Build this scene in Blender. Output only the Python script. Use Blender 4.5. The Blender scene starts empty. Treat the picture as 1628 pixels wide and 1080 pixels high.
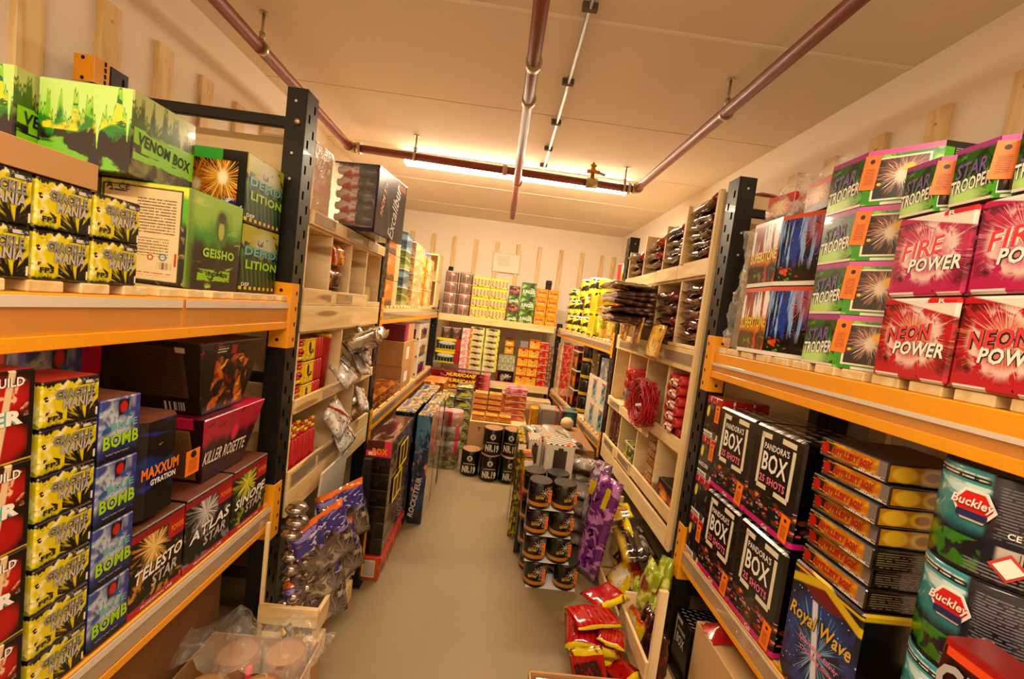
import bpy, bmesh, math, random
from mathutils import Vector, Matrix
R = math.radians
rnd = random.Random(7)
SC = bpy.context.scene
COL = SC.collection
# ------------------------------------------------------------------ camera, world, light, exposure
CAM_H, FOCAL_PX = 1.6, 670.0
YAW, PITCH, ROLL = R(-1.98), R(-3.87), R(-7.1)
def make_camera():
    fwd = Vector((-math.sin(YAW)*math.cos(PITCH), math.cos(YAW)*math.cos(PITCH), math.sin(PITCH)))
    right = Vector((math.cos(YAW), math.sin(YAW), 0)); down = fwd.cross(right)
    r2 = math.cos(ROLL)*right + math.sin(ROLL)*down
    d2 = -math.sin(ROLL)*right + math.cos(ROLL)*down
    cd = bpy.data.cameras.new('camera'); cd.sensor_fit = 'HORIZONTAL'; cd.sensor_width = 36
    cd.lens = FOCAL_PX/1628*36; cd.clip_start = .02; cd.clip_end = 60
    co = bpy.data.objects.new('camera', cd); COL.objects.link(co)
    m = Matrix((( r2.x, -d2.x, -fwd.x, 0), (r2.y, -d2.y, -fwd.y, 0), (r2.z, -d2.z, -fwd.z, CAM_H), (0, 0, 0, 1)))
    co.matrix_world = m; SC.camera = co
make_camera()
w = bpy.data.worlds.new('world'); SC.world = w; w.use_nodes = True
w.node_tree.nodes['Background'].inputs[0].default_value = (1, .66, .38, 1)
w.node_tree.nodes['Background'].inputs[1].default_value = .03
LAMP_COLOUR = (1, .80, .56)
LAMP_POWER_FAR, LAMP_POWER_NEAR = 40.0, 56.0
def area(name, loc, sx, sy, power, rot=(0, 0, 0)):
    l = bpy.data.lights.new(name, 'AREA'); l.shape = 'RECTANGLE'; l.size = sx; l.size_y = sy
    l.energy = power; l.color = LAMP_COLOUR
    o = bpy.data.objects.new(name, l); o.location = loc; o.rotation_euler = rot; COL.objects.link(o)
area('far_tube_light', (0, 4.1, 2.825), 2.1, .1, LAMP_POWER_FAR)
area('near_tube_light', (0, -.15, 2.86), 2.1, .12, LAMP_POWER_NEAR)
vs = SC.view_settings
vs.view_transform = 'Standard'; vs.look = 'None'; vs.gamma = 1; vs.use_curve_mapping = False
vs.exposure = 0.75
# ------------------------------------------------------------------ materials
def lin(c):
    if isinstance(c, str):
        c = tuple(int(c[i:i+2], 16)/255 for i in (0, 2, 4))
    return tuple((x/12.92 if x <= .04045 else ((x+.055)/1.055)**2.4) for x in c) + (1,)
MATS = {}
def _mat(name):
    m = bpy.data.materials.new(name); m.use_nodes = True
    return m, m.node_tree, m.node_tree.nodes['Principled BSDF']
def plain(name, c, rough=.5, metal=0, bump=0, bscale=60, coat=0, var=0, vscale=6, trans=0, alpha=1, emit=0, stretch=None):
    if name in MATS: return MATS[name]
    m, nt, b = _mat(name)
    b.inputs['Base Color'].default_value = lin(c); b.inputs['Roughness'].default_value = rough
    b.inputs['Metallic'].default_value = metal; b.inputs['Coat Weight'].default_value = coat
    b.inputs['Transmission Weight'].default_value = trans; b.inputs['Alpha'].default_value = alpha
    if emit:
        b.inputs['Emission Color'].default_value = lin(c); b.inputs['Emission Strength'].default_value = emit
    if var or bump:
        tc = nt.nodes.new('ShaderNodeTexCoord'); mp = nt.nodes.new('ShaderNodeMapping')
        nt.links.new(tc.outputs['Object'], mp.inputs[0])
        if stretch: mp.inputs['Scale'].default_value = stretch
    if var:
        n = nt.nodes.new('ShaderNodeTexNoise'); n.inputs['Scale'].default_value = vscale; n.inputs['Detail'].default_value = 5
        nt.links.new(mp.outputs[0], n.inputs['Vector'])
        x = nt.nodes.new('ShaderNodeMix'); x.data_type = 'RGBA'
        base = lin(c); x.inputs['A'].default_value = tuple(v*(1-var) for v in base[:3])+(1,)
        x.inputs['B'].default_value = tuple(min(1, v*(1+var)) for v in base[:3])+(1,)
        nt.links.new(n.outputs['Fac'], x.inputs['Factor']); nt.links.new(x.outputs['Result'], b.inputs['Base Color'])
    if bump:
        n = nt.nodes.new('ShaderNodeTexNoise'); n.inputs['Scale'].default_value = bscale; n.inputs['Detail'].default_value = 4
        nt.links.new(mp.outputs[0], n.inputs['Vector'])
        bp = nt.nodes.new('ShaderNodeBump'); bp.inputs['Strength'].default_value = bump; bp.inputs['Distance'].default_value = .004
        nt.links.new(n.outputs['Fac'], bp.inputs['Height']); nt.links.new(bp.outputs[0], b.inputs['Normal'])
    MATS[name] = m
    return m
def wood(name, c1, c2, axis=1, rough=.6, scale=7):
    """sawn softwood: grain runs along the local axis, with a few knots"""
    if name in MATS: return MATS[name]
    m, nt, b = _mat(name); N, L = nt.nodes.new, nt.links.new
    tc = N('ShaderNodeTexCoord'); mp = N('ShaderNodeMapping'); L(tc.outputs['Object'], mp.inputs[0])
    oi = N('ShaderNodeObjectInfo'); vm = N('ShaderNodeVectorMath'); vm.operation = 'SCALE'
    vm.inputs[0].default_value = (13, 7, 5); L(oi.outputs['Random'], vm.inputs['Scale']); L(vm.outputs[0], mp.inputs['Location'])
    s = [scale*3]*3; s[axis] = scale*.35; mp.inputs['Scale'].default_value = s
    n = N('ShaderNodeTexNoise'); n.inputs['Scale'].default_value = 1; n.inputs['Detail'].default_value = 6; n.inputs['Distortion'].default_value = .9
    L(mp.outputs[0], n.inputs['Vector'])
    cr = N('ShaderNodeValToRGB'); cr.color_ramp.elements[0].position = .32; cr.color_ramp.elements[1].position = .68
    cr.color_ramp.elements[0].color = lin(c2); cr.color_ramp.elements[1].color = lin(c1); L(n.outputs['Fac'], cr.inputs[0])
    vo = N('ShaderNodeTexVoronoi'); vo.inputs['Scale'].default_value = .42; L(mp.outputs[0], vo.inputs['Vector'])
    mr = N('ShaderNodeMapRange'); mr.inputs['From Min'].default_value = .10; mr.inputs['From Max'].default_value = .16
    mr.inputs['To Min'].default_value = .75; mr.inputs['To Max'].default_value = 0; L(vo.outputs['Distance'], mr.inputs['Value'])
    x = N('ShaderNodeMix'); x.data_type = 'RGBA'; L(mr.outputs[0], x.inputs['Factor']); L(cr.outputs[0], x.inputs['A'])
    x.inputs['B'].default_value = lin('8a5a2c'); L(x.outputs['Result'], b.inputs['Base Color'])
    bp = N('ShaderNodeBump'); bp.inputs['Strength'].default_value = .15; bp.inputs['Distance'].default_value = .002
    L(n.outputs['Fac'], bp.inputs['Height']); L(bp.outputs[0], b.inputs['Normal']); b.inputs['Roughness'].default_value = rough
    MATS[name] = m
    return m
def film(name, tint='ffffff', alpha=.16, rough=.08):
    """thin clear plastic: mostly transparent with a glossy wrinkled skin"""
    if name in MATS: return MATS[name]
    m, nt, b = _mat(name); N, L = nt.nodes.new, nt.links.new
    b.inputs['Base Color'].default_value = lin(tint); b.inputs['Roughness'].default_value = rough; b.inputs['Alpha'].default_value = alpha
    b.inputs['Coat Weight'].default_value = 1; b.inputs['Coat Roughness'].default_value = .05
    tc = N('ShaderNodeTexCoord'); n = N('ShaderNodeTexNoise'); n.inputs['Scale'].default_value = 22; n.inputs['Detail'].default_value = 3
    n.inputs['Distortion'].default_value = 1.2
    L(tc.outputs['Object'], n.inputs['Vector'])
    bp = N('ShaderNodeBump'); bp.inputs['Strength'].default_value = .9; bp.inputs['Distance'].default_value = .012
    L(n.outputs['Fac'], bp.inputs['Height']); L(bp.outputs[0], b.inputs['Normal']); L(bp.outputs[0], b.inputs['Coat Normal'])
    # crumpled ridges catch more light than the flat film
    mr = N('ShaderNodeMapRange'); mr.inputs['From Min'].default_value = .55; mr.inputs['From Max'].default_value = .75
    mr.inputs['To Min'].default_value = alpha; mr.inputs['To Max'].default_value = min(1, alpha*2.6); L(n.outputs['Fac'], mr.inputs['Value'])
    L(mr.outputs[0], b.inputs['Alpha'])
    MATS[name] = m
    return m
def art(name, base, layers=(), rough=.38, coat=0.0):
    """printed artwork: flat colours and shapes laid over each other in the face's own UV square"""
    if name in MATS: return MATS[name]
    m, nt, b = _mat(name); N, L = nt.nodes.new, nt.links.new
    ink = lambda c: tuple(x**1.22 for x in lin(c)[:3])+(1,)     # printing ink is a little deeper than the swatch
    b.inputs['Roughness'].default_value = rough; b.inputs['Coat Weight'].default_value = coat*.7
    uv = N('ShaderNodeTexCoord').outputs['UV']; sp = N('ShaderNodeSeparateXYZ'); L(uv, sp.inputs[0]); U, V = sp.outputs[0], sp.outputs[1]
    def mt(op, a, c=None, d=None):
        n = N('ShaderNodeMath'); n.operation = op
        for i, x in enumerate((a, c, d)):
            if x is None: continue
            if isinstance(x, (int, float)): n.inputs[i].default_value = x
            else: L(x, n.inputs[i])
        return n.outputs[0]
    def step(x, lo, hi):
        n = N('ShaderNodeMapRange'); n.interpolation_type = 'SMOOTHSTEP' if hi > lo else 'LINEAR'
        n.inputs['From Min'].default_value = lo; n.inputs['From Max'].default_value = hi; L(x, n.inputs['Value'])
        return n.outputs[0]
    def vec(x, y, z=0.0):
        n = N('ShaderNodeCombineXYZ')
        for i, q in enumerate((x, y, z)):
            if isinstance(q, (int, float)): n.inputs[i].default_value = q
            else: L(q, n.inputs[i])
        return n.outputs[0]
    def noise(v, scale, detail=4, dist=0.0):
        n = N('ShaderNodeTexNoise'); n.inputs['Scale'].default_value = scale; n.inputs['Detail'].default_value = detail
        n.inputs['Distortion'].default_value = dist; L(v, n.inputs['Vector'])
        return n.outputs['Fac']
    def seeded(s, sx=1.0, sy=1.0):
        return vec(mt('MULTIPLY', U, sx), mt('MULTIPLY', V, sy), s*3.7)
    def inside(r, soft=.006):
        u0, v0, u1, v1 = r
        return mt('MULTIPLY', mt('MULTIPLY', step(U, u0-soft, u0+soft), mt('SUBTRACT', 1, step(U, u1-soft, u1+soft))),
                  mt('MULTIPLY', step(V, v0-soft, v0+soft), mt('SUBTRACT', 1, step(V, v1-soft, v1+soft))))
    def mask(k, p):
        if k == 'noise':      # scale, lo, hi, seed[, sx, sy]
            return step(noise(seeded(p[3], *(p[4:6] or (1, 1))), p[0], 4, .6), p[1], p[2])
        if k == 'grad':       # lo, hi, wobble, scale, seed : 1 above
            n = noise(seeded(p[4], 1.6, .6), p[3], 3, .3)
            return step(mt('ADD', V, mt('MULTIPLY', mt('SUBTRACT', n, .5), p[2])), p[0], p[1])
        if k == 'drip':       # level, soft, length, frequency, seed : runs hanging down, 1 above
            n = noise(vec(mt('MULTIPLY', U, float(p[3])), mt('MULTIPLY', V, .35), p[4]*3.7), 1.0, 2)
            return step(mt('ADD', V, mt('MULTIPLY', mt('SUBTRACT', n, .5), p[2])), p[0]-p[1], p[0]+p[1])
        if k == 'side':       # lo, hi along u
            return step(U, p[0], p[1])
        if k == 'rect': return inside(p)
        if k == 'disc':       # cx, cy, rx, ry, soft
            a = mt('POWER', mt('DIVIDE', mt('SUBTRACT', U, p[0]), p[2]), 2); c = mt('POWER', mt('DIVIDE', mt('SUBTRACT', V, p[1]), p[3]), 2)
            return mt('SUBTRACT', 1, step(mt('SQRT', mt('ADD', a, c)), 1-p[4], 1+p[4]))
        if k == 'burst':      # cx, cy, radius, rays, seed[, thresh]
            x = mt('SUBTRACT', U, p[0]); y = mt('SUBTRACT', V, p[1]); r = mt('SQRT', mt('ADD', mt('MULTIPLY', x, x), mt('MULTIPLY', y, y)))
            ang = mt('ARCTAN2', y, x)
            n = noise(vec(mt('MULTIPLY', mt('COSINE', ang), p[3]*.5), mt('MULTIPLY', mt('SINE', ang), p[3]*.5), mt('ADD', mt('MULTIPLY', r, 2.2), p[4]*5.1)), 1.0, 3)
            th = p[5] if len(p) > 5 else .52
            ray_ = step(mt('SUBTRACT', n, mt('MULTIPLY', r, .22/p[2])), th-.16, th-.04)
            fall = mt('SUBTRACT', 1, step(r, p[2]*.75, p[2]))
            return mt('MULTIPLY', ray_, fall)
        if k == 'lines':      # u0,v0,u1,v1, rows, seed : small print
            row = mt('MULTIPLY', V, float(p[4])); fr = mt('FRACT', row)
            n = noise(vec(mt('MULTIPLY', U, p[4]*1.6), mt('FLOOR', row), p[5]), 1.4, 2)
            bar = mt('MULTIPLY', step(fr, .25, .4), mt('SUBTRACT', 1, step(fr, .7, .85)))
            return mt('MULTIPLY', mt('MULTIPLY', bar, step(n, .36, .46)), inside(p[:4]))
        if k == 'bars':       # u0,v0,u1,v1, n : barcode
            n = noise(vec(mt('MULTIPLY', U, float(p[4])), 0.0, 2.0), 1.0, 4)
            return mt('MULTIPLY', step(n, .5, .53), inside(p[:4]))
        if k == 'check':      # n, m
            a = mt('LESS_THAN', mt('FRACT', mt('MULTIPLY', U, p[0])), .5); c = mt('LESS_THAN', mt('FRACT', mt('MULTIPLY', V, p[1])), .5)
            return mt('ABSOLUTE', mt('SUBTRACT', a, c))
        if k == 'ring':       # cx, cy, r, w, ax
            x = mt('MULTIPLY', mt('SUBTRACT', U, p[0]), p[4]); y = mt('SUBTRACT', V, p[1]); r = mt('SQRT', mt('ADD', mt('MULTIPLY', x, x), mt('MULTIPLY', y, y)))
            return mt('LESS_THAN', mt('ABSOLUTE', mt('SUBTRACT', r, p[2])), p[3])
        if k == 'diag':       # a*u + b*v between lo, hi
            d = mt('ADD', mt('MULTIPLY', U, p[0]), mt('MULTIPLY', V, p[1]))
            return mt('MULTIPLY', step(d, p[2]-.01, p[2]+.01), mt('SUBTRACT', 1, step(d, p[3]-.01, p[3]+.01)))
        if k == 'stripes':    # nu, nv, duty
            d = mt('FRACT', mt('ADD', mt('MULTIPLY', U, p[0]), mt('MULTIPLY', V, p[1])))
            return mt('LESS_THAN', d, p[2])
        if k == 'dots':       # n, m, radius, seed
            vo = N('ShaderNodeTexVoronoi'); vo.inputs['Scale'].default_value = 1.0; L(vec(mt('MULTIPLY', U, p[0]), mt('MULTIPLY', V, p[1]), p[3]), vo.inputs['Vector'])
            return mt('LESS_THAN', vo.outputs['Distance'], p[2])
        if k == 'grid':       # n, m, radius : discs on a regular grid
            x = mt('SUBTRACT', mt('FRACT', mt('MULTIPLY', U, p[0])), .5); y = mt('SUBTRACT', mt('FRACT', mt('MULTIPLY', V, p[1])), .5)
            return mt('LESS_THAN', mt('SQRT', mt('ADD', mt('MULTIPLY', x, x), mt('MULTIPLY', y, y))), p[2])
    def mix(f, a, c):
        x = N('ShaderNodeMix'); x.data_type = 'RGBA'; L(f, x.inputs['Factor'])
        for s, q in (('A', a), ('B', c)):
            if isinstance(q, tuple): x.inputs[s].default_value = q
            else: L(q, x.inputs[s])
        return x.outputs['Result']
    col = ink(base)
    for ly in layers:
        k, c, p = ly[0], ly[1], ly[2:]
        clip = None
        if k == 'in':        # ('in', rect, kind, colour, params...)
            clip = inside(c); k, c, p = p[0], p[1], p[2:]
        f = mask(k, p)
        if clip is not None: f = mt('MULTIPLY', f, clip)
        col = mix(f, col, ink(c))
    if isinstance(col, tuple): b.inputs['Base Color'].default_value = col
    else: L(col, b.inputs['Base Color'])
    MATS[name] = m
    return m
# ------------------------------------------------------------------ objects
def tag(o, label=None, cat=None, group=None, kind=None):
    if label: o['label'] = label
    if cat: o['category'] = cat
    if group: o['group'] = group
    if kind: o['kind'] = kind
    return o
def link(name, me, parent=None, loc=(0, 0, 0), rot=(0, 0, 0), scale=None):
    o = bpy.data.objects.new(name, me); COL.objects.link(o); o.location = loc; o.rotation_euler = rot
    if scale is not None: o.scale = scale
    if parent is not None: o.parent = parent
    return o
def thing(name, label, cat, loc=(0, 0, 0), rz=0, group=None, rot=None):
    o = link(name, None, None, loc, rot or (0, 0, rz)); o.empty_display_size = .05
    return tag(o, label, cat, group)
def finish(bm, name, mats=(), smooth=False):
    me = bpy.data.meshes.new(name); bm.to_mesh(me); bm.free()
    for m in (mats if isinstance(mats, (list, tuple)) else [mats]): me.materials.append(m)
    if smooth:
        for p in me.polygons: p.use_smooth = True
    return me
FACES = {'R': 0, 'L': 1, 'F': 2, 'B': 3, 'T': 4, 'D': 5}
CACHE = {}
def add_box(bm, x0, y0, z0, x1, y1, z1):
    v = [bm.verts.new(p) for p in ((x0, y0, z0), (x1, y0, z0), (x1, y1, z0), (x0, y1, z0), (x0, y0, z1), (x1, y0, z1), (x1, y1, z1), (x0, y1, z1))]
    return [bm.faces.new([v[i] for i in f]) for f in ((0, 3, 2, 1), (4, 5, 6, 7), (0, 1, 5, 4), (1, 2, 6, 5), (2, 3, 7, 6), (3, 0, 4, 7))]
def box_mesh(sx, sy, sz, mats, bevel=.003, taper=(1, 1), key=None):
    """box with its base centre at the origin; faces R L F B T D take materials 0..5 and a UV square each"""
    k = ('box', round(sx, 4), round(sy, 4), round(sz, 4), tuple(m.name for m in mats), bevel, taper)
    if k in CACHE: return CACHE[k]
    bm = bmesh.new(); add_box(bm, -sx/2, -sy/2, 0, sx/2, sy/2, sz)
    for v in bm.verts:
        if v.co.z > sz/2: v.co.x *= taper[0]; v.co.y *= taper[1]
    if bevel: bmesh.ops.bevel(bm, geom=bm.edges[:], offset=bevel, segments=1, affect='EDGES', profile=.6)
    uvl = bm.loops.layers.uv.new('UVMap'); bm.normal_update()
    for f in bm.faces:
        n = f.normal; a = [abs(n.x), abs(n.y), abs(n.z)]; i = a.index(max(a))
        idx = (0 if n.x > 0 else 1) if i == 0 else ((3 if n.y > 0 else 2) if i == 1 else (4 if n.z > 0 else 5))
        f.material_index = idx if len(mats) == 6 else 0
        for l in f.loops:
            x, y, z = l.vert.co
            u = {0: y/sy+.5, 1: .5-y/sy, 2: x/sx+.5, 3: .5-x/sx, 4: x/sx+.5, 5: x/sx+.5}[idx]
            vv = z/sz if idx < 4 else y/sy+.5
            l[uvl].uv = (u, vv)
    me = finish(bm, 'box', mats); CACHE[k] = me
    return me
def prism_mesh(pts, h, mats, key, bevel=0, smooth=False):
    """upright prism over a closed outline; slot 0 the sides (u runs round the outline), slot 1 the top"""
    k = ('prism', key)
    if k in CACHE: return CACHE[k]
    bm = bmesh.new(); uvl = bm.loops.layers.uv.new('UVMap'); n = len(pts)
    lo = [bm.verts.new((x, y, 0)) for x, y in pts]; hi = [bm.verts.new((x, y, h)) for x, y in pts]
    per = [0]
    for i in range(n): per.append(per[-1]+math.dist(pts[i], pts[(i+1) % n]))
    for i in range(n):
        j = (i+1) % n; f = bm.faces.new((lo[i], lo[j], hi[j], hi[i])); f.smooth = smooth
        for l, (u, v) in zip(f.loops, ((per[i], 0), (per[i+1], 0), (per[i+1], h), (per[i], h))): l[uvl].uv = (u/per[-1], v/h)
    xs = [p[0] for p in pts]; ys = [p[1] for p in pts]
    for ring, flip in ((hi, 0), (lo, 1)):
        f = bm.faces.new(ring if not flip else ring[::-1]); f.material_index = 1 if len(mats) > 1 else 0
        for l in f.loops: l[uvl].uv = ((l.vert.co.x-min(xs))/(max(xs)-min(xs)), (l.vert.co.y-min(ys))/(max(ys)-min(ys)))
    me = finish(bm, 'prism', mats); CACHE[k] = me
    return me
def round_outline(r, n=20, start=-90, sx=1, sy=1):
    return [(sx*r*math.cos(R(start+360*i/n)), sy*r*math.sin(R(start+360*i/n))) for i in range(n)]
def hexa(w, d, cut=.28):
    a, b, c = w/2, d/2, d*cut
    return [(-a+c, -b), (a-c, -b), (a, -b+c), (a, b-c), (a-c, b), (-a+c, b), (-a, b-c), (-a, -b+c)]
def lathe_mesh(prof, mats, key, n=20, idx=None):
    k = ('lathe', key)
    if k in CACHE: return CACHE[k]
    bm = bmesh.new(); uvl = bm.loops.layers.uv.new('UVMap'); rings = []
    zs = [p[1] for p in prof]; z0, z1 = min(zs), max(zs)
    for r, z in prof: rings.append([bm.verts.new((r*math.cos(R(-90+360*i/n)), r*math.sin(R(-90+360*i/n)), z)) for i in range(n)])
    for s in range(len(rings)-1):
        for i in range(n):
            j = (i+1) % n; f = bm.faces.new((rings[s][i], rings[s][j], rings[s+1][j], rings[s+1][i])); f.smooth = True
            f.material_index = idx[s] if idx else 0
            for l, (u, z) in zip(f.loops, ((i/n, prof[s][1]), ((i+1)/n, prof[s][1]), ((i+1)/n, prof[s+1][1]), (i/n, prof[s+1][1]))): l[uvl].uv = (u, (z-z0)/max(1e-6, z1-z0))
    if prof[-1][0] > 1e-4: bm.faces.new(rings[-1]).material_index = idx[-1] if idx else 0
    if prof[0][0] > 1e-4: bm.faces.new(rings[0][::-1]).material_index = idx[0] if idx else 0
    me = finish(bm, 'lathe', mats); CACHE[k] = me
    return me
def tube_mesh(a, b, r, mat, n=12, cap=True):
    a, b = Vector(a), Vector(b); d = (b-a).normalized(); up = Vector((0, 0, 1)) if abs(d.z) < .9 else Vector((1, 0, 0))
    x = d.cross(up).normalized(); y = d.cross(x); bm = bmesh.new(); rg = []
    for p in (a, b): rg.append([bm.verts.new(p+r*(x*math.cos(2*math.pi*i/n)+y*math.sin(2*math.pi*i/n))) for i in range(n)])
    for i in range(n): bm.faces.new((rg[0][i], rg[0][(i+1) % n], rg[1][(i+1) % n], rg[1][i])).smooth = True
    if cap: bm.faces.new(rg[0][::-1]); bm.faces.new(rg[1])
    bmesh.ops.recalc_face_normals(bm, faces=bm.faces[:])
    return finish(bm, 'tube', mat)
def bar(name, parent, p0, p1, mat, bevel=.002, rot=None):
    """axis-aligned board or bar between two corners (in the parent's frame)"""
    x0, y0, z0 = (min(a, b) for a, b in zip(p0, p1)); x1, y1, z1 = (max(a, b) for a, b in zip(p0, p1))
    me = box_mesh(x1-x0, y1-y0, z1-z0, [mat], bevel=min(bevel, (x1-x0)/4, (y1-y0)/4, (z1-z0)/4))
    return link(name, me, parent, ((x0+x1)/2, (y0+y1)/2, z0), rot or (0, 0, 0))
def text_mesh(s, bold=0.0, shear=0.0):
    k = ('text', s, bold, shear)
    if k in CACHE: return CACHE[k]
    cu = bpy.data.curves.new('lettering', 'FONT'); cu.body = s; cu.align_x = 'CENTER'; cu.align_y = 'CENTER'
    cu.offset = bold; cu.shear = shear; cu.resolution_u = 2; cu.space_character = 1+bold*2; cu.space_line = .8
    o = bpy.data.objects.new('lettering', cu); COL.objects.link(o); dg = bpy.context.evaluated_depsgraph_get()
    me = bpy.data.meshes.new_from_object(o.evaluated_get(dg)); bpy.data.objects.remove(o)
    xs = [v.co.x for v in me.vertices]; ys = [v.co.y for v in me.vertices]; cx, cy = (min(xs)+max(xs))/2, (min(ys)+max(ys))/2
    for v in me.vertices: v.co.x -= cx; v.co.y -= cy
    CACHE[k] = (me, max(xs)-min(xs), max(ys)-min(ys))
    return CACHE[k]
ROT = {'R': (R(90), 0, R(90)), 'L': (R(90), 0, R(-90)), 'F': (R(90), 0, 0), 'B': (R(90), 0, R(180)), 'T': (0, 0, 0)}
TXT = {}
def letter(parent, face, s, c, w, h, mat, bold=.02, shear=0, tilt=0, name='lettering', lift=.0012):
    """flat printed lettering, w x h metres, centred at c on a face of the parent"""
    base, bw, bh = text_mesh(s, bold, shear)
    k = (s, bold, shear, mat.name)
    if k not in TXT:
        me = base.copy(); me.materials.clear(); me.materials.append(mat); TXT[k] = me
    r = Matrix.Rotation(ROT[face][2], 4, 'Z') @ Matrix.Rotation(ROT[face][0], 4, 'X') @ Matrix.Rotation(tilt, 4, 'Z')
    nrm = {'R': (1, 0, 0), 'L': (-1, 0, 0), 'F': (0, -1, 0), 'B': (0, 1, 0), 'T': (0, 0, 1)}[face]
    p = Vector(c)+Vector(nrm)*lift
    return link(name, TXT[k], parent, p, r.to_euler(), (w/bw, h/bh, 1))
def face_point(face, sx, sy, sz, u, v):
    return {'R': (sx/2, (u-.5)*sy, v*sz), 'L': (-sx/2, (.5-u)*sy, v*sz), 'F': ((u-.5)*sx, -sy/2, v*sz), 'B': ((.5-u)*sx, sy/2, v*sz), 'T': ((u-.5)*sx, (v-.5)*sy, sz)}[face]
def face_w(face, sx, sy, sz):
    return {'R': (sy, sz), 'L': (sy, sz), 'F': (sx, sz), 'B': (sx, sz), 'T': (sx, sy)}[face]
def facet_mesh(pts, h, mats, sides, key, top=None):
    """prism whose sides each carry a UV square; sides[i] is the slot of side i (outline runs anticlockwise)"""
    k = ('facet', key)
    if k in CACHE: return CACHE[k]
    bm = bmesh.new(); uvl = bm.loops.layers.uv.new('UVMap'); n = len(pts); tops = top or pts
    lo = [bm.verts.new((x, y, 0)) for x, y in pts]; hi = [bm.verts.new((x, y, h)) for x, y in tops]
    for i in range(n):
        j = (i+1) % n; f = bm.faces.new((lo[i], lo[j], hi[j], hi[i])); f.material_index = sides[i]
        for l, q in zip(f.loops, ((0, 0), (1, 0), (1, 1), (0, 1))): l[uvl].uv = q
    xs = [p[0] for p in tops]; ys = [p[1] for p in tops]
    for ring in (hi, lo[::-1]):
        f = bm.faces.new(ring); f.material_index = len(mats)-1
        for l in f.loops: l[uvl].uv = ((l.vert.co.x-min(xs))/(max(xs)-min(xs)), (l.vert.co.y-min(ys))/(max(ys)-min(ys)))
    CACHE[k] = finish(bm, 'facet', mats)
    return CACHE[k]
def facet_frame(p0, p1, u, z, lift=.0012):
    d = Vector((p1[0]-p0[0], p1[1]-p0[1], 0)); L_ = d.length; d.normalize(); n = d.cross(Vector((0, 0, 1)))
    c = Vector((p0[0], p0[1], z))+d*(u*L_)+n*lift
    return Matrix(((d.x, 0, n.x, c.x), (d.y, 0, n.y, c.y), (0, 1, 0, c.z), (0, 0, 0, 1)))
def facet_letter(root, p0, p1, s, u, z, w_, h_, mat, bold=.03, shear=0, tilt=0, name='lettering', lift=.0012, outline=None):
    if outline: facet_letter(root, p0, p1, s, u, z, w_, h_, outline, bold+.05, shear, tilt, 'lettering_outline', lift-.0003)
    base, bw, bh = text_mesh(s, bold, shear); k = (s, bold, shear, mat.name)
    if k not in TXT:
        me = base.copy(); me.materials.clear(); me.materials.append(mat); TXT[k] = me
    o = link(name, TXT[k], root); o.matrix_local = facet_frame(p0, p1, u, z, lift) @ Matrix.Rotation(tilt, 4, 'Z') @ Matrix.Diagonal((w_/bw, h_/bh, 1, 1))
    return o
def facet_sticker(root, p0, p1, u, z, w_, h_, mat, tilt=0, name='price_tag', lift=.0018):
    o = sticker(root, 'T', (0, 0, 0), w_, h_, mat, name); o.matrix_local = facet_frame(p0, p1, u, z, lift) @ Matrix.Rotation(tilt, 4, 'Z')
    return o
def put_text(root, size, texts, taper=(1, 1)):
    for t in texts:
        face, s, u, v, fw, fh, mat = t[:7]; opt = t[7] if len(t) > 7 else {}
        W, H = face_w(face, *size); o = dict(opt); out = o.pop('outline', None); shadow = o.pop('shadow', None)
        c = face_point(face, *size, u, v)
        if taper != (1, 1) and face in 'RL':
            kx = 1+(taper[0]-1)*v; g = (taper[0]-1)*size[0]/2/size[2]; sg = 1 if face == 'R' else -1
            q0 = (c[0]*kx, -sg*.5); q1 = (c[0]*kx, sg*.5); lo_ = o.pop('lift', .0012)
            e = facet_letter(root, q0, q1, s, .5, c[2], fw*W, fh*H, mat, o.get('bold', .02), o.get('shear', 0), o.get('tilt', 0), lift=.003)
            e.location.y = c[1]*(1+(taper[1]-1)*v); e.rotation_euler.rotate_axis('X', math.atan(g))
            continue
        if out: letter(root, face, s, c, fw*W, fh*H, out, **{**o, 'bold': o.get('bold', .02)+.055, 'name': 'lettering_outline', 'lift': .0009})
        letter(root, face, s, c, fw*W, fh*H, mat, **o)
def box(name, label, cat, lo, hi, mats, texts=(), group=None, taper=(1, 1), bevel=.003, rz=0, stickers=(), body='box_body', tilt=None):
    """a packed box between two world corners: body, lettering, stickers"""
    sx, sy, sz = hi[0]-lo[0], hi[1]-lo[1], hi[2]-lo[2]; c = ((lo[0]+hi[0])/2, (lo[1]+hi[1])/2, lo[2])
    if not isinstance(mats, (list, tuple)): mats = [mats]*6
    if len(mats) == 4: mats = [mats[0], mats[0], mats[1], mats[1], mats[2], mats[3]]   # aisle sides, ends, top, bottom
    root = thing(name, label, cat, c, rz, group, tilt)
    link(body, box_mesh(sx, sy, sz, list(mats), bevel, taper), root)
    put_text(root, (sx, sy, sz), texts, taper)
    for s in stickers:
        face, u, v, w_, h_, mat = s[:6]
        sticker(root, face, face_point(face, sx, sy, sz, u, v), w_, h_, mat, *(s[6:]))
    return root
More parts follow.
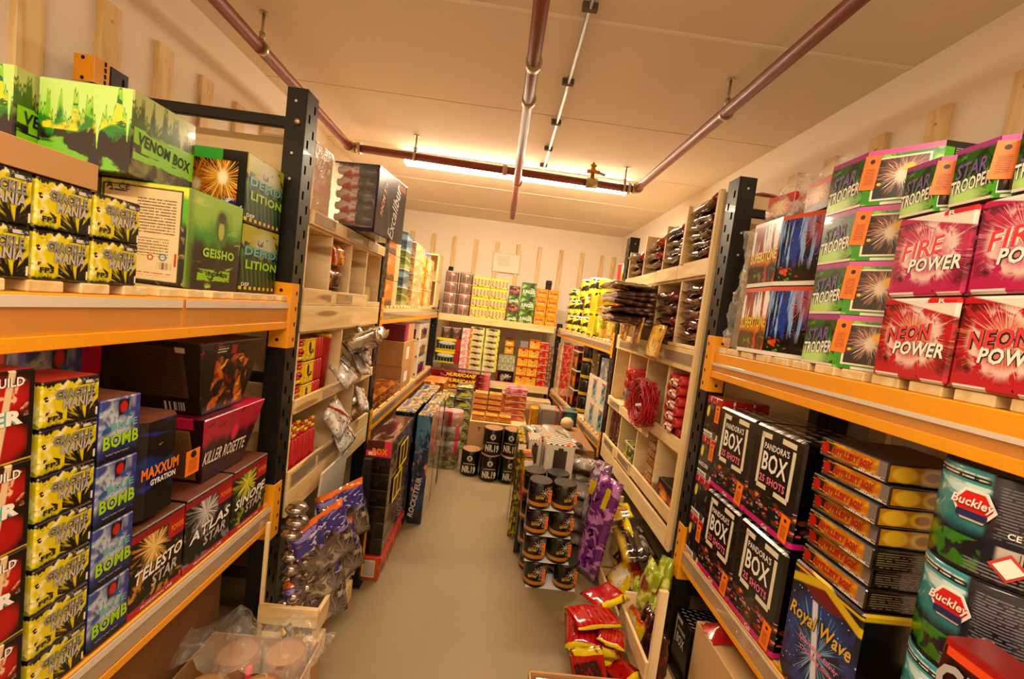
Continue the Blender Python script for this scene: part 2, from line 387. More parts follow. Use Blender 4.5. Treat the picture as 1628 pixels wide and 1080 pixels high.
def sticker(root, face, c, w_, h_, mat, name='price_tag', tilt=0, lift=.0015):
    k = ('sticker', round(w_, 4), round(h_, 4), mat.name)
    if k not in CACHE:
        bm = bmesh.new(); add_box(bm, -w_/2, -h_/2, -.0006, w_/2, h_/2, .0006); uvl = bm.loops.layers.uv.new('UVMap')
        for f in bm.faces:
            for l in f.loops: l[uvl].uv = (l.vert.co.x/w_+.5, l.vert.co.y/h_+.5)
        CACHE[k] = finish(bm, 'sticker', mat)
    r = Matrix.Rotation(ROT[face][2], 4, 'Z') @ Matrix.Rotation(ROT[face][0], 4, 'X') @ Matrix.Rotation(tilt, 4, 'Z')
    nrm = {'R': (1, 0, 0), 'L': (-1, 0, 0), 'F': (0, -1, 0), 'B': (0, 1, 0), 'T': (0, 0, 1)}[face]
    return link(name, CACHE[k], root, Vector(c)+Vector(nrm)*lift, r.to_euler())
ORD = ['first', 'second', 'third', 'fourth', 'fifth', 'sixth', 'seventh', 'eighth', 'ninth', 'tenth', 'eleventh', 'twelfth']
def level(i, n):
    """a place in a stack counted from below"""
    if n == 1: return 'single'
    return 'bottom' if i == 0 else 'top' if i == n-1 else ORD[i]+' layer'
# ------------------------------------------------------------------ room shell
WALL_L, WALL_R, WALL_B, WALL_N, CEIL = -1.745, 1.765, 6.65, -1.7, 2.95
m_wall = plain('wall_paint', 'f2e6d6', .85, bump=.12, bscale=90, var=.03, vscale=2)
m_ceil = plain('ceiling_board', 'eedfcb', .9, bump=.05, bscale=140, var=.03, vscale=3)
m_joint = plain('joint_filler', 'f8eee0', .8)
m_floor = plain('concrete_floor', '84704f', .6, bump=.08, bscale=70, var=.24, vscale=2.2)
pine = wood('pine_lengthwise', 'f0d6a0', 'd9b273', 1)
pine_z = wood('pine_upright', 'f0d6a0', 'd8b070', 2)
pine_x = wood('pine_crosswise', 'f0d6a0', 'd8b070', 0)
ply = wood('plywood', 'efd7a8', 'dfbc84', 0, scale=4)
ply_z = wood('plywood_upright', 'efd7a8', 'dfbc84', 2, scale=4)
def struct(name, lo, hi, mat):
    return tag(bar(name, None, lo, hi, mat, bevel=0.0), kind='structure')
floor = struct('floor', (WALL_L-.2, WALL_N, -.1), (WALL_R+.2, WALL_B+.2, 0), m_floor)
struct('wall_left', (WALL_L-.15, WALL_N, 0), (WALL_L, WALL_B+.15, CEIL), m_wall)
struct('wall_right', (WALL_R, WALL_N, 0), (WALL_R+.15, WALL_B+.15, CEIL), m_wall)
struct('wall_back', (WALL_L, WALL_B, 0), (WALL_R, WALL_B+.15, CEIL), m_wall)
struct('wall_front', (WALL_L, WALL_N-.15, 0), (WALL_R, WALL_N, CEIL), m_wall)
ceiling = struct('ceiling', (WALL_L-.15, WALL_N, CEIL+.012), (WALL_R+.15, WALL_B+.15, CEIL+.15), m_joint)
ys = [WALL_N, 0.05, 1.025, 2.0, 2.965, 3.94, 4.915, 5.95, WALL_B]
for a, b_ in zip(ys, ys[1:]):
    p = bar('panel', ceiling, (WALL_L-.1, a+.004, CEIL), (WALL_R+.1, b_-.004, CEIL+.011), m_ceil, bevel=.0015)
    p.location.z -= CEIL+.012; p.location.x -= ceiling.location.x; p.location.y -= ceiling.location.y
for y in (2.0, 4.915, 5.95):
    p = bar('joint_strip', ceiling, (WALL_L, y-.011, CEIL-.003), (WALL_R, y+.011, CEIL+.004), m_joint, bevel=.001)
    p.location.z -= CEIL+.012; p.location.x -= ceiling.location.x; p.location.y -= ceiling.location.y
# ------------------------------------------------------------------ wooden battens screwed to the walls
knot = plain('screw_head', 'b9a98c', .35, .8)
def batten(lo, hi, label, grp, face):
    c = ((lo[0]+hi[0])/2, (lo[1]+hi[1])/2, lo[2]); t = thing('wall_batten', label, 'batten', c, 0, grp)
    bar('batten_strip', t, [a-b for a, b in zip(lo, c)], [a-b for a, b in zip(hi, c)], pine_z, .003)
    h = hi[2]-lo[2]; tx = hi[0]-lo[0]; ty = hi[1]-lo[1]
    p = (0, -ty/2-.001, h-.07) if face == 'F' else ((tx/2+.001, 0, h-.07) if face == 'R' else (-tx/2-.001, 0, h-.07))
    link('screw', lathe_mesh([(.006, 0), (.006, .002)], [knot], 'screwhead', 8), t, p, ROT[face])
back_x = [-1.49, -1.16, -.84, -.5, -.17, .155, .49, .83, 1.16, 1.475, 1.66]
for i, x in enumerate(back_x):
    batten((x-.03, WALL_B-.024, 1.3), (x+.03, WALL_B, 2.63), f'upright pine batten on the back wall, {ORD[i]} of its row from the left', 'pine battens on the back wall', 'F')
for i, y in enumerate((1.565, 1.855, 2.135, 2.42, 2.71, 3.0)):
    batten((WALL_L, y-.045, 1.0), (WALL_L+.024, y+.045, 2.64), f'upright pine batten on the wall behind the green boxes, {ORD[i]} along from the camera', 'pine battens on the wall behind the green boxes', 'R')
for i, y in enumerate((1.5, 1.81, 2.1, 2.405, 2.7)):
    batten((WALL_R-.024, y-.045, 1.0), (WALL_R, y+.045, 2.68), f'upright pine batten on the wall behind the pink boxes, {ORD[i]} along from the camera', 'pine battens on the wall behind the pink boxes', 'L')
# paper notice on the back wall
m_sheet = art('notice_sheet', 'efe2cc', [('rect', 'f5ead8', .03, .04, .97, .96), ('lines', 'c9bda8', .16, .3, .62, .85, 16, 1.0)], .5)
t = thing('paper_notice', 'framed white paper notice with lines of small print on the back wall', 'notice', (-.005, WALL_B-.026, 2.18))
link('sheet', box_mesh(.41, .004, .285, [m_sheet]*6, .0005), t)
fr = plain('clear_frame', 'd9c9ae', .3)
for lo, hi in (((-.215, -.005, -.006), (.215, .002, .002)), ((-.215, -.005, .283), (.215, .002, .291)), ((-.215, -.005, -.006), (-.207, .002, .291)), ((.207, -.005, -.006), (.215, .002, .291))):
    bar('frame_strip', t, lo, hi, fr, .001)
# ------------------------------------------------------------------ sprinkler pipes
m_pipe = plain('red_pipe_paint', '7c3420', .5, coat=.08, var=.12, vscale=30)
m_zinc = plain('zinc_fitting', 'b9a88e', .35, .75)
m_brass = plain('brass', 'b8862f', .32, .85)
PZ = 2.775
pipes = thing('sprinkler_pipe', 'dark red sprinkler pipe loop with zinc elbows hung below the ceiling', 'pipe', (0, 3.66, PZ))
def P(x, y, z): return (x, y-3.66, z-PZ)
def tube(name, parent, a, b_, r, mat, n=14): return link(name, tube_mesh(a, b_, r, mat, n), parent)
tube('pipe_run', pipes, P(-1.345, WALL_N, PZ), P(-1.40, 3.63, PZ), .031, m_pipe)
tube('pipe_run', pipes, P(1.09, WALL_N, PZ), P(1.035, 3.68, PZ), .031, m_pipe)
tube('pipe_run', pipes, P(-1.36, 3.62, PZ), P(1.0, 3.72, PZ), .031, m_pipe)
def elbow(x, y, sx):
    bm = bmesh.new(); n = 12; rings = []
    for i in range(7):
        a = R(90*i/6); r = .045; c = Vector((sx*(r-r*math.cos(a)), r*math.sin(a)-.045, 0)); d = Vector((sx*math.sin(a), math.cos(a), 0)); s = d.cross(Vector((0, 0, 1)))
        rings.append([bm.verts.new(c+.042*(s*math.cos(2*math.pi*k/n)+Vector((0, 0, 1))*math.sin(2*math.pi*k/n))) for k in range(n)])
    for a, b2 in zip(rings, rings[1:]):
        for k in range(n): bm.faces.new((a[k], a[(k+1) % n], b2[(k+1) % n], b2[k])).smooth = True
    bm.faces.new(rings[0][::-1]); bm.faces.new(rings[-1]); bmesh.ops.recalc_face_normals(bm, faces=bm.faces[:])
    link('elbow', finish(bm, 'elbow', m_zinc), pipes, P(x, y, PZ))
elbow(-1.40, 3.63, 1); elbow(1.04, 3.70, -1)
tube('elbow_collar', pipes, P(-1.345, 3.622, PZ), P(-1.31, 3.623, PZ), .046, m_zinc); tube('elbow_collar', pipes, P(.985, 3.715, PZ), P(.955, 3.714, PZ), .046, m_zinc)
for x0, x1, y in ((-.13, -.09, 3.67), (.59, .69, 3.70)): tube('coupling', pipes, P(x0, y, PZ), P(x1, y, PZ), .043, m_zinc)
def hanger(parent, org, x, y, z, along='y'):
    h = link('hanger', tube_mesh((0, 0, .03), (0, 0, CEIL-z-.004), .0075, m_zinc, 8), parent, (x-org[0], y-org[1], z-org[2]))
    d = (0, .012, 0) if along == 'y' else (.012, 0, 0)
    link('clamp_ring', tube_mesh([-q for q in d], d, .0365, m_zinc, 14), h)
    link('turnbuckle', tube_mesh((0, 0, .035), (0, 0, .075), .014, m_zinc, 8), h)
    link('ceiling_plate', lathe_mesh([(.022, 0), (.02, .006)], [m_zinc], 'ceilplate', 10), h, (0, 0, CEIL-z-.008))
O = (0, 3.66, PZ)
for x, y, al in ((-1.38, 2.29, 'y'), (1.055, 2.28, 'y'), (-.87, 3.64, 'x'), (.93, 3.715, 'x')): hanger(pipes, O, x, y, PZ, al)
# brass valve on the cross run
v = link('brass_valve', lathe_mesh([(.02, 0), (.02, .05), (.034, .055), (.036, .075), (.024, .08), (.02, .10), (.03, .104), (.03, .12), (.012, .125), (.012, .14), (.0, .142)], [m_brass], 'valve', 10), pipes, P(.64, 3.70, PZ+.03))
link('valve_arm', tube_mesh((-.05, 0, .065), (.06, 0, .065), .016, m_brass, 10), v); link('valve_handle', tube_mesh((.06, 0, .06), (.11, -.01, .045), .012, m_zinc, 8), v)
# centre pipe below the cross run
CZ = 2.70
tube('pipe_run', pipes, P(.02, WALL_N, CZ), P(.0, 5.05, CZ), .03, m_pipe)
for y in (1.95, 2.28, 3.72): tube('coupling', pipes, P(.012, y-.022, CZ), P(.011, y+.022, CZ), .037, m_zinc)
tube('end_cap', pipes, P(0, 5.0, CZ), P(0, 5.07, CZ), .034, m_pipe)
tube('riser', pipes, P(.0, 3.68, CZ), P(.0, 3.68, PZ-.02), .022, m_zinc)
# conduit with clips
m_cond = plain('conduit_grey', '8d8375', .4, .3); m_clip = plain('clip_grey', '5c544a', .6)
cd_ = thing('cable_conduit', 'thin grey cable conduit clipped along the ceiling towards the lamp', 'conduit', (.22, 2.6, CEIL))
link('conduit_tube', tube_mesh((-.01, -2.6-1.6, -.022), (.012, 1.36, -.022), .010, m_cond, 8), cd_)
for y in (-.7, -.1, .42, .9, 1.3):
    bar('clip', cd_, (-.032, y-.014, -.032), (.036, y+.014, 0), m_clip, .003)
# ------------------------------------------------------------------ fluorescent lamp
m_lampbody = plain('lamp_housing', 'f4efe6', .4)
m_diff = plain('lamp_diffuser', 'ffe6c0', .4, emit=28.0)
lamp = thing('fluorescent_lamp', 'long glowing fluorescent ceiling lamp behind the cross pipe', 'lamp', (0, 4.13, CEIL))
bm = bmesh.new(); prof = [(-.075, -.03), (-.066, -.075), (-.035, -.098), (.035, -.098), (.066, -.075), (.075, -.03)]
rows = [[bm.verts.new((x, y, z)) for y, z in prof] for x in (-1.06, 1.06)]
for i in range(len(prof)-1): bm.faces.new((rows[0][i], rows[0][i+1], rows[1][i+1], rows[1][i]))
bm.faces.new(rows[0]); bm.faces.new(rows[1][::-1]); bmesh.ops.recalc_face_normals(bm, faces=bm.faces[:])
link('diffuser', finish(bm, 'diffuser', m_diff), lamp)
bar('housing', lamp, (-1.06, -.08, -.03), (1.06, .08, 0), m_lampbody, .004)
bar('end_cap', lamp, (-1.085, -.08, -.095), (-1.06, .08, 0), m_lampbody, .004); bar('end_cap', lamp, (1.06, -.08, -.095), (1.085, .08, 0), m_lampbody, .004)
# ------------------------------------------------------------------ pallet racks
m_black = plain('black_steel', '1d1b19', .42, .35, var=.25, vscale=25, coat=.1)
m_orange = plain('orange_steel', 'e89a12', .42, coat=.15, var=.10, vscale=14)
m_hole = plain('hole_dark', '0c0a08', .9)
m_strip = plain('clear_label_strip', 'c99a62', .16, alpha=.22, coat=1)
m_strip_tan = plain('tan_label_strip', 'b79a78', .2, alpha=.8, coat=1)
m_strip_edge = plain('label_strip_edge', 'e9dcc8', .2, alpha=.8, coat=1)
def upright_mesh(H, w, d, sgn):
    """C-section rack post: pierced web facing the aisle (sgn = direction of the aisle), two flanges running back"""
    k = ('upright', H, w, d, sgn)
    if k in CACHE: return CACHE[k]
    bm = bmesh.new(); t = .0025
    yc = [-w/2, -w*.29, -w*.13, w*.13, w*.29, w/2]; zc = [0]; hole = []
    z = .04; n = 0
    while z+.05 < H:
        zc += [z, z+.034]; hole.append(len(zc)-2); z += .05
    zc.append(H)
    for i in range(5):
        for j in range(len(zc)-1):
            if j in hole and i in (1, 3):
                k2 = hole.index(j)
                if (k2 % 2) == (0 if i == 1 else 1): continue
            add_box(bm, (-t if sgn > 0 else 0), yc[i], zc[j], (0 if sgn > 0 else t), yc[i+1], zc[j+1])
    for y0, y1 in ((-w/2, -w/2+t), (w/2-t, w/2)): add_box(bm, min(0, -sgn*d), y0, 0, max(0, -sgn*d), y1, H)
    for y0, y1 in ((-w/2, -w/2+.02), (w/2-.02, w/2)): add_box(bm, min(-sgn*d, -sgn*(d-t)), y0, 0, max(-sgn*d, -sgn*(d-t)), y1, H)
    bmesh.ops.remove_doubles(bm, verts=bm.verts[:], dist=1e-5)
    me = finish(bm, 'upright', m_black); CACHE[k] = me
    return me
m_bolt = plain('pale_bolt', 'd8cdb8', .35, .5)
def add_upright(rack, org, x, y, sgn, H=2.36, w=.095, d=.08, front=True):
    u = link('upright', upright_mesh(H, w, d, sgn), rack, (x-org[0], y-org[1], 0-org[2]))
    # small punched holes on the flange that faces the camera, and pale bolts near the top
    for i, z in enumerate([H-.05-.1*k for k in range(int((H-.1)/.1))]):
        pale = front and i in (0, 2, 3)
        link('bolt' if pale else 'punched_hole', lathe_mesh([(.0055, 0), (.0055, .0012)], [m_bolt if pale else m_hole], 'bolt' if pale else 'phole', 8), u, (-sgn*d*.55, -w/2-.0002, z), ROT['F'])
    link('foot_plate', box_mesh(.1, .13, .008, [m_black], .001), u, (-sgn*.04, 0, 0))
    return u
def add_beam(rack, org, x, y0, y1, z0, z1, sgn, ang=0, strip=True, splits=(), strip_mat=None):
    """orange box beam with a step along its lower edge and a clear price strip on its face"""
    L_ = y1-y0; h = z1-z0
    b_ = link('beam', box_mesh(.04, L_, h, [m_orange], .004), rack, (x-sgn*.026-org[0], (y0+y1)/2-org[1], z0-org[2]), (0, 0, ang))
    bar('beam_lip', b_, (sgn*.02, -L_/2, 0), (sgn*.026, L_/2, h*.26), m_orange, .002)
    if strip:
        cuts = [-L_/2]+[c-(y0+y1)/2 for c in splits]+[L_/2]
        for a, c in zip(cuts, cuts[1:]):
            top = .96 if sgn > 0 or strip_mat else .60
            bar('label_strip', b_, (sgn*.021, a+.006, h*(.30 if sgn > 0 else .14)), (sgn*.0255, c-.006, h*top), strip_mat or m_strip, .001)
            bar('strip_edge', b_, (sgn*.0257, a+.006, h*(top-(.2 if sgn > 0 else .11))), (sgn*.0272, c-.006, h*top), m_strip_edge, .0005)
    return b_
def add_bracket(rack, org, x, y, z0, z1, sgn, side):
    """orange end connector: plate on the aisle face, flange round the side where the beam hangs"""
    c = link('beam_connector', box_mesh(.005, .062, z1-z0, [m_orange], .0015), rack, (x+sgn*.004-org[0], y-org[1], z0-org[2]))
    H = z1-z0; e = -side*.031
    bar('flange', c, (0, side*.031-side*.004, 0), (-sgn*.075, side*.031, H), m_orange, .001)
    for k in range(4):
        link('slot', box_mesh(.0012, .008, .016, [m_hole], 0), c, (sgn*.0031, -side*.012, H*(.1+.24*k)))
    for z in (.12*H, .88*H):
        link('bolt_hole', lathe_mesh([(.007, 0), (.007, .001)], [m_hole], 'bh', 10), c, (-sgn*.04, side*.0312 if side > 0 else side*.0312, z), ROT['F'] if side < 0 else ROT['B'])
    return c
def deck(rack, org, x0, x1, ys_, wd, z0, z1, ang=0, mat=None, xs=None):
    for i, y in enumerate(ys_):
        dx = xs[i] if xs else 0
        bar('slat', rack, (x0+dx-org[0], y-org[1], z0-org[2]), (x1+dx-org[0], y+wd-org[1], z1-org[2]), mat or pine_x, .003)
XL, XR = -.85, 1.0
# ---- rack along the wall with the green boxes
OL = (-1.28, 1.78, 0)
rl = thing('pallet_rack', 'orange and black pallet rack carrying the green and yellow boxes', 'rack', OL)
for y in (1.78, 3.02, 5.80):
    add_upright(rl, OL, XL, y, 1, 2.36 if y < 5 else 1.62, front=True); add_upright(rl, OL, -1.61, y, 1, 2.345 if y < 5 else 1.62, w=.075)
add_bracket(rl, OL, -1.61, 1.70, 2.25, 2.345, 1, -1)
for z in (.35, 1.2, 2.23):
    bar('cross_brace', rl, (-1.61-OL[0], -.035, z-.022), (XL-.02-OL[0], -.012, z+.022), m_black, .004)
link('brace_bolt', lathe_mesh([(.012, 0), (.012, .006), (.006, .011), (0, .011)], [m_zinc], 'bracebolt', 10), rl, (XL-.03-OL[0], -.05, 2.23), ROT['F'])
add_beam(rl, OL, XL, -.95, 1.735, 1.415, 1.525, 1, splits=(1.165,))
add_beam(rl, OL, XL, -.95, 1.735, .575, .675, 1, strip_mat=m_strip_tan)
add_bracket(rl, OL, XL, 1.758, 1.335, 1.60, 1, -1); add_bracket(rl, OL, XL, 1.758, .52, .76, 1, -1)
add_beam(rl, OL, XL, 3.075, 5.86, 1.385, 1.50, 1, strip_mat=m_strip_tan); add_beam(rl, OL, XL, 3.075, 5.86, .59, .70, 1, strip_mat=m_strip_tan)
add_bracket(rl, OL, XL, 3.05, 1.34, 1.58, 1, 1); add_bracket(rl, OL, XL, 3.05, .52, .76, 1, 1)
for z0, z1 in ((1.415, 1.525), (.575, .675)): bar('rear_beam', rl, (-1.68-OL[0], -.95-OL[1], z0), (-1.64-OL[0], 1.735-OL[1], z1), m_orange, .003)
for z0, z1 in ((1.385, 1.5), (.59, .7)): bar('rear_beam', rl, (-1.68-OL[0], 3.075-OL[1], z0), (-1.64-OL[0], 5.8-OL[1], z1), m_orange, .003)
deck(rl, OL, -1.68, XL-.008, [.40+.098*i for i in range(14)], .066, 1.525, 1.548)
deck(rl, OL, -1.68, XL-.02, [.40+.16*i for i in range(9)], .11, .660, .680)
deck(rl, OL, -1.68, XL-.01, [3.09+.118*i for i in range(23)], .075, 1.50, 1.52)
deck(rl, OL, -1.68, XL-.01, [3.09+.24*i for i in range(12)], .19, .70, .715)
# ---- rack along the wall with the pink boxes
OR = (1.38, 1.97, 0)
rr = thing('pallet_rack', 'orange and black pallet rack carrying the pink and black boxes', 'rack', OR)
for y in (1.97, 3.58):
    add_upright(rr, OR, XR, y, -1, 2.33); add_upright(rr, OR, 1.62, y, -1, 2.33)
for z in (.35, 1.2, 2.18): bar('cross_brace', rr, (XR+.02-OR[0], -.035, z-.02), (1.62-OR[0], -.012, z+.02), m_black, .004)
add_beam(rr, OR, XR, -.95, 1.925, 1.41, 1.525, -1); add_beam(rr, OR, XR, -.95, 1.925, .485, .575, -1, strip_mat=m_strip_tan)
add_bracket(rr, OR, XR, 1.948, 1.34, 1.60, -1, -1); add_bracket(rr, OR, XR, 1.948, .42, .68, -1, -1)
for z0, z1 in ((1.41, 1.525), (.485, .575)): bar('rear_beam', rr, (1.66-OR[0], -.95-OR[1], z0), (1.70-OR[0], 1.92-OR[1], z1), m_orange, .003)
deck(rr, OR, XR+.008, 1.70, [.40+.103*i for i in range(15)], .078, 1.525, 1.552)
deck(rr, OR, XR+.02, 1.70, [.40+.17*i for i in range(9)], .12, .562, .580)
# ================================================================== goods on the rack with the green boxes
W_ = plain('ink_white', 'f4efe6', .4); K_ = plain('ink_black', '15120f', .45); Y_ = plain('ink_yellow', 'f2cf1d', .4); R_ = plain('ink_red', 'd0231c', .4)
O_ = plain('ink_orange', 'ee7d14', .4); LIME = plain('ink_lime', '9fd21c', .4); GREY = plain('ink_grey', '8f8a84', .4); BROWNK = plain('ink_brown', '4a2a14', .5)
PINK = plain('ink_pink', 'ee6f92', .4); TEAL = plain('ink_teal', '5fb0b4', .4); NAVY = plain('ink_navy', '252a57', .4); GOLD = plain('ink_gold', 'd6a12a', .35, .3); SILV = plain('ink_silver', 'c9c6c2', .3, .3)
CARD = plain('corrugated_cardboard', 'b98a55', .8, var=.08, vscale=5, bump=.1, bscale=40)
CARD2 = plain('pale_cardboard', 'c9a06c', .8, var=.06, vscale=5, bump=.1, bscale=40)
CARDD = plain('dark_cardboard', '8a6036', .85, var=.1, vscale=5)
DARK = plain('dark_print', '1d1917', .4, coat=.2)
m_tag = art('orange_price_tag', 'f58a22', [('lines', '6b2a08', .2, .12, .8, .62, 22, 2.0), ('disc', '3a1a08', .5, .82, .16, .07, .1)], .45)
m_ytag = art('yellow_price_tag', 'f4df26', [('lines', '5a4a08', .2, .12, .8, .7, 20, 2.0)], .45)
fine = [('lines', 'cfc9c0', .06, .06, .94, .94, 40, 4.0)]
# -- yellow splatter boxes
yel = art('splatter_face', 'e0cf12', [('noise', 'f4ecb0', 2.6, .53, .63, 1), ('noise', 'a9b41c', 5, .58, .68, 3), ('grad', '15130c', .90, .94, .34, 8, 2), ('grad', '15130c', .07, .03, .22, 7, 9), ('noise', '1a170e', 8, .64, .67, 5),
    ('in', (.42, .02, .99, .56), 'burst', '15130c', .74, .0, .75, 7, 3.0, .46), ('rect', 'f0e9cf', .94, .06, .99, .24), ('rect', '3a3836', .66, .82, .97, .93), ('in', (.68, .84, .95, .91), 'noise', 'd8d4cc', 14, .5, .56, 7, 1, .4)], .32, .2)
yel_end = art('splatter_end', 'ded02a', [('noise', 'f2ec9c', 3, .5, .62, 4), ('grad', '15130c', .90, .95, .3, 6, 2), ('noise', '9aa81a', 5, .58, .68, 8)], .35)
redtop = plain('red_tissue_top', 'b0231b', .55, var=.2, vscale=20); darktop = plain('brown_tissue_top', '6e3a24', .6, var=.2, vscale=20)
def crackle(label, lo, hi, grp):
    box('firework_box', label, 'box', lo, hi, [yel, yel, yel_end, yel_end, redtop, K_], [
        ('R', 'CRACKLE', .55, .68, .68, .22, GREY, {'bold': .05, 'outline': K_, 'tilt': R(-2)}), ('R', 'MANIA', .62, .46, .56, .21, SILV, {'bold': .04, 'outline': K_, 'tilt': R(-2)}),
        ('R', 'FP3', .22, .20, .24, .11, K_, {'bold': .05})], grp)
cy = [(.688, .795), (.80, .905), (.91, 1.02)]
for i, (a, b_) in enumerate(cy):
    for j in range(2):
        crackle(f'yellow black-splattered box on the green boxes\' shelf, {"upper" if j else "lower"} row, {ORD[i]} from the left', (-.965, a, 1.549+.0945*j), (-.858, b_, 1.549+.0945*j+.0935), 'yellow splattered boxes on the upper shelf')
for j in range(7):
    crackle(f'yellow black-splattered box in the lower shelf stack, {ORD[j]} counted from below', (-.968, .826, .681+.0958*j), (-.858, .944, .681+.0958*j+.0948), 'yellow splattered boxes in the lower stack')
# -- flattened brown carton on top of the yellow boxes
t = thing('cardboard_carton', 'flat brown cardboard tray resting on top of the yellow boxes', 'carton', (-.97, .77, 1.739))
bar('tray_base', t, (-.1, -.17, 0), (.11, .145, .004), CARD)
for lo, hi in (((.107, -.17, 0), (.111, .145, .052)), ((-.1, -.17, 0), (-.096, .145, .05)), ((-.1, .141, 0), (.11, .145, .05)), ((-.1, -.17, 0), (.11, -.166, .05))): bar('tray_wall', t, lo, hi, CARD, .001)
# -- green slime boxes
slime = [('grad', '2f8f2a', .40, .46, .5, 4, 1), ('noise', '7fc63a', 3.4, .52, .60, 4), ('grad', '8fd23c', .56, .66, .6, 5, 3), ('in', (0, .42, 1, 1), 'noise', 'f0e03c', 2.6, .54, .62, 6), ('in', (0, .45, 1, 1), 'noise', '1f7a2c', 5, .60, .63, 9, .8, 1.4), ('drip', 'a9d860', .66, .012, 1.5, 13, 5), ('drip', '4f9a2c', .705, .008, 1.5, 13, 5), ('drip', 'c4e88a', .73, .012, 1.5, 13, 5)]
ven_f = art('slime_front', '2a201e', [('noise', '7a6a6c', 2.2, .56, .76, 2)]+slime, .22, .4)
ven_a = art('slime_side', '2a2019', [('grad', '4a6a22', .5, .62, .5, 4, 1), ('noise', '8a8a4a', 3, .56, .7, 5), ('drip', '9aa85a', .76, .012, 1.3, 11, 5), ('drip', '4a6a2a', .80, .008, 1.3, 11, 5), ('drip', 'b8c07a', .83, .012, 1.3, 11, 5), ('in', (.03, .2, .99, .58), 'noise', '8fd020', 3.4, .42, .46, 11, .5, 2.2), ('in', (.14, .3, .86, .52), 'noise', '8fd020', 2, .3, .36, 5)], .18, .6)
gtop = plain('green_top', '7ab83a', .4)
def venom(label, lo, hi):
    box('firework_box', label, 'box', lo, hi, [ven_a, ven_a, ven_f, ven_f, gtop, K_], [('R', 'VENOM BOX', .5, .42, .84, .15, K_, {'bold': .03, 'tilt': R(-6)})], 'green slime boxes')
venom('green slime-dripping box on top, turned with its blank end forward', (-1.232, 1.142, 1.828), (-.995, 1.362, 2.042))
venom('green slime-dripping box at the frame edge beside the larger slime box', (-1.475, 1.095, 1.828), (-1.236, 1.33, 2.042))
# cartons hidden under the slime boxes carry them
box('cardboard_carton', 'brown carton behind the yellow boxes under the green slime boxes', 'carton', (-1.47, 1.06, 1.549), (-1.135, 1.38, 1.826), CARD)
gei_f = art('slime_text_panel', '2f2a20', [('grad', '63b52c', .55, .7, .5, 3, 2), ('grad', 'e9e24a', .9, .97, .2, 5, 3), ('rect', '4a3c20', .03, .03, .93, .955), ('rect', 'dcc9a0', .05, .045, .91, .94), ('noise', 'c7ae80', 6, .62, .72, 3),
    ('lines', '7a6a50', .42, .5, .86, .86, 34, 2.0), ('lines', '8a7a60', .42, .28, .8, .46, 34, 3.0), ('bars', '2a2218', .68, .16, .84, .23, 60), ('disc', 'c03a28', .6, .27, .035, .03, .1), ('disc', 'e8dcc0', .6, .27, .02, .016, .1), ('ring', '3a80a0', .74, .28, .03, .006, .8),
    ('rect', 'b8301e', .87, .2, .895, .33), ('lines', 'b8402c', .4, .09, .84, .12, 30, 6.0), ('lines', '3a3024', .1, .88, .3, .93, 22, 1.0)], .35)
gei_a = art('slime_emblem_panel', '3a2c26', [('grad', '4aa02c', .42, .62, .5, 4, 6), ('grad', '9fc84a', .55, .8, .6, 4, 8), ('noise', 'c6d86a', 4, .6, .7, 5, .5, 2), ('side', '7a9c30', .12, .0), ('disc', '5c7028', .58, .70, .12, .18, .3), ('disc', 'b8c060', .58, .66, .055, .10, .2), ('disc', '4a4018', .58, .8, .07, .06, .2), ('in', (.2, .1, .8, .22), 'noise', '9ad020', 8, .42, .5, 4, 1, 3)], .35)
box('firework_box', 'green box with cream instruction panel and ghost emblem, beside the yellow boxes', 'box', (-1.125, 1.205, 1.549), (-.885, 1.445, 1.826), [gei_a, gei_a, gei_f, gei_f, gtop, K_],
    [('R', 'GEISHO', .56, .40, .6, .10, LIME, {'bold': .04, 'outline': K_}), ('R', 'VENOM BOX', .54, .175, .42, .045, K_, {'bold': .03}), ('F', 'A  CE', .2, .93, .26, .06, K_, {'bold': .01})])
dem_f = art('spark_photo', '1c1814', [('rect', '3aa83a', 0, .82, .62, 1), ('rect', '120d0a', 0, .2, .86, .84), ('in', (.0, .25, .86, .84), 'burst', 'c8741a', .5, .5, .8, 34, 6.0, .52), ('in', (.0, .25, .86, .84), 'burst', 'e89a20', .22, .46, .42, 30, 1.0, .52), ('in', (.0, .25, .86, .84), 'burst', 'f7c860', .64, .60, .42, 34, 2.0, .52), ('disc', 'fff2d0', .64, .6, .07, .1, .5), ('disc', 'fff2d0', .26, .46, .06, .08, .5), ('rect', '3a2a78', 0, .16, .86, .28), ('in', (.3, .1, .95, .32), 'noise', 'c8d0d8', 7, .5, .56, 4)], .35)
dem_a = art('green_city_side', '1d2a18', [('grad', '5a8a1e', .42, .6, .5, 5, 3), ('grad', 'b8b428', .62, .8, .6, 4, 7), ('disc', 'c2c8a8', .6, .74, .28, .18, .5), ('noise', '0f1a0c', 6, .6, .66, 5), ('in', (.0, .1, 1, .5), 'stripes', '1a7a2c', 9, 2, .35), ('in', (0, .04, 1, .09), 'stripes', 'e0c818', 8, 0, .5), ('in', (.0, .5, 1, .75), 'noise', '0e3a3a', 5, .52, .56, 8)], .35)
for j in range(2):
    box('firework_box', f'black and green box with spark photo, {"upper" if j else "lower"} of two beside the rack post', 'box', (-1.125, 1.475, 1.549+.236*j), (-.9, 1.705, 1.549+.236*j+.234), [dem_a, dem_a, dem_f, dem_f, gtop, K_],
        [('R', 'DEMO', .5, .62, .86, .13, TEAL, {'bold': .04, 'outline': K_}), ('R', 'LITION', .54, .42, .86, .13, LIME, {'bold': .04, 'outline': K_}), ('R', 'DEF', .14, .12, .2, .05, W_)], 'black and green boxes beside the rack post')
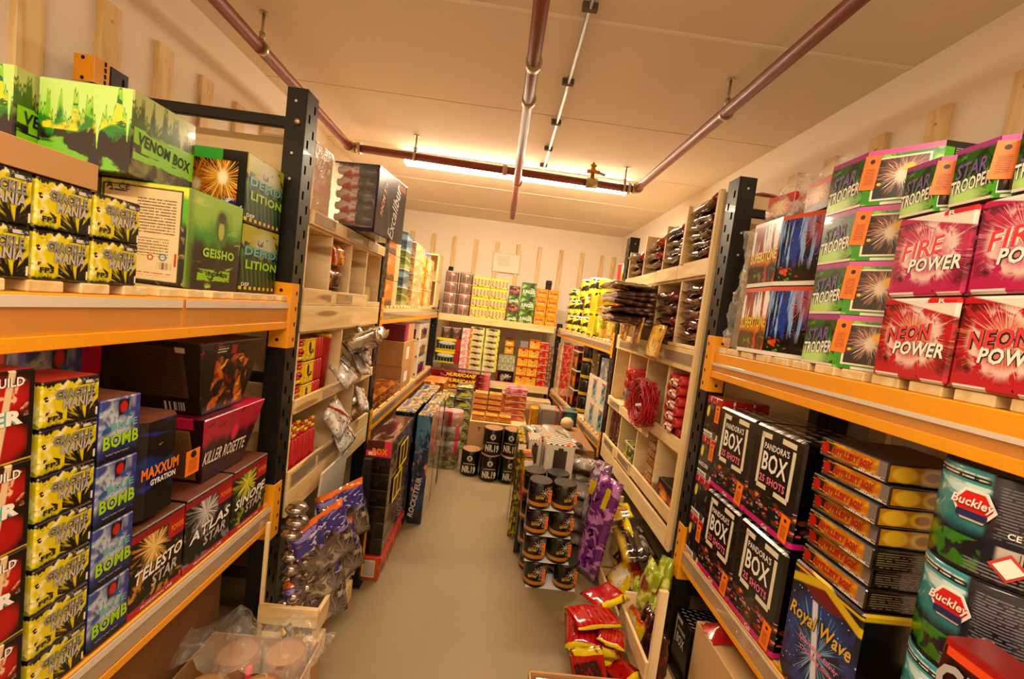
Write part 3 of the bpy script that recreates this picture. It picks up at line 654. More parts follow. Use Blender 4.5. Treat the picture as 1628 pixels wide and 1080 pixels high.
# ------------------------------------------------------------------ lower shelf
lsr = art('red_laser_face', '1a1210', [('disc', 'c3221b', .5, .72, .46, .2, .4), ('in', (.1, .5, .95, .9), 'noise', 'f0c69a', 6, .56, .64, 2), ('disc', 'b81f1a', .62, .24, .3, .2, .3), ('diag', 'e8cfa8', 1, -.16, .52, .60), ('in', (0, .0, 1, .35), 'diag', 'e8cfa8', 1, -.25, .4, .47), ('rect', 'e3c41e', 0, 0, 1, .03), ('rect', '1a1210', .92, .03, 1, 1)], .35)
for j in range(4):
    z = .681+.1755*j
    box('firework_box', f'red and black box with pale star burst in the corner stack, {ORD[j]} from below', 'box', (-.975, .675, z), (-.858, .815, z+.1745), [lsr, lsr, lsr, lsr, redtop, K_],
        [('R', 'NORD BUILD', .45, .88, .8, .1, W_, {'bold': .03, 'outline': K_}), ('R', 'LASER', .42, .50, .86, .16, W_, {'bold': .05, 'outline': TEAL})], 'red star boxes at the frame edge')
bmb = art('blue_bomb_face', '4d5a9c', [('noise', 'c3cbd6', 2.6, .46, .62, 4), ('side', '46409a', .72, .9), ('grad', '2a3f78', .36, .22, .3, 5, 3), ('grad', '17161c', .2, .08, .25, 5, 6), ('rect', '1a1014', .42, .72, .68, .96), ('disc', 'c92a22', .55, .84, .09, .09, .3), ('noise', '2c6aa8', 4, .6, .68, 7)], .35)
for j in range(4):
    z = .681+.1515*j
    box('firework_box', f'blue and white box with lime lettering, {ORD[j]} from below in the front stack', 'box', (-.968, .95, z), (-.858, 1.056, z+.1505), [bmb, bmb, bmb, bmb, darktop, K_],
        [('R', 'BOMB', .52, .33, .88, .22, LIME, {'bold': .035, 'outline': K_}), ('R', 'BLUE', .58, .56, .66, .12, TEAL, {'bold': .03}), ('R', 'www', .44, .13, .6, .03, GREY)], 'blue bomb boxes in the front stack')
# second row behind
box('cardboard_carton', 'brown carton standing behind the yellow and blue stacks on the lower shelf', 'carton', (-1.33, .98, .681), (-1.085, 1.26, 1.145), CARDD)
for j, y in enumerate((1.0,)):
    box('firework_box', 'dark box with lime lettering half hidden under the upper beam', 'box', (-1.2, .985, 1.147), (-1.06, 1.115, 1.385), [bmb, bmb, bmb, bmb, darktop, K_], [('R', 'BOMB', .5, .55, .86, .2, LIME, {'bold': .035, 'outline': K_})])
killp = art('pink_splash', '6a1030', [('grad', 'd3234f', .45, .6, .4, 4, 4), ('noise', '941a40', 4, .55, .68, 6)], .4)
box('firework_box', 'dark pink box hidden behind the blue bomb stack', 'box', (-1.33, 1.125, 1.147), (-1.14, 1.255, 1.36), killp)
# black hexagonal battery
gyr = art('black_lightning_wrap', '121217', [('grad', '1c3f86', .32, .5, .6, 5, 3), ('grad', '121217', .52, .62, .4, 5, 4), ('noise', '1f5a5a', 5, .62, .72, 8), ('noise', 'd8a41e', 9, .70, .73, 5), ('noise', '2a3f98', 4, .62, .70, 2)], .3, .3)
t = thing('firework_battery', 'black eight-sided fountain box with orange lettering between blue and pink boxes', 'box', (-.945, 1.137, .937))
link('wrapper', prism_mesh(hexa(.165, .155, .2), .262, [gyr, darktop], 'gyr'), t)
letter(t, 'R', 'MAXXUM', (.083, 0, .125), .125, .032, O_, .04); letter(t, 'R', 'GYRATION', (.083, .01, .095), .085, .016, W_, .03)
# star boxes
def star(label, y0, y1, cols, word, seed, z1=.915):
    m = art('star_'+word, '1a1512', [('burst', cols[0], .35, .72, .42, 14, seed, .5), ('burst', cols[1], .4, .7, .3, 18, seed+3, .5), ('in', (0, 0, 1, .6), 'noise', cols[0], 6, .56, .66, seed), ('rect', 'b3202c', .66, .66, 1, .9), ('rect', '9c1c22', 0, .88, 1, .97), ('rect', 'c3203a', 0, 0, 1, .09), ('rect', '191310', 0, .97, 1, 1)], .35)
    box('firework_box', label, 'box', (-1.06, y0, .681), (-.858, y1, z1), [m, m, m, m, darktop, K_], [('R', word, .52, .46, .9, .15, W_, {'bold': .025, 'shear': .25, 'tilt': R(4), 'outline': K_}), ('R', 'STAR', .62, .29, .5, .14, SILV, {'bold': .025, 'shear': .25, 'tilt': R(4), 'outline': K_}),
        ('R', 'PROFESSIONAL LINE', .5, .045, .6, .035, W_, {'bold': .01}), ('R', 'POWER', .84, .78, .26, .08, O_, {'bold': .03})], 'star burst boxes on the front edge')
star('box with golden star burst under the black eight-sided fountain', 1.058, 1.238, ('c7922e', 'f1d38a'), 'TELESTO', 2.0)
star('box with silver star burst beside the golden star burst box', 1.246, 1.462, ('8a8688', 'd8d4d2'), 'ATLAS', 5.0)
star('box with lime star burst beside the rack post on the lower shelf', 1.468, 1.68, ('9aa61e', 'e0dc5a'), 'SINOPE', 8.0)
kil = art('crimson_front', '3a0c20', [('grad', 'c01c4a', .52, .7, .3, 4, 4), ('noise', '5a1030', 4, .56, .7, 6), ('disc', 'e83a5a', .56, .62, .08, .12, .3)], .3, .3)
kil_e = art('crimson_end', '341018', [('rect', '8c6a48', .05, .05, .92, .82), ('lines', '5a4028', .1, .1, .88, .78, 34, 2.0), ('rect', 'c02450', 0, .84, 1, 1)], .35)
box('firework_box', 'crimson flared box with white lettering on top of the star boxes', 'box', (-1.08, 1.36, .917), (-.9, 1.575, 1.147), [kil, kil, kil_e, kil_e, killp, K_], [('R', 'KILLER ROSETTE', .42, .38, 1.0, .2, W_, {'bold': .01, 'tilt': R(-2)})], None, (1.42, 1.55))
fir = art('fire_monster_front', '1b1310', [('in', (.1, .05, .95, .8), 'noise', 'd8791a', 3.4, .46, .58, 3, 1, 1), ('in', (.1, .05, .9, .75), 'noise', 'f2b92e', 4.4, .56, .66, 5), ('disc', '2a1a14', .5, .5, .17, .22, .4), ('noise', '9a2418', 5, .62, .7, 8), ('rect', 'a81e1a', .42, .82, .56, .95), ('lines', 'd8d0c4', .1, .84, .34, .94, 26, 2.0), ('noise', '16100d', 8, .58, .64, 9)], .3, .3)
fir_e = art('dark_text_end', '2a1a12', [('rect', '5a4028', .02, .24, .9, .92), ('lines', '3a2818', .06, .28, .86, .88, 26, 2.0), ('bars', 'cfc6b8', .6, .05, .84, .17, 40), ('rect', 'c8c0b0', .82, .86, .92, .93)], .4)
box('firework_box', 'black flared box with fiery monster picture just under the upper beam', 'box', (-1.19, 1.335, 1.149), (-.9, 1.545, 1.385), [fir, fir, fir_e, fir_e, darktop, K_], [], None, (1.2, 1.6))
t = thing('price_tag', 'small orange price tag hanging beside the crimson flared box', 'price tag', (-.856, 1.25, 1.0))
link('tag_card', box_mesh(.0015, .055, .075, [m_tag]*6, .0003), t); link('hook_loop', lathe_mesh([(.011, 0), (.011, .0015)], [K_], 'tagloop', 8), t, (.001, 0, .062), ROT['R'])
# cartons under the lowest shelf and the tube carton on the floor
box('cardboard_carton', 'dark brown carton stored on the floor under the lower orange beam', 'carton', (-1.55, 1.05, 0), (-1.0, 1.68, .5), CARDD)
bag = film('clear_bag', 'fff6e8', .15)
t = thing('tube_carton', 'open brown carton with cardboard tubes and clear plastic film on the floor', 'carton', (-.76, 1.3, 0))
S = (.42, .62, .2)
bar('carton_base', t, (-S[0]/2, -S[1]/2, 0), (S[0]/2, S[1]/2, .006), CARD)
for lo, hi in (((-S[0]/2, -S[1]/2, 0), (-S[0]/2+.006, S[1]/2, S[2])), ((S[0]/2-.006, -S[1]/2, 0), (S[0]/2, S[1]/2, S[2])), ((-S[0]/2, -S[1]/2, 0), (S[0]/2, -S[1]/2+.006, S[2])), ((-S[0]/2, S[1]/2-.006, 0), (S[0]/2, S[1]/2, S[2]))): bar('carton_wall', t, lo, hi, CARD, .001)
m_disc = plain('tube_end_card', 'a9794a', .75, var=.1, vscale=12); m_fuse = plain('pink_fuse', 'e63a4a', .5)
t['label'] = 'open brown carton on the floor below the star boxes'
def mortar(x, y, i):
    q = thing('cardboard_tube', f'brown cardboard tube standing in the floor carton, {ORD[i]} of its set', 'tube', (-.76+x, 1.3+y, .007), 0, 'cardboard tubes in the floor carton')
    link('tube_wall', lathe_mesh([(.072, 0), (.074, .225), (.066, .228), (.064, .21)], [CARDD], 'mortar', 22), q); link('end_disc', lathe_mesh([(.066, 0), (.066, .006)], [m_disc], 'mortardisc', 22), q, (0, 0, .216))
for i, (x, y) in enumerate(((.118, .21), (-.045, .19), (.11, .045), (-.06, .03), (.11, -.12), (-.06, -.14))): mortar(x, y, i)
for i, (x, y) in enumerate(((.035, .115), (.03, -.04))):
    q = thing('fuse_stick', f'short pink fuse stick between the cardboard tubes, {["rear", "front"][i]} one', 'fuse', (-.76+x, 1.3+y, .007), 0, 'pink fuse sticks'); link('stick', lathe_mesh([(.012, 0), (.012, .235), (.009, .245), (0, .247)], [m_fuse], 'fuse', 10), q)
def crumpled(nx, ny, fx, seed, amp):
    """sheet of crumpled film: fx(u, v) gives the point"""
    r_ = random.Random(seed); bm = bmesh.new(); uvl = bm.loops.layers.uv.new('UVMap')
    g = [[bm.verts.new(Vector(fx(i/nx, j/ny))+Vector((r_.uniform(-amp, amp), r_.uniform(-amp, amp), r_.uniform(-amp, amp)))) for j in range(ny+1)] for i in range(nx+1)]
    for i in range(nx):
        for j in range(ny):
            f = bm.faces.new((g[i][j], g[i+1][j], g[i+1][j+1], g[i][j+1])); f.smooth = True
            for l, (a, b_) in zip(f.loops, ((i, j), (i+1, j), (i+1, j+1), (i, j+1))): l[uvl].uv = (a/nx, b_/ny)
    return bm
bm = crumpled(22, 14, lambda u, v: ((u-.5)*.50, .10+.26*v+.02*math.sin(u*9), .225+.075*math.sin(v*3.1)+.03*math.sin(u*14+v*5)-.05*(abs(u-.5)*2)**3), 5, .010)
o = link('plastic_film', finish(bm, 'film', bag), None, (-.76, 1.3, .01)); tag(o, 'crumpled clear plastic bag film lying over the cardboard tubes', 'plastic bag')
# ================================================================== goods on the rack with the pink boxes
whiteb = plain('white_card', 'ece6dc', .45); greytop = plain('grey_card_top', '8a6a58', .7)
# -- tall eight-sided boxes with night-sky print
sn_l = art('nova_left', '9a2a20', [('noise', 'eef2f4', 2.4, .46, .54, 2, 4, .7), ('noise', '6a8ac0', 2.4, .60, .66, 6, 4, .7), ('grad', 'c8281c', .60, .46, .4, 6, 2), ('grad', 'e8901a', .50, .42, .3, 8, 4), ('grad', '1c120e', .40, .30, .25, 6, 3), ('in', (0, .06, 1, .36), 'noise', 'c8301c', 4, .54, .60, 7, 2, 1), ('in', (.2, .06, 1, .26), 'noise', '4aa42a', 3, .58, .61, 9, 1.5, 3), ('rect', 'e07a5a', 0, .94, 1, 1), ('rect', 'f0ebe2', 0, 0, 1, .06)], .2, .6)
sn_r = art('nova_right', '10153a', [('noise', '2450b0', 2.2, .45, .58, 5, 3, .6), ('noise', '9cc8f4', 2.4, .50, .60, 2, 4, .5), ('in', (.5, .4, 1, 1), 'burst', 'd8702a', .85, .8, .5, 44, 4.0, .54), ('dots', 'e8a060', 22, 18, .13, 3.0), ('grad', '14110e', .36, .24, .2, 5, 3), ('in', (.1, .12, 1, .34), 'noise', 'e0521e', 3.4, .54, .60, 5, 1, 2.4), ('in', (.1, .14, 1, .3), 'noise', 'f2b040', 3.4, .62, .66, 5, 1, 2.4), ('in', (.1, .06, 1, .2), 'noise', '62b02c', 3, .54, .58, 12, 1, 3), ('rect', 'e06a4a', 0, .94, 1, 1), ('rect', 'f0ebe2', 0, 0, 1, .06)], .2, .6)
pts_n = [(-.14, .19), (-.14, .02), (-.085, -.15), (.06, -.18), (.14, -.1), (.14, .19)]
for j in range(2):
    t = thing('firework_battery', f'tall faceted box with red and blue night print, {"upper" if j else "lower"} of two by the post', 'box', (1.145, 1.555, 1.553+.262*j), 0, 'red and blue night print boxes')
    link('wrapper', facet_mesh(pts_n, .258, [sn_l, sn_r, whiteb, greytop], [0, 1, 2, 2, 2, 2], 'nova'), t)
    facet_letter(t, pts_n[0], pts_n[1], 'SUPERSTONE', .5, .12, .16, .042, Y_, .03, .1, R(3), outline=BROWNK)
# -- small boxes in clear film on top
sm = art('film_box_print', 'b8242a', [('disc', 'f0b020', .5, .55, .3, .35, .5), ('burst', 'f8e8c0', .5, .6, .4, 12, 3.0, .5), ('rect', '2a1410', 0, 0, 1, .28), ('rect', 'c8342c', .0, .8, 1, 1)], .3)
clear = film('clear_wrap', 'fff8ee', .22)
for i, (y, z, r_) in enumerate(((1.70, 2.08, 8), (1.48, 2.08, -6))):
    t = thing('wrapped_box', f'small red box in crumpled clear film on top of the night print boxes, {["further", "nearer"][i]} one', 'box', (1.13, y, 2.076), R(r_), 'film-wrapped boxes on the night print stack')
    link('box_body', box_mesh(.15, .135, .115, [sm]*6, .003), t)
    bm = crumpled(16, 8, lambda u, v: ((.10+.02*math.sin(v*9))*(1-.75*max(0, v-.62)/.38)*math.cos(u*6.283)+.01*v, (.095+.02*math.sin(u*12))*(1-.75*max(0, v-.62)/.38)*math.sin(u*6.283), .002+.20*v), 20+i, .006)
    link('clear_film', finish(bm, 'film', clear), t)
# hanging film beside the post
bm = crumpled(8, 22, lambda u, v: (.0+.02*math.sin(v*7+u*3), (u-.5)*.12*(1-.3*v), .52*v), 33, .012)
o = link('clear_film_sleeve', finish(bm, 'film', clear), None, (1.02, 1.80, 1.555)); tag(o, 'hanging clear plastic sleeve between the rack post and the night print boxes', 'plastic sleeve')
# -- green trooper boxes with firework photo
tr_t = art('trooper_text', '2a6a1c', [('noise', '0f3a12', 3.4, .46, .56, 3), ('noise', '5fb826', 4, .6, .66, 6), ('noise', 'a8b0a0', 3, .66, .69, 11), ('disc', 'c0e890', .35, .14, .4, .2, .6), ('grad', 'b04a9a', .88, .94, .12, 4, 2), ('rect', 'e6dcd4', 0, 0, 1, .05)], .22, .5)
tr_p = art('trooper_photo', '3f9a22', [('noise', '9ae23a', 4, .56, .66, 2), ('rect', 'd86ab0', 0, .9, 1, 1), ('rect', 'f2ecd8', .12, .08, .86, .85), ('rect', '140f0c', .15, .11, .83, .82), ('in', (.15, .11, .83, .82), 'burst', 'c87a5a', .56, .6, .66, 44, 2.0, .57), ('in', (.15, .11, .83, .82), 'burst', 'f8ead8', .50, .5, .36, 40, 5.0, .56), ('disc', 'f4e4cc', .5, .5, .07, .12, .5), ('disc', 'ffd23a', .60, .62, .08, .08, .4), ('in', (.15, .11, .83, .4), 'dots', 'f0c81e', 8, 8, .26, 3.0), ('rect', 'efe8dc', .28, 0, .62, .05)], .22, .5)
tr_s = art('trooper_back', '1a1a14', [('rect', '62c02a', 0, .1, .3, .9), ('lines', 'b8b0a4', .35, .1, .95, .9, 30, 3.0)], .3)
pts_t = [(-.125, .13), (-.125, .0), (-.025, -.125), (.06, -.125), (.125, -.06), (.125, .13)]
pts_s = [(-.125, .058), (-.125, -.028), (-.088, -.058), (.06, -.058), (.125, -.01), (.125, .058)]
def trooper(label, x, y, z, grp, s=1.0, h=.148, rz=0, tg=True, slim=False):
    p = pts_s if slim else [(a*s, b_*s) for a, b_ in pts_t]
    t = thing('firework_battery', label, 'box', (x, y, z), rz, grp)
    link('wrapper', facet_mesh(p, h, [tr_t, tr_p, tr_s, greytop], [0, 1, 2, 2, 2, 2], f'troop{s}{h}{slim}'), t); q = .72 if slim else s
    facet_letter(t, p[0], p[1], 'STAR', .42, h*.6, .085*q, h*.26, plain('ink_purple', '6f5490', .4), .02, .3, R(6), outline=K_); facet_letter(t, p[0], p[1], 'TROOPER', .47, h*.34, .11*q, h*.24, W_, .025, .2, R(6), outline=K_)
    if tg: facet_sticker(t, p[1], p[2], .07 if not slim else .2, h*.6, .036, h*.62, m_tag, R(-4))
for j in range(4):
    trooper(f'green faceted box with firework photo in the front column, {ORD[j]} from below', 1.135, 1.238, 1.553+.159*j, 'green firework photo boxes, front column', 1, .157)
for j in range(4):
    trooper(f'green faceted box with firework photo in the recessed column, {ORD[j]} from below', 1.37, 1.03, 1.553+.159*j, 'green firework photo boxes, recessed column', .9, .157)
for i, (y, x) in enumerate(((1.04, 1.13), (.918, 1.13), (.796, 1.13))):
    trooper(f'green faceted box lying on top of the pink boxes, {ORD[i]} from the column', x, y, 1.964, 'green boxes on top of the pink boxes', 1, .13, slim=True)
# -- pink and red burst boxes
def burst_art(nm, c0, c1, c2):
    return art(nm, c0, [('disc', c1, .5, .48, .46, .46, .5), ('burst', c2, .5, .52, .72, 34, 1.0, .54), ('noise', c0, 4, .57, .68, 5), ('disc', 'ecd6cc', .5, .52, .36, .37, .16), ('noise', c1, 5, .50, .60, 3), ('disc', c2, .5, .5, .25, .25, .25), ('in', (.12, .12, .9, .9), 'burst', 'f2dcd0', .5, .55, .6, 70, 4.0, .60), ('grad', c1, .26, .12, .3, 4, 3), ('noise', c0, 7, .64, .70, 8), ('rect', c1, 0, .92, 1, 1), ('diag', 'efe6dc', .25, 1, 1.02, 1.2), ('rect', 'd8353a', .62, .93, 1, 1), ('rect', 'efe6dc', .06, 0, .4, .05), ('rect', 'efe6dc', .7, 0, .97, .04)], .2, .6)
firep = burst_art('pink_burst', '2e0c1e', 'c42a66', 'd87a98'); neonp = burst_art('red_burst', '1e0c0a', 'c4283a', 'd8785a')
REDI = plain('ink_bright_red', 'e2363c', .4)
for i, (y0, y1) in enumerate(((.905, 1.09), (.715, .90))):
    w1 = 'further along from the frame edge' if i == 0 else 'cut by the frame edge'
    box('firework_box', f'square box with red firework burst on the slats, {w1}', 'box', (1.0, y0, 1.553), (1.2, y1, 1.753), [neonp, neonp, neonp, neonp, greytop, greytop], [('L', 'NEON', .44, .56, .62, .2, REDI, {'bold': .02, 'shear': .25, 'tilt': R(8), 'outline': K_}), ('L', 'POWER', .60, .38, .66, .17, W_, {'bold': .03, 'shear': .15, 'outline': K_}), ('L', 'R', .8, .955, .08, .05, W_)], 'red burst boxes', bevel=.006)
    box('firework_box', f'square box with pink firework burst above a red one, {w1}', 'box', (1.0, y0, 1.757), (1.2, y1, 1.957), [firep, firep, firep, firep, greytop, greytop], [('L', 'FIRE', .42, .58, .56, .2, REDI, {'bold': .02, 'shear': .25, 'tilt': R(8), 'outline': W_}), ('L', 'POWER', .60, .38, .66, .17, W_, {'bold': .03, 'shear': .15, 'outline': K_}), ('L', 'R', .72, .955, .08, .05, W_)], 'pink burst boxes', bevel=.006)
nav = art('navy_stand', '141a2c', [('rect', 'c8ccd4', .9, .05, .95, .95)], .3)
box('display_box', 'dark blue box with pale edge at the frame border beside the red burst box', 'box', (.992, .60, 1.553), (1.12, .708, 1.66), nav)
# ------------------------------------------------------------------ lower shelf
pin = art('pinwheel_pack', '241f1e', [('noise', '8a8480', 5, .56, .68, 3), ('noise', '121010', 4, .55, .6, 6), ('rect', 'b81f24', 0, .84, 1, 1), ('in', (0, .86, 1, .98), 'dots', 'f2e8dc', 9, 3, .2, 1.0), ('rect', 'ece4da', 0, 0, 1, .14), ('in', (0, .02, .6, .12), 'grid', '2a2420', 9, 8, .3), ('disc', '5a5450', .8, .1, .13, .1, .1), ('disc', 'e8dc2a', .18, .62, .09, .14, .1)], .25, .5)
pin_t = art('pinwheel_top', 'b81f24', [('grid', 'e8dccf', 8, 3, .16), ('rect', '1c1614', .0, .0, 1, .14)], .3, .4)
for j in range(4):
    z = .581+.187*j
    box('firework_pack', f'photo pack with red starred border beside the rack post, {ORD[j]} from below', 'pack', (1.005, 1.786, z), (1.22, 1.911, z+.185), [pin, pin, pin, pin, pin_t, K_], [('L', 'WHITE SPIN', .4, .3, .7, .1, W_, {'bold': .02, 'outline': K_})] if j == 2 else [], 'starred photo packs beside the post', stickers=[('L', .82, .62 if j % 2 else .7, .035, .075, m_tag)] if j != 1 else ())
pan = art('black_sparkle_box', '141112', [('in', (0, .12, 1, .34), 'dots', '7a3a24', 5, 14, .42, 3.0), ('in', (0, .12, 1, .33), 'dots', 'e8a33a', 5, 14, .2, 3.0), ('in', (0, .10, 1, .28), 'dots', '5ab03a', 6, 17, .2, 8.0), ('in', (0, .14, 1, .34), 'dots', 'c89ad8', 7, 19, .2, 11.0), ('in', (0, .12, 1, .3), 'dots', 'e0583a', 6, 16, .22, 14.0), ('rect', 'cf2a86', 0, 0, 1, .075)], .22, .5)
pan_fr = art('torn_frame', 'e6ddc4', [('noise', 'cfc6ae', 9, .6, .7, 2)], .5)
tubes_top = art('tube_tops', '100e0d', [('stripes', 'c8c4bc', 5, 0, .45), ('stripes', '100e0d', 0, 5, .35), ('stripes', '2a2724', 10, 10, .3)], .2, .6)
def pandora(label, y0, y1, z):
    r_ = box('firework_box', label, 'box', (1.0, y0, z), (1.30, y1, z+.355), [pan, pan, pan, pan, tubes_top, K_], [('L', "PANDORA'S", .5, .815, .5, .065, W_, {'bold': .012, 'tilt': R(2)}), ('L', 'BOX', .5, .66, .5, .19, W_, {'bold': .02}), ('L', '25 SHOTS', .5, .485, .52, .075, PINK, {'bold': .03}), ('L', 'Cali', .5, .04, .12, .04, W_)], 'black boxes with torn cream frame', bevel=.008,
        stickers=[('L', .86, .16, .04, .085, m_tag, 'price_tag', R(-5))])
    sy, sz = y1-y0, .355
    for u, v, a, b_ in ((.19, .66, .05, .5), (.83, .64, .05, .46), (.27, .91, .2, .05), (.72, .92, .26, .05), (.3, .40, .2, .045), (.7, .395, .26, .045)):
        sticker(r_, 'L', face_point('L', .30, sy, sz, u, v), a*sy, b_*sz, pan_fr, 'torn_frame_strip', R(rnd.uniform(-2, 2)), .001)
for j in range(2):
    for i, (y0, y1) in enumerate(((1.527, 1.782), (1.265, 1.522))):
        pandora(f'black box with torn cream frame, {"upper" if j else "lower"} row, {["beside the starred packs", "beside the flat gold boxes"][i]}', y0, y1, .581+.368*j)
art_f = art('gold_flat_front', '3a2414', [('side', 'c8861e', .18, .3), ('noise', 'e8b02e', 4, .52, .62, 2), ('side', '8a8078', .86, .9), ('grad', '6a5a4a', .3, .1, .2, 5, 3), ('disc', 'c0281e', .09, .5, .06, .3, .2), ('lines', 'd8d0c4', .55, .08, .98, .24, 6, 2.0)], .18, .6)
art_e = art('gold_flat_end', '241a12', [('side', '2a2018', .0, .1), ('rect', 'b8861c', .02, .12, .62, .9), ('disc', 'e0b83a', .18, .5, .13, .36, .2), ('disc', 'e0b83a', .46, .5, .13, .36, .2), ('disc', 'a8781a', .46, .5, .08, .22, .2)], .18, .6)
art_e2 = art('text_flat_end', '2a2018', [('lines', '8a7a60', .05, .15, .85, .9, 9, 2.0)], .18, .6)
for j in range(7):
    z = .952+.0555*j; dx = [0, .012, -.006, .008, -.01, .006, .0][j]; dy = [0, .008, -.004, .006, .0, -.006, .004][j]
    e = art_e if j > 2 else art_e2
    box('firework_box', f'flat gold and black box in the pile on the blue crystal box, {ORD[j]} from below', 'box', (1.01+dx, 1.0+dy, z), (1.27+dx, 1.222+dy, z+.0545), [art_f, art_f, e, e, DARK, DARK], [('L', 'ARTILLERY BOX', .5, .52, .62, .42, R_, {'bold': .02, 'shear': .15, 'outline': BROWNK}), ('L', 'ART.NO.1089', .78, .14, .3, .14, W_)], 'flat gold boxes in a pile', bevel=.003)
roy = art('blue_crystal_front', '0c1230', [('disc', '1f4f9c', .52, .42, .46, .40, .3), ('disc', '10204e', .52, .42, .34, .29, .3), ('noise', '0a0e26', 4, .56, .68, 6), ('in', (.1, .05, .95, .78), 'burst', '8ab4dc', .52, .42, .5, 44, 3.0, .58), ('in', (.2, .2, .8, .8), 'diag', 'd8dae6', 1, .25, .56, .64), ('noise', '1a3a78', 6, .58, .64, 9), ('dots', 'b8d4f0', 16, 20, .12, 2.0), ('disc', '7a1a1c', .5, .98, .42, .17, .03), ('diag', 'd8b822', .24, 1, 1.06, 1.13), ('diag', 'd8b822', -.24, 1, .82, .89), ('diag', '17120e', .24, 1, 1.13, 1.5), ('rect', 'd8b822', 0, .95, 1, .97), ('diag', 'd8b822', 1, 1, .0, .12), ('diag', '6a1a1a', 1, 1, -.1, .05), ('disc', 'd8b020', .5, .02, .14, .08, .1), ('disc', 'b02a20', .5, .02, .11, .06, .1)], .22, .5)
roy_e = art('black_text_end', '15120f', [('lines', '7a746c', .45, .3, .95, .75, 40, 2.0), ('rect', 'd8b822', 0, .95, 1, 1), ('diag', 'd8d0c0', .4, 1, .30, .34)], .25, .4)
GOLD2 = plain('ink_gold_script', 'e3b640', .3, .2)
box('firework_box', 'blue crystal print box with gold trim under the flat gold boxes', 'box', (1.005, .99, .581), (1.30, 1.238, .948), [roy, roy, roy_e, roy_e, DARK, DARK], [('L', 'Royal Wave', .5, .62, .9, .15, GOLD2, {'bold': .02, 'shear': .3, 'tilt': R(4), 'outline': K_}), ('L', 'Sparkling Silver', .55, .45, .6, .05, PINK, {'shear': .3}), ('L', 'Crackling Show', .55, .38, .5, .05, PINK, {'shear': .3}), ('L', '24', .5, .03, .1, .06, GOLD2)], None, bevel=.006, stickers=[('L', .82, .17, .05, .1, m_tag)])
# -- round batteries with bird badge
bck = art('teal_badge_wrap', '1d2238', [('in', (.52, 0, .81, 1), 'grad', '4a9aa0', .34, .5, .2, 5, 3), ('in', (.52, .5, .81, .85), 'noise', 'c8e0dc', 3, .5, .6, 2, 3, 1), ('in', (.52, .04, .81, .34), 'noise', '4a9a2a', 6, .45, .55, 4, 4, 1), ('rect', '1a1216', .52, .88, .81, .93), ('lines', 'd8d0c4', .58, .9, .8, .96, 26, 3.0), ('lines', '7a7a84', .83, .42, .995, .92, 34, 2.0), ('lines', '7a7a84', .02, .42, .2, .92, 34, 2.0), ('rect', 'd0c8c0', .84, .22, .99, .36), ('bars', '17141a', .88, .23, .96, .35, 260), ('lines', '9a9a9c', .78, .04, .9, .16, 30, 2.0)], .25, .5)
dk2 = plain('dark_lid', '2a1c18', .6)
badge = art('bird_badge', 'f2e8e4', [('disc', 'c83a30', .5, .62, .34, .2, .1), ('disc', '2a2a5a', .5, .36, .42, .12, .1), ('disc', 'e89a5a', .58, .68, .16, .12, .1)], .35)
for j in range(3):
    z = .745+.218*j
    t = thing('firework_battery', f'dark blue round battery with bird badge and small print, {ORD[j]} from below', 'box', (1.125, .832, z), R(-8+j*3), 'round bird badge batteries')
    link('wrapper', lathe_mesh([(.112, 0), (.115, .004), (.115, .209), (.112, .214)], [bck], 'buck', 28), t); link('lid', lathe_mesh([(.111, 0), (.111, .002)], [dk2], 'bucklid', 28), t, (0, 0, .214))
    for nm, a, zz, w_, h_, mt_ in (('badge', 192, .14, .066, .066, badge), ('hazard_mark', 222, .042, .04, .04, plain('hazard_red', 'c0392b', .4))):
        c = Vector((math.cos(R(a)), math.sin(R(a)), 0)); p0 = (.115*c.x+.05*c.y, .115*c.y-.05*c.x); p1 = (.115*c.x-.05*c.y, .115*c.y+.05*c.x)
        if nm == 'badge':
            for q, (rr2, mm, nn) in enumerate(((.037, W_, 'badge'), (.031, R_, 'badge_field'))):
                ho = link(nn, lathe_mesh([(rr2, 0), (rr2, .0012)], [mm], f'hexbadge{q}', 6), t); ho.matrix_local = facet_frame(p0, p1, .5, zz, .002+.0012*q) @ Matrix.Rotation(R(30), 4, 'Z')
            facet_sticker(t, p0, p1, .5, zz-.02, .05, .014, NAVY, 0, 'badge_ribbon', .0055)
        else: facet_sticker(t, p0, p1, .5, zz, w_, h_, mt_, R(45), nm, .003)
        if nm == 'badge': facet_letter(t, p0, p1, 'Buckley', .5, zz+.004, .07, .024, W_, .02, .2, 0, 'lettering', .008, outline=R_)
        else: facet_sticker(t, p0, p1, .5, zz, .03, .03, W_, R(45), 'hazard_centre', .005)
    a = 216; c = Vector((math.cos(R(a)), math.sin(R(a)), 0)); p0 = (.115*c.x+.05*c.y, .115*c.y-.05*c.x); p1 = (.115*c.x-.05*c.y, .115*c.y+.05*c.x)
    facet_letter(t, p0, p1, 'CE', .62, .105, .018, .012, W_, .02, 0, 0, 'lettering', .004)
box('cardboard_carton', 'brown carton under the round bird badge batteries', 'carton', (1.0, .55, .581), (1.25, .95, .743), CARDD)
cra = art('red_crack_wrap', '5a1614', [('noise', '2a0c0c', 4, .5, .65, 3), ('rect', 'e8602a', .1, .80, .95, .93), ('rect', 'b02420', 0, .9, 1, 1)], .3, .4)
t = box('firework_box', 'dark red box with silver block letters in the picture corner', 'box', (.905, .60, .93), (1.0, .742, 1.095), [cra, cra, cra, cra, plain('red_foil', '7a1a18', .3, .2), K_], [('L', 'CRA', .45, .56, .8, .36, SILV, {'bold': .05, 'shear': .2, 'outline': R_})], None, (.85, .9))
box('cardboard_carton', 'small brown carton carrying the dark red box in the picture corner', 'carton', (.90, .58, .745), (.998, .76, .928), CARD)
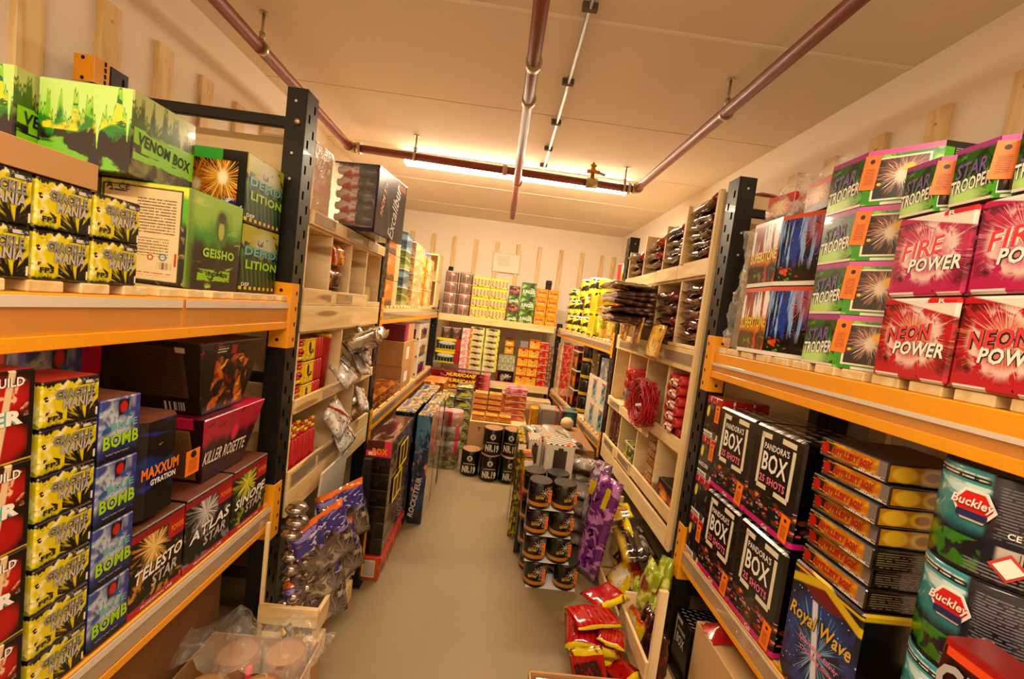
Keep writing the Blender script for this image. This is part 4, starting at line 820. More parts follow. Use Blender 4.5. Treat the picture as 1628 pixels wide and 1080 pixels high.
# -- on the floor under the lower beam
BRK = plain('carton_print', '3a2612', .6)
box('cardboard_carton', 'brown carton with printed letters under the lower beam of the pink boxes', 'carton', (1.02, 1.30, 0), (1.42, 1.74, .352), CARD2, [('L', 'DISPLAY CAKE', .5, .28, .6, .09, BRK, {'tilt': R(90)})], None)
blk = art('black_torn_box', '161211', [('rect', 'e0d8c4', .1, .5, .16, .95), ('rect', 'e0d8c4', .1, .88, .5, .94), ('noise', '161211', 9, .6, .64, 3)], .3, .4)
blk_t = art('black_dash_top', '12100f', [('in', (.03, .05, .97, .95), 'stripes', 'c8c4bc', 4, 6, .22), ('stripes', '12100f', 7, 0, .4)], .25, .5)
box('firework_box', 'black box with silver dashes on its lid standing on the floor by the carton', 'box', (1.01, 1.755, 0), (1.22, 1.90, .29), [blk, blk, blk, blk, blk_t, K_], [('L', "PANDORA'S", .5, .78, .5, .06, W_), ('L', 'BOX', .5, .62, .5, .16, W_, {'bold': .02})])
rb = plain('red_bag', 'b81c1c', .25, coat=.6)
bm = crumpled(10, 8, lambda u, v: ((u-.5)*.16, (v-.5)*.12, .05*math.sin(u*3.14)*math.sin(v*3.14)), 9, .006)
o = link('red_packet', finish(bm, 'packet', rb), None, (1.10, 1.66, .357)); tag(o, 'small shiny red packet lying on the lettered brown carton', 'packet')
# ================================================================== wooden compartment units and what they hold
m_lab = plain('grey_label_holder', 'b09a80', .2, alpha=.7, coat=1)
def unit(label, org): return thing('wooden_shelf_unit', label, 'shelf unit', org)
def ub(t, org, name, lo, hi, mat): return bar(name, t, [a-b for a, b in zip(lo, org)], [a-b for a, b in zip(hi, org)], mat, .002)
OU = (-1.2, 2.43, 0)
ul = unit('pine compartment shelf unit between the black posts beside the green boxes', OU)
D0, D1 = -1.55, -.862
ub(ul, OU, 'side_panel', (D0, 1.852, .55), (D1, 1.870, 2.20), ply); ub(ul, OU, 'side_panel', (D0, 2.955, .55), (D1, 2.972, 1.92), ply)
ub(ul, OU, 'back_panel', (D0-.012, 1.852, .55), (D0, 2.972, 1.92), ply_z)
for z in (.70, 1.035, 1.40, 1.868): ub(ul, OU, 'shelf_board', (D0, 1.871, z-.018), (D1, 2.954, z), ply)
for y in (2.115, 2.39, 2.66): ub(ul, OU, 'divider', (D0, y, 1.401), (D1, y+.018, 1.849), ply)
for z0, z1 in ((1.036, 1.381), (.701, 1.016)):
    for y in (2.36, 2.645): ub(ul, OU, 'divider', (D0, y, z0), (D1, y+.018, z1), ply)
for y0, y1, z0, z1 in ((1.85, 2.975, 1.862, 1.925), (1.85, 2.97, 1.395, 1.512), (1.85, 2.13, 1.513, 1.588), (2.133, 2.70, 1.513, 1.585), (2.703, 2.97, 1.513, 1.545), (1.85, 2.40, 1.03, 1.092), (2.403, 2.97, 1.03, 1.09), (1.85, 2.975, .675, .765), (1.85, 2.97, .555, .674)):
    ub(ul, OU, 'front_plank', (-.861, y0, z0), (-.845, y1, z1), pine)
for y0, y1, z0, z1 in ((1.88, 2.1, 1.872, 1.918), (2.25, 2.5, 1.872, 1.915), (2.6, 2.8, 1.872, 1.915), (2.2, 2.42, 1.525, 1.575), (2.14, 2.38, 1.042, 1.082), (1.87, 2.12, .69, .75), (2.15, 2.36, .69, .75)):
    ub(ul, OU, 'label_holder', (-.844, y0, z0), (-.8415, y1, z1), m_lab)
OV = (1.3, 2.8, 0)
ur = unit('pine compartment shelf unit with brown foil bags between the black posts', OV)
E0, E1 = 1.012, 1.6
ub(ur, OV, 'side_panel', (E0, 2.062, .48), (E1, 2.080, 2.30), ply); ub(ur, OV, 'side_panel', (E0, 3.50, .48), (E1, 3.518, 2.2), ply)
ub(ur, OV, 'back_panel', (E1, 2.062, .48), (E1+.012, 3.518, 2.2), ply_z)
for z in (.62, .975, 1.42, 1.905): ub(ur, OV, 'shelf_board', (E0, 2.081, z-.018), (E1, 3.499, z), ply)
for z0, z1 in ((1.906, 2.27), (1.421, 1.886), (.976, 1.401), (.621, .956)):
    for y in (2.41, 2.76, 3.14): ub(ur, OV, 'divider', (E0, y-.009, z0), (E1, y+.009, z1), ply)
ub(ur, OV, 'edge_post', (.985, 2.058, .50), (1.0115, 2.082, 2.31), pine_z); ub(ur, OV, 'edge_post', (.985, 2.40, 1.98), (1.0115, 2.425, 2.31), pine_z)
for y0, y1, z0, z1 in ((2.083, 2.46, 1.90, 1.985), (2.463, 2.80, 1.90, 1.98), (2.803, 3.5, 1.90, 1.975), (2.083, 2.44, 1.515, 1.535), (2.06, 3.5, 1.40, 1.513), (2.083, 2.56, .975, 1.045), (2.563, 3.12, .92, .985), (3.123, 3.52, .92, .995), (2.083, 2.75, .60, .672), (2.753, 3.13, .59, .665), (3.133, 3.53, .575, .66), (2.06, 3.52, .47, .572)):
    ub(ur, OV, 'front_plank', (.995, y0, z0), (1.0115, y1, z1), pine)
for y0, y1, z0, z1 in ((2.1, 2.6, 1.43, 1.49), (2.7, 3.4, 1.42, 1.48), (2.8, 3.05, .61, .655), (3.2, 3.45, .6, .645), (3.18, 3.45, .935, .98)):
    ub(ur, OV, 'label_holder', (.9915, y0, z0), (.9945, y1, z1), m_lab)
# ------------------------------------------------------------------ soft packs
def pillow_mesh(w_, h_, t_, key, mats, head=0.0, seed=1, amp=.004, nx=12, ny=10, ribs=0, droop=0.0, plump=4):
    """sealed bag standing in the local XZ plane, base at z=0; slot 1 is the header card along the top"""
    k = ('pillow', key)
    if k in CACHE: return CACHE[k]
    r_ = random.Random(seed); bm = bmesh.new(); uvl = bm.loops.layers.uv.new('UVMap'); G = {}
    for s in (-1, 1):
        for i in range(nx+1):
            for j in range(ny+1):
                u, v = i/nx, j/ny; edge = i in (0, nx) or j in (0, ny)
                if s == 1 and edge: G[s, i, j] = G[-1, i, j]; continue
                vv = min(1, v/(1-head)) if head else v
                pr = 0 if edge else (max(0, 1-(2*u-1)**plump)*max(0, 1-(2*vv-1)**plump))**.6
                if ribs: pr *= .55+.45*abs(math.sin(vv*math.pi*ribs))
                a = amp*(0 if edge else 1)
                y = s*(t_/2*pr+.0006)+r_.uniform(-a, a)
                x = (u-.5)*w_*(1-.04*pr); z = v*h_
                if droop: y += droop*(v-.3)**2 if v > .3 else 0
                G[s, i, j] = bm.verts.new((x, y+(amp*1.5*math.sin(u*9+seed) if not edge else amp*math.sin(u*7+v*5+seed)), z))
    for s in (-1, 1):
        for i in range(nx):
            for j in range(ny):
                q = [G[s, i, j], G[s, i+1, j], G[s, i+1, j+1], G[s, i, j+1]]; uvq = [(i, j), (i+1, j), (i+1, j+1), (i, j+1)]
                if s == 1: q.reverse(); uvq.reverse()
                try: f = bm.faces.new(q)
                except ValueError: continue
                f.smooth = True; f.material_index = 1 if (j+.5)/ny > 1-head and len(mats) > 1 else 0
                for l, (a, b_) in zip(f.loops, uvq): l[uvl].uv = (a/nx, b_/ny)
    CACHE[k] = finish(bm, 'pillow', mats)
    return CACHE[k]
silver = plain('silver_foil', 'cfc8bf', .14, .95, bump=.5, bscale=38); brownfoil = art('brown_foil', '54301f', [('noise', '8a5a40', 3, .5, .65, 3, 1, 2), ('noise', 'a89484', 6, .66, .74, 6, 1, 2)], .12, 1.0)  # brown foil: palest noise is highlights painted into the colour
brownfoil2 = art('brown_red_foil', '5a3020', [('noise', '8a2a18', 2.4, .55, .66, 3, 1, 2), ('noise', 'b8a494', 6, .64, .74, 9, 1, 2), ('side', '8a2018', .12, .02)], .12, 1.0)  # the pale noise paints foil highlights into the colour here too
tanfoil = art('tan_foil', '7a5230', [('noise', '3a2014', 3, .5, .66, 5, 1, 2), ('noise', 'd8b070', 5, .62, .7, 2), ('rect', 'b8341c', 0, .0, .12, 1)], .16, .9)
def flat_bag(label, x, y, z, w_, d_, t_, mats, var, grp, rz=0, pitch=0, roll=0, name='foil_bag', into=True):
    """bag lying down, long side along y, drooping a little toward the aisle"""
    o = thing(name, label, 'bag', (x, y, z), 0, grp)
    c = link('bag_skin', pillow_mesh(w_, d_, t_, f'flat{w_}{d_}{t_}{mats[0].name}{var}', mats, 0, var*5+3, .004, 14, 12, plump=12), o, (0, 0, t_*.5))
    c.rotation_euler = (R(90)+pitch, roll, R(90 if into else -90)+rz)
    return o
def fill_bags(nm, y0, y1, z0, n, dz, mats, grp, x=.995, depth=.36, lip=.08):
    for i in range(n):
        v = i % 3; m = mats[i % len(mats)]
        flat_bag(f'{nm}, {ORD[i]} counted from below', (1.022 if dz*i < lip else x-rnd.uniform(-.012, .02)), (y0+y1)/2+rnd.uniform(-.008, .008), z0+dz*i+.004, (y1-y0)*.88, depth, dz*.97, [m], v, grp, R(rnd.uniform(-1, 1)), R(rnd.uniform(-1, .5)), R(rnd.uniform(-1.5, 1.5)))
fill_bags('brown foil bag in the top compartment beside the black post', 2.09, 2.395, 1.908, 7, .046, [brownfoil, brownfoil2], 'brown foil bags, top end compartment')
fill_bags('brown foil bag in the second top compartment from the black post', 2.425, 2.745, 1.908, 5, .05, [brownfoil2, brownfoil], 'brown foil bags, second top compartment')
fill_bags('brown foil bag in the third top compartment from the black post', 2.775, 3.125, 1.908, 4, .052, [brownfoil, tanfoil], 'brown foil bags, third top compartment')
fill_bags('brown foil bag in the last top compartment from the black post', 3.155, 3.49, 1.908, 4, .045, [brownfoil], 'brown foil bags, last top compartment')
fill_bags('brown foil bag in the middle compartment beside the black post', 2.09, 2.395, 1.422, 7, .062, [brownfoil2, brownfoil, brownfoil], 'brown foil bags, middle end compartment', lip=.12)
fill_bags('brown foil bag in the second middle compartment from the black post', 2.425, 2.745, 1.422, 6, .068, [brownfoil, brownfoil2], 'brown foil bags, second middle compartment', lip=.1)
for i, (y, z, n) in enumerate(((2.60, 2.17, 'tan foil pack lying across the second top compartment'), (2.95, 2.13, 'tan foil pack lying across the third top compartment'), (3.32, 2.10, 'tan foil pack lying across the last top compartment'))):
    flat_bag(n, .985, y, z, .29, .36, .06, [tanfoil], i, None, R((3, -4, 5)[i]), R(-7), R((6, 4, -3)[i]))
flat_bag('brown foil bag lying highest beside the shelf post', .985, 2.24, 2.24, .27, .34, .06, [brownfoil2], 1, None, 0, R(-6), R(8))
# silver packs spilling out of the third compartment
spill = art('spill_pack', '5a3a2c', [('noise', '8a6450', 3, .5, .6, 3, 1, 2), ('rect', 'c8a040', .1, .62, .5, .9), ('rect', 'a83a2a', .5, .74, .9, .92), ('noise', 'c8b8a8', 5, .62, .7, 6), ('rect', 'dccfc0', 0, .93, 1, 1)], .12, 1.0)  # the pale noise stands for highlights, painted into the pack colour
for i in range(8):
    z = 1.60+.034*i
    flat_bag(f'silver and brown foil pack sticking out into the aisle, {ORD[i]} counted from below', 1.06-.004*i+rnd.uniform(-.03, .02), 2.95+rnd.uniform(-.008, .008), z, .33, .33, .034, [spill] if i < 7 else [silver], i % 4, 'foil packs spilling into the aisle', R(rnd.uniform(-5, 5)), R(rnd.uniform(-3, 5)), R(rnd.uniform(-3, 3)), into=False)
hangc = art('hanging_card', 'f4bc50', [('rect', 'd8862a', .06, .04, .94, .96), ('noise', 'f2d060', 3, .5, .62, 3), ('disc', '8a2a4a', .5, .45, .3, .34, .3), ('noise', 'f0e0c0', 6, .64, .7, 6), ('rect', 'f0e4d0', 0, .92, 1, 1)], .22, .6)
hangy = art('hanging_yellow_card', 'd89a1a', [('disc', 'f2cc4a', .5, .78, .4, .2, .3), ('in', (.1, .04, .9, .6), 'burst', 'f8e8a0', .5, .1, .6, 10, 2.0, .5), ('noise', '8a5410', 5, .62, .68, 3)], .22, .6)
for i, (y, z, w_, h_, rr_, m, n) in enumerate(((3.12, 1.50, .13, .17, 4, hangc, 'further of the two maroon picture packs hanging below the silver packs'), (2.82, 1.49, .13, .17, -6, hangc, 'nearer of the two maroon picture packs hanging below the silver packs'), (2.5, 1.43, .19, .2, 2, hangy, 'golden yellow picture pack hanging over the label strip'))):
    o = thing('hanging_pack', n, 'pack', (.925, y, z-.01)); link('pack_skin', pillow_mesh(w_*1.15, h_*1.05, .02, f'hang{i}', [m], 0, i, .003), o, (0, 0, 0), (R(-8), R(rr_), R(-90)))
# ------------------------------------------------------------------ red rolls
redp = plain('red_paper', 'c21f22', .42, coat=.3, var=.18, vscale=30); redd = plain('dark_red_paper', '8e1416', .5)
whp = plain('white_wrap', 'e6ddd0', .4); orp = plain('orange_wrap', 'd8641e', .4)
def roll(label, x, y, z, r_, l_, mat, grp, axis='x', core=None):
    t = thing('paper_roll', label, 'roll', (x, y, z), 0, grp); k = f'roll{round(r_,3)}{round(l_,3)}{mat.name}'
    link('roll_body', lathe_mesh([(r_*.9, 0), (r_, .006), (r_, l_-.006), (r_*.9, l_)], [mat], k, 12), t, (0, 0, 0), (0, R(90), 0) if axis == 'x' else (R(-90), 0, 0))
    link('roll_end', lathe_mesh([(r_*.45, 0), (r_*.45, .002)], [core or redd], f'rollend{round(r_,3)}{(core or redd).name}', 10), t, (-.0005, 0, 0) if axis == 'x' else (0, -.002, 0), (0, R(-90), 0) if axis == 'x' else (R(90), 0, 0))
for i in range(14):
    c, r0 = i % 2, i // 2
    m = redp if c == 0 or i % 4 else redp
    roll(f'red paper roll beside the shelf post, {ORD[r0]} row from below, {["further", "nearer"][c]} column', (1.014 if r0 < 2 else .985)+(.0 if c else .006), 2.315-.135*c+.012*(r0 % 2), 1.006+.056*r0, .0265, .2, redp, 'red rolls beside the shelf post')
for i in range(5):
    t = thing('striped_packet', f'white and orange striped packet stuffed among the red rolls, {ORD[i]} from below', 'packet', (1.0, 2.247, 1.05+.062*i), 0, 'striped packets among the red rolls')
    link('packet_skin', pillow_mesh(.07, .05, .035, 'strpk', [art('striped_packet', 'ece4d8', [('stripes', 'd0541c', 3, 2, .4), ('rect', '4a4440', .4, .2, .6, .7)], .25, .6)], 0, 3, .003, 6, 5), t, (-.012, 0, 0), (0, 0, R(-90)))
for i in range(8):
    c, r0 = i % 2, i // 2
    roll(f'red paper roll in the far compartment, {ORD[r0]} row from below, {["outer", "inner"][c]} column', 1.014 if r0 == 0 else (.985 if c == 0 else 1.0), 3.08-.085*c, 1.016+.078*r0, .037, .22, redp if i != 2 else plain('grey_paper', '8a8078', .5), 'red rolls in the far compartment')
# bundle of red fuse cord bulging from the middle compartment
bm = bmesh.new(); r_ = random.Random(4)
def add_tube(bm, pts, rad, n=5):
    rings = []
    for i, p in enumerate(pts):
        d = (pts[min(i+1, len(pts)-1)]-pts[max(i-1, 0)]).normalized(); up = Vector((0, 0, 1)) if abs(d.z) < .9 else Vector((1, 0, 0)); a = d.cross(up).normalized(); b_ = d.cross(a)
        rings.append([bm.verts.new(p+rad*(a*math.cos(6.283*k/n)+b_*math.sin(6.283*k/n))) for k in range(n)])
    for s, q in zip(rings, rings[1:]):
        for k in range(n): bm.faces.new((s[k], s[(k+1) % n], q[(k+1) % n], q[k])).smooth = True
for s in range(150):
    a0 = r_.uniform(0, 6.28); e = r_.uniform(.2, 1.05); ox = r_.uniform(-.01, .05); tl = r_.uniform(-.4, .4)
    add_tube(bm, [Vector((ox-.05*math.sin(q*math.pi/9)*e, (.165*math.cos(a0+q*.62+tl)*e), .15+.145*math.sin(a0+q*.62)*e)) for q in range(10)], .0036)
o = link('fuse_cord_bundle', finish(bm, 'cord', plain('red_cord', 'b81a1c', .45, coat=.3)), None, (.96, 2.585, .985)); tag(o, 'tangled bundle of red fuse cord bulging out of its compartment', 'cord bundle', kind='stuff')
cardt = plain('white_tag', 'e8ded0', .5); t = thing('tag_slip', 'small white paper slip stuck in the red fuse cord', 'tag', (.885, 2.47, 1.13)); link('slip', box_mesh(.002, .1, .014, [cardt], .0003), t, (0, 0, 0), (R(-14), 0, 0))
# lower compartments
choc = art('gold_block', 'a87418', [('rect', '6a1a14', 0, 0, 1, .3), ('noise', 'e0b040', 5, .58, .66, 2)], .25, .5)
for j in range(6):
    box('small_box', f'small gold and maroon box in the slim pile, {ORD[j]} from below', 'box', (1.015, 2.44, .621+.048*j), (1.16, 2.55, .621+.048*j+.0465), choc, group='gold and maroon boxes')
bbx = art('brown_picture_box', '3a1a10', [('noise', 'c85a1a', 3, .52, .62, 3), ('disc', 'e8a050', .4, .5, .2, .2, .5), ('rect', '1a1210', 0, 0, 1, .1)], .3, .4); bbe = art('dark_letter_end', '1a1311', [('noise', '4a2a1c', 4, .55, .7, 2)], .3, .4)
box('firework_box', 'brown picture box with vertical white lettering in the lowest end compartment', 'box', (1.015, 2.105, .621), (1.2, 2.335, .765), [bbx, bbx, bbe, bbe, DARK, DARK], [('F', 'HONOS', .3, .5, .6, .2, W_, {'tilt': R(90), 'bold': .02})])
gbx = art('green_fern_box', '4a5a2a', [('noise', 'a8b860', 4, .5, .6, 3), ('noise', '2a3018', 6, .6, .66, 5), ('rect', 'd0c8a0', 0, .9, 1, 1)], .25, .5)
box('firework_box', 'green patterned box in the second lowest compartment', 'box', (1.015, 2.80, .621), (1.2, 3.0, .77), gbx); box('firework_box', 'pale green patterned box tucked behind the green one', 'box', (1.22, 2.80, .621), (1.4, 3.02, .84), gbx)
for i in range(3):
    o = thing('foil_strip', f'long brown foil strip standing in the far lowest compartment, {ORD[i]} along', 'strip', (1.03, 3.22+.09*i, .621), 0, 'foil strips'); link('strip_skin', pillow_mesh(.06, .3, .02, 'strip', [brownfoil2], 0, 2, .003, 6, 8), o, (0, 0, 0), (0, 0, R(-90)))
# ------------------------------------------------------------------ left unit contents
ycard = art('yellow_scroll_card', 'f0d21e', [('rect', '2a2008', .05, .05, .95, .95), ('rect', 'f0d21e', .08, .07, .92, .93), ('disc', '17120a', .45, .62, .12, .26, .2), ('in', (.15, .12, .85, .5), 'noise', '17120a', 7, .54, .58, 3), ('disc', '17120a', .6, .35, .18, .06, .2)], .35)
yp = plain('yellow_paper', 'e8c81c', .45)
def cracker_pack(label, y, z, grp, h=.105):
    t = thing('firecracker_pack', label, 'firecrackers', (-.912, y, z), 0, grp)
    link('card', box_mesh(.03, .105, h-.004, [ycard]*6, .002), t, (.03, .06, 0))
    for i in range(3): link('red_bundle', lathe_mesh([(.012, 0), (.015, .004), (.015, h-.008), (.012, h-.004)], [redp], f'rb{h}', 10), t, (.03, .128+.031*i, 0))
    for i in range(6): link('cracker', lathe_mesh([(.0085, 0), (.0085, .1)], [redp if i % 3 else yp], f'ck{i%3==0}', 8), t, (.03-.004*(i % 2), -.055, .012+.0165*i), (R(-90), 0, 0))
for j in range(3): cracker_pack(f'red and yellow firecracker pack in the upper compartment, {ORD[j]} from below', 1.94, 1.037+.108*j, 'firecracker packs in the upper compartment')
t = thing('paper_cup', 'red tapered paper pack at the end of the firecracker compartment', 'pack', (-.93, 2.28, 1.037))
link('pack_body', lathe_mesh([(.03, 0), (.045, .29), (.048, .295), (.048, .305), (.0, .31)], [redp], 'redcup', 16), t); link('pack_ruffle', lathe_mesh([(.042, 0), (.047, .012), (.04, .022)], [yp], 'ruff', 16), t, (0, 0, .30))
def cracker_mat(label, y0, z0, nrow, ncol, grp):
    t = thing('firecracker_mat', label, 'firecrackers', (-.912, y0, z0), 0, grp)
    for i in range(ncol): link('red_bundle', lathe_mesh([(.015, 0), (.018, .004), (.018, .18), (.015, .185)], [redp], 'mat_red', 10), t, (.02+.006*(i % 2), .02+.037*i, 0))
    for j in range(nrow):
        for i in range(ncol): link('yellow_cracker', lathe_mesh([(.009, 0), (.009, .034)], [yp if (i+j) % 2 else redp], f'mat_y{(i+j)%2}', 8), t, (.024, .003+.037*i, .197+.0185*j), (R(-90), 0, 0))
cracker_mat('red firecracker mat with yellow top rows beside the black post', 1.885, .702, 4, 3, 'firecracker mats'); cracker_mat('red firecracker mat beside an empty space in the lower compartment', 2.005, .702, 3, 4, 'firecracker mats')
# upper small packs
upk = art('red_yellow_pack', 'b8241c', [('stripes', 'e8c41e', 3, 1, .35), ('noise', 'e8d8b0', 6, .62, .68, 3)], .25, .6)
for i, (y, z, h_, n) in enumerate(((2.25, 1.71, .12, 'red and yellow striped pack on top of another in the pine compartment'), (2.24, 1.588, .115, 'red and brown pack under the striped pack in the pine compartment'))):
    o = thing('striped_pack', n, 'pack', (-.93, y, z)); link('pack_skin', pillow_mesh(.2, h_, .075, f'upk{i}', [upk if i == 0 else art('red_brown_pack', '8a2a1a', [('noise', 'd89a2a', 4, .56, .64, 3), ('rect', '3a1410', .2, .2, .8, .7)], .25, .6)], 0, 5+i, .004), o, (.03, 0, 0), (0, 0, R(90)))
t = thing('small_bottle', 'small silver bottle with red cap in the pine compartment', 'bottle', (-.94, 2.50, 1.588)); link('bottle_body', lathe_mesh([(.026, 0), (.03, .01), (.022, .06), (.012, .085), (.012, .1)], [plain('grey_bottle', '9a8a80', .3, .4)], 'sbot', 12), t); link('cap', lathe_mesh([(.016, 0), (.03, .006), (.02, .03), (0, .035)], [redp], 'scap', 12), t, (0, 0, .1))
box('small_box', 'small silver box in the last pine compartment', 'box', (-1.0, 2.70, 1.546), (-.88, 2.86, 1.64), [silver])
# wrapped panel and big shell pack on top
wp = thing('wrapped_parcel', 'pale parcel in clear film with red tape beside the black post', 'parcel', (-1.0, 1.99, 1.926)); link('panel_board', box_mesh(.24, .2, .3, [CARD2], .004), wp)
link('red_tape', box_mesh(.242, .202, .045, [plain('red_tape', 'd86a4a', .4, alpha=.75)], .003), wp, (0, 0, .09)); link('clear_film', box_mesh(.25, .21, .31, [film('panel_film', 'fff4e4', .2)], .012), wp, (0, 0, .0005))
xc = art('navy_shell_card', '1a1d38', [('noise', '3a3f68', 3, .55, .68, 3), ('rect', 'd87a6a', .62, .86, .95, .96), ('diag', '5a5a80', 1, .3, .5, .55)], .2, .6); xw = art('shell_bottle_print', 'd8cdc8', [('noise', 'c8343c', 2.2, .48, .54, 3, 5, 1), ('noise', 'e89a3a', 3, .60, .64, 6, 5, 1)], .3, .5); xs = plain('shell_tip_grey', '4a4644', .3, .4); xwh = plain('shell_base_white', 'cfc8c4', .35)
ex = thing('shell_pack', 'large navy pack of bottle-shaped shells overhanging the top pine shelf', 'pack', (-.835, 2.55, 1.927), R(-8))
link('back_card', box_mesh(.012, .40, .36, [xc]*6, .002), ex, (.125, 0, 0))
for nm, c, w_, h_, s in (('top_card', (0, 0, .352), 0, 0, (.26, .40, .008)), ('base_card', (0, 0, 0), 0, 0, (.26, .40, .03))): link(nm, box_mesh(*s, [xc]*6, .002), ex, c)
for i in range(5):
    for k in range(3):
        b_ = link('shell', lathe_mesh([(.02, 0), (.022, .02), (.034, .03), (.034, .13)], [xwh, xw], 'shellb', 14, [0, 0, 1, 1]), ex, (-.125, -.15+.13*k, .07+.064*i), (0, R(90), 0))
        link('shell_tip', lathe_mesh([(.034, 0), (.030, .04), (.016, .09), (.0, .095)], [xs], 'shellt', 14), b_, (0, 0, .13))
link('clear_film', box_mesh(.262, .405, .35, [film('shell_film', 'fff8f0', .12)], .012), ex, (-.008, 0, .012))
letter(ex, 'R', 'Excalibur', (.1312, .04, .17), .33, .085, SILV, .02, .2, R(78)); letter(ex, 'R', '30CM 3"5', (.1312, -.12, .2), .2, .035, O_, .03, .2, R(78))
# hanging silver blister packs
bl = art('blister_print', 'b8b4ae', [('noise', 'e8e4de', 4, .5, .6, 3), ('noise', '5a4a70', 4, .62, .68, 6), ('noise', '3a3a3c', 7, .64, .68, 9), ('diag', 'b03038', 1, .5, .9, .99), ('diag', 'ece6dc', 1, .5, 1.02, 1.14), ('noise', '6aa088', 3, .68, .72, 12)], .12, .9)
def blister(label, x, y, z, w_, h_, rot, i, grp):
    o = thing('blister_pack', label, 'pack', (x, y, z), 0, grp)
    link('pack_skin', pillow_mesh(w_, h_, .03, f'bl{round(w_,2)}{round(h_,2)}{i%3}', [bl, silver], .0, i, .004), o, (0, 0, 0), rot)
spots = [(-.80, 2.46, 1.07, .2, .17, (R(-38), R(-14), R(90)), 'lowest of the upper group, nearest to the firecrackers'), (-.79, 2.67, 1.085, .2, .17, (R(-34), R(8), R(90)), 'lowest of the upper group, beside the cartons'), (-.78, 2.63, 1.16, .17, .19, (R(-28), R(22), R(90)), 'middle of the upper group'), (-.79, 2.60, 1.225, .17, .17, (R(-24), R(26), R(90)), 'topmost printed one of the upper group'),
    (-.79, 2.37, .81, .19, .19, (R(-26), R(-24), R(90)), 'upper one of the lower group'), (-.79, 2.72, .83, .19, .18, (R(-26), R(18), R(90)), 'lower group, beside the dark cartons'), (-.78, 2.43, .70, .22, .17, (R(-24), R(-10), R(90)), 'lowest of all, over the label plank')]
for i, s in enumerate(spots): blister('silver printed blister pack hanging out, '+s[6], *s[:3], s[3], s[4], s[5], i, 'silver blister packs')
for i, (y, z, w_, h_, rt) in enumerate(((2.43, 1.27, .15, .2, (R(60), R(30), R(90))), (2.7, 1.31, .2, .16, (R(70), R(-6), R(90))))):
    o = thing('foil_pouch', f'crinkled silver foil pouch below the middle plank, {["nearer", "further"][i]} one', 'pouch', (-.86, y, z), 0, 'silver foil pouches'); link('pouch_skin', pillow_mesh(w_, h_, .07, f'pouch{i}', [silver], 0, 8+i, .008), o, (0, 0, 0), rt)
for i, (y, z) in enumerate(((2.512, .80), (2.81, .79), (2.81, .87), (2.512, 1.12))):
    o = thing('foil_pouch', f'dark silver pouch lying inside a pine compartment, {ORD[i]} of four', 'pouch', (-.92, y, z-.09 if i == 0 else z-.04 if i < 3 else z-.08), 0, 'silver pouches inside'); link('pouch_skin', pillow_mesh(.21, .2, .06, f'pouchin{i%2}', [silver], 0, 18+i, .006), o, (.03, 0, .03), (R(90), 0, R(-90)))
# ------------------------------------------------------------------ floor bin with silver shell bags
OB = (-.75, 1.98, 0)
fb = thing('floor_bin', 'low pine bin on the floor full of silver shell bags', 'bin', OB)
for nm, lo, hi, m in (('front_plank', (-.625, 1.70, .135), (-.607, 2.17, .235), pine), ('end_plank', (-.845, 1.68, .19), (-.60, 1.70, .27), pine_x), ('end_plank', (-.845, 2.17, .1), (-.607, 2.19, .24), pine_x), ('floor_board', (-.845, 1.70, .10), (-.626, 2.17, .118), pine), ('foot_block', (-.66, 2.06, 0), (-.60, 2.14, .099), pine_z), ('foot_block', (-.66, 1.72, 0), (-.60, 1.80, .099), pine_z), ('corner_stick', (-.845, 1.685, 0), (-.83, 1.70, .62), pine_z)):
    ub(fb, OB, nm, lo, hi, m)
shellm = plain('silver_dome', 'b8aea4', .1, .95); purp = art('purple_header', '6a5a50', [('noise', '3a2c28', 4, .48, .56, 9), ('noise', 'b8a898', 6, .58, .64, 4), ('in', (0, .05, 1, .6), 'burst', '9a8e84', .35, .35, .5, 60, 3.0, .58), ('in', (0, .05, 1, .5), 'burst', 'a89c92', .75, .15, .4, 60, 7.0, .58), ('grad', '4a4290', .56, .64, .4, 4, 3), ('in', (0, .5, 1, .9), 'noise', '9a8cc8', 4, .52, .58, 6), ('in', (.2, .56, .9, .84), 'noise', 'd0cce0', 8, .56, .6, 8, 1, 2), ('grad', 'd8762a', .90, .93, .08, 4, 2), ('noise', 'b03a30', 5, .68, .71, 12)], .12, .9)
def shell_bag(label, y, z, i, x=-.68):
    t = thing('shell_bag', label, 'bag', (x, y, z), 0, 'silver shell bags in the floor bin')
    for k in range(4): link('silver_dome', lathe_mesh([(.0, -.028), (.02, -.022), (.03, -.008), (.03, .008), (.02, .022), (0, .028)], [shellm], 'dome', 12), t, (-.05+.03*(k % 2), -.08+.052*k, .012+.008*(k % 2)))
    link('header_card', pillow_mesh(.27, .28, .03, f'purp{i%3}', [purp], 0, 40+i, .006, 12, 10), t, (.05, .0, -.18), (R(-8-4*(i % 3)), R(-16+10*(i % 3)), R(58)))
for i, (y, z, x, n) in enumerate(((1.86, .52, -.67, 'topmost bag, beside the white panel'), (2.02, .55, -.66, 'topmost bag, furthest along'), (1.80, .40, -.69, 'second layer, beside the orange bracket'), (1.97, .38, -.65, 'second layer, at the aisle side'), (1.80, .28, -.67, 'lowest bag, above the floor carton'))):
    shell_bag('purple and silver shell bag in the floor bin, '+n, y, z, i, x)
for j in range(9):
    t = thing('silver_shell', f'round silver shell beside the black post, {ORD[j]} from the floor', 'shell', (-.76+.012*(j % 2), 1.745+.01*(j % 3), .225+.05*j), 0, 'round silver shells'); link('shell_skin', lathe_mesh([(.0, 0), (.035, .006), (.046, .025), (.035, .044), (0, .05)], [shellm], 'sshell', 16), t); link('seam', lathe_mesh([(.0465, 0), (.0465, .003)], [xs], 'sseam', 16), t, (0, 0, .0235))
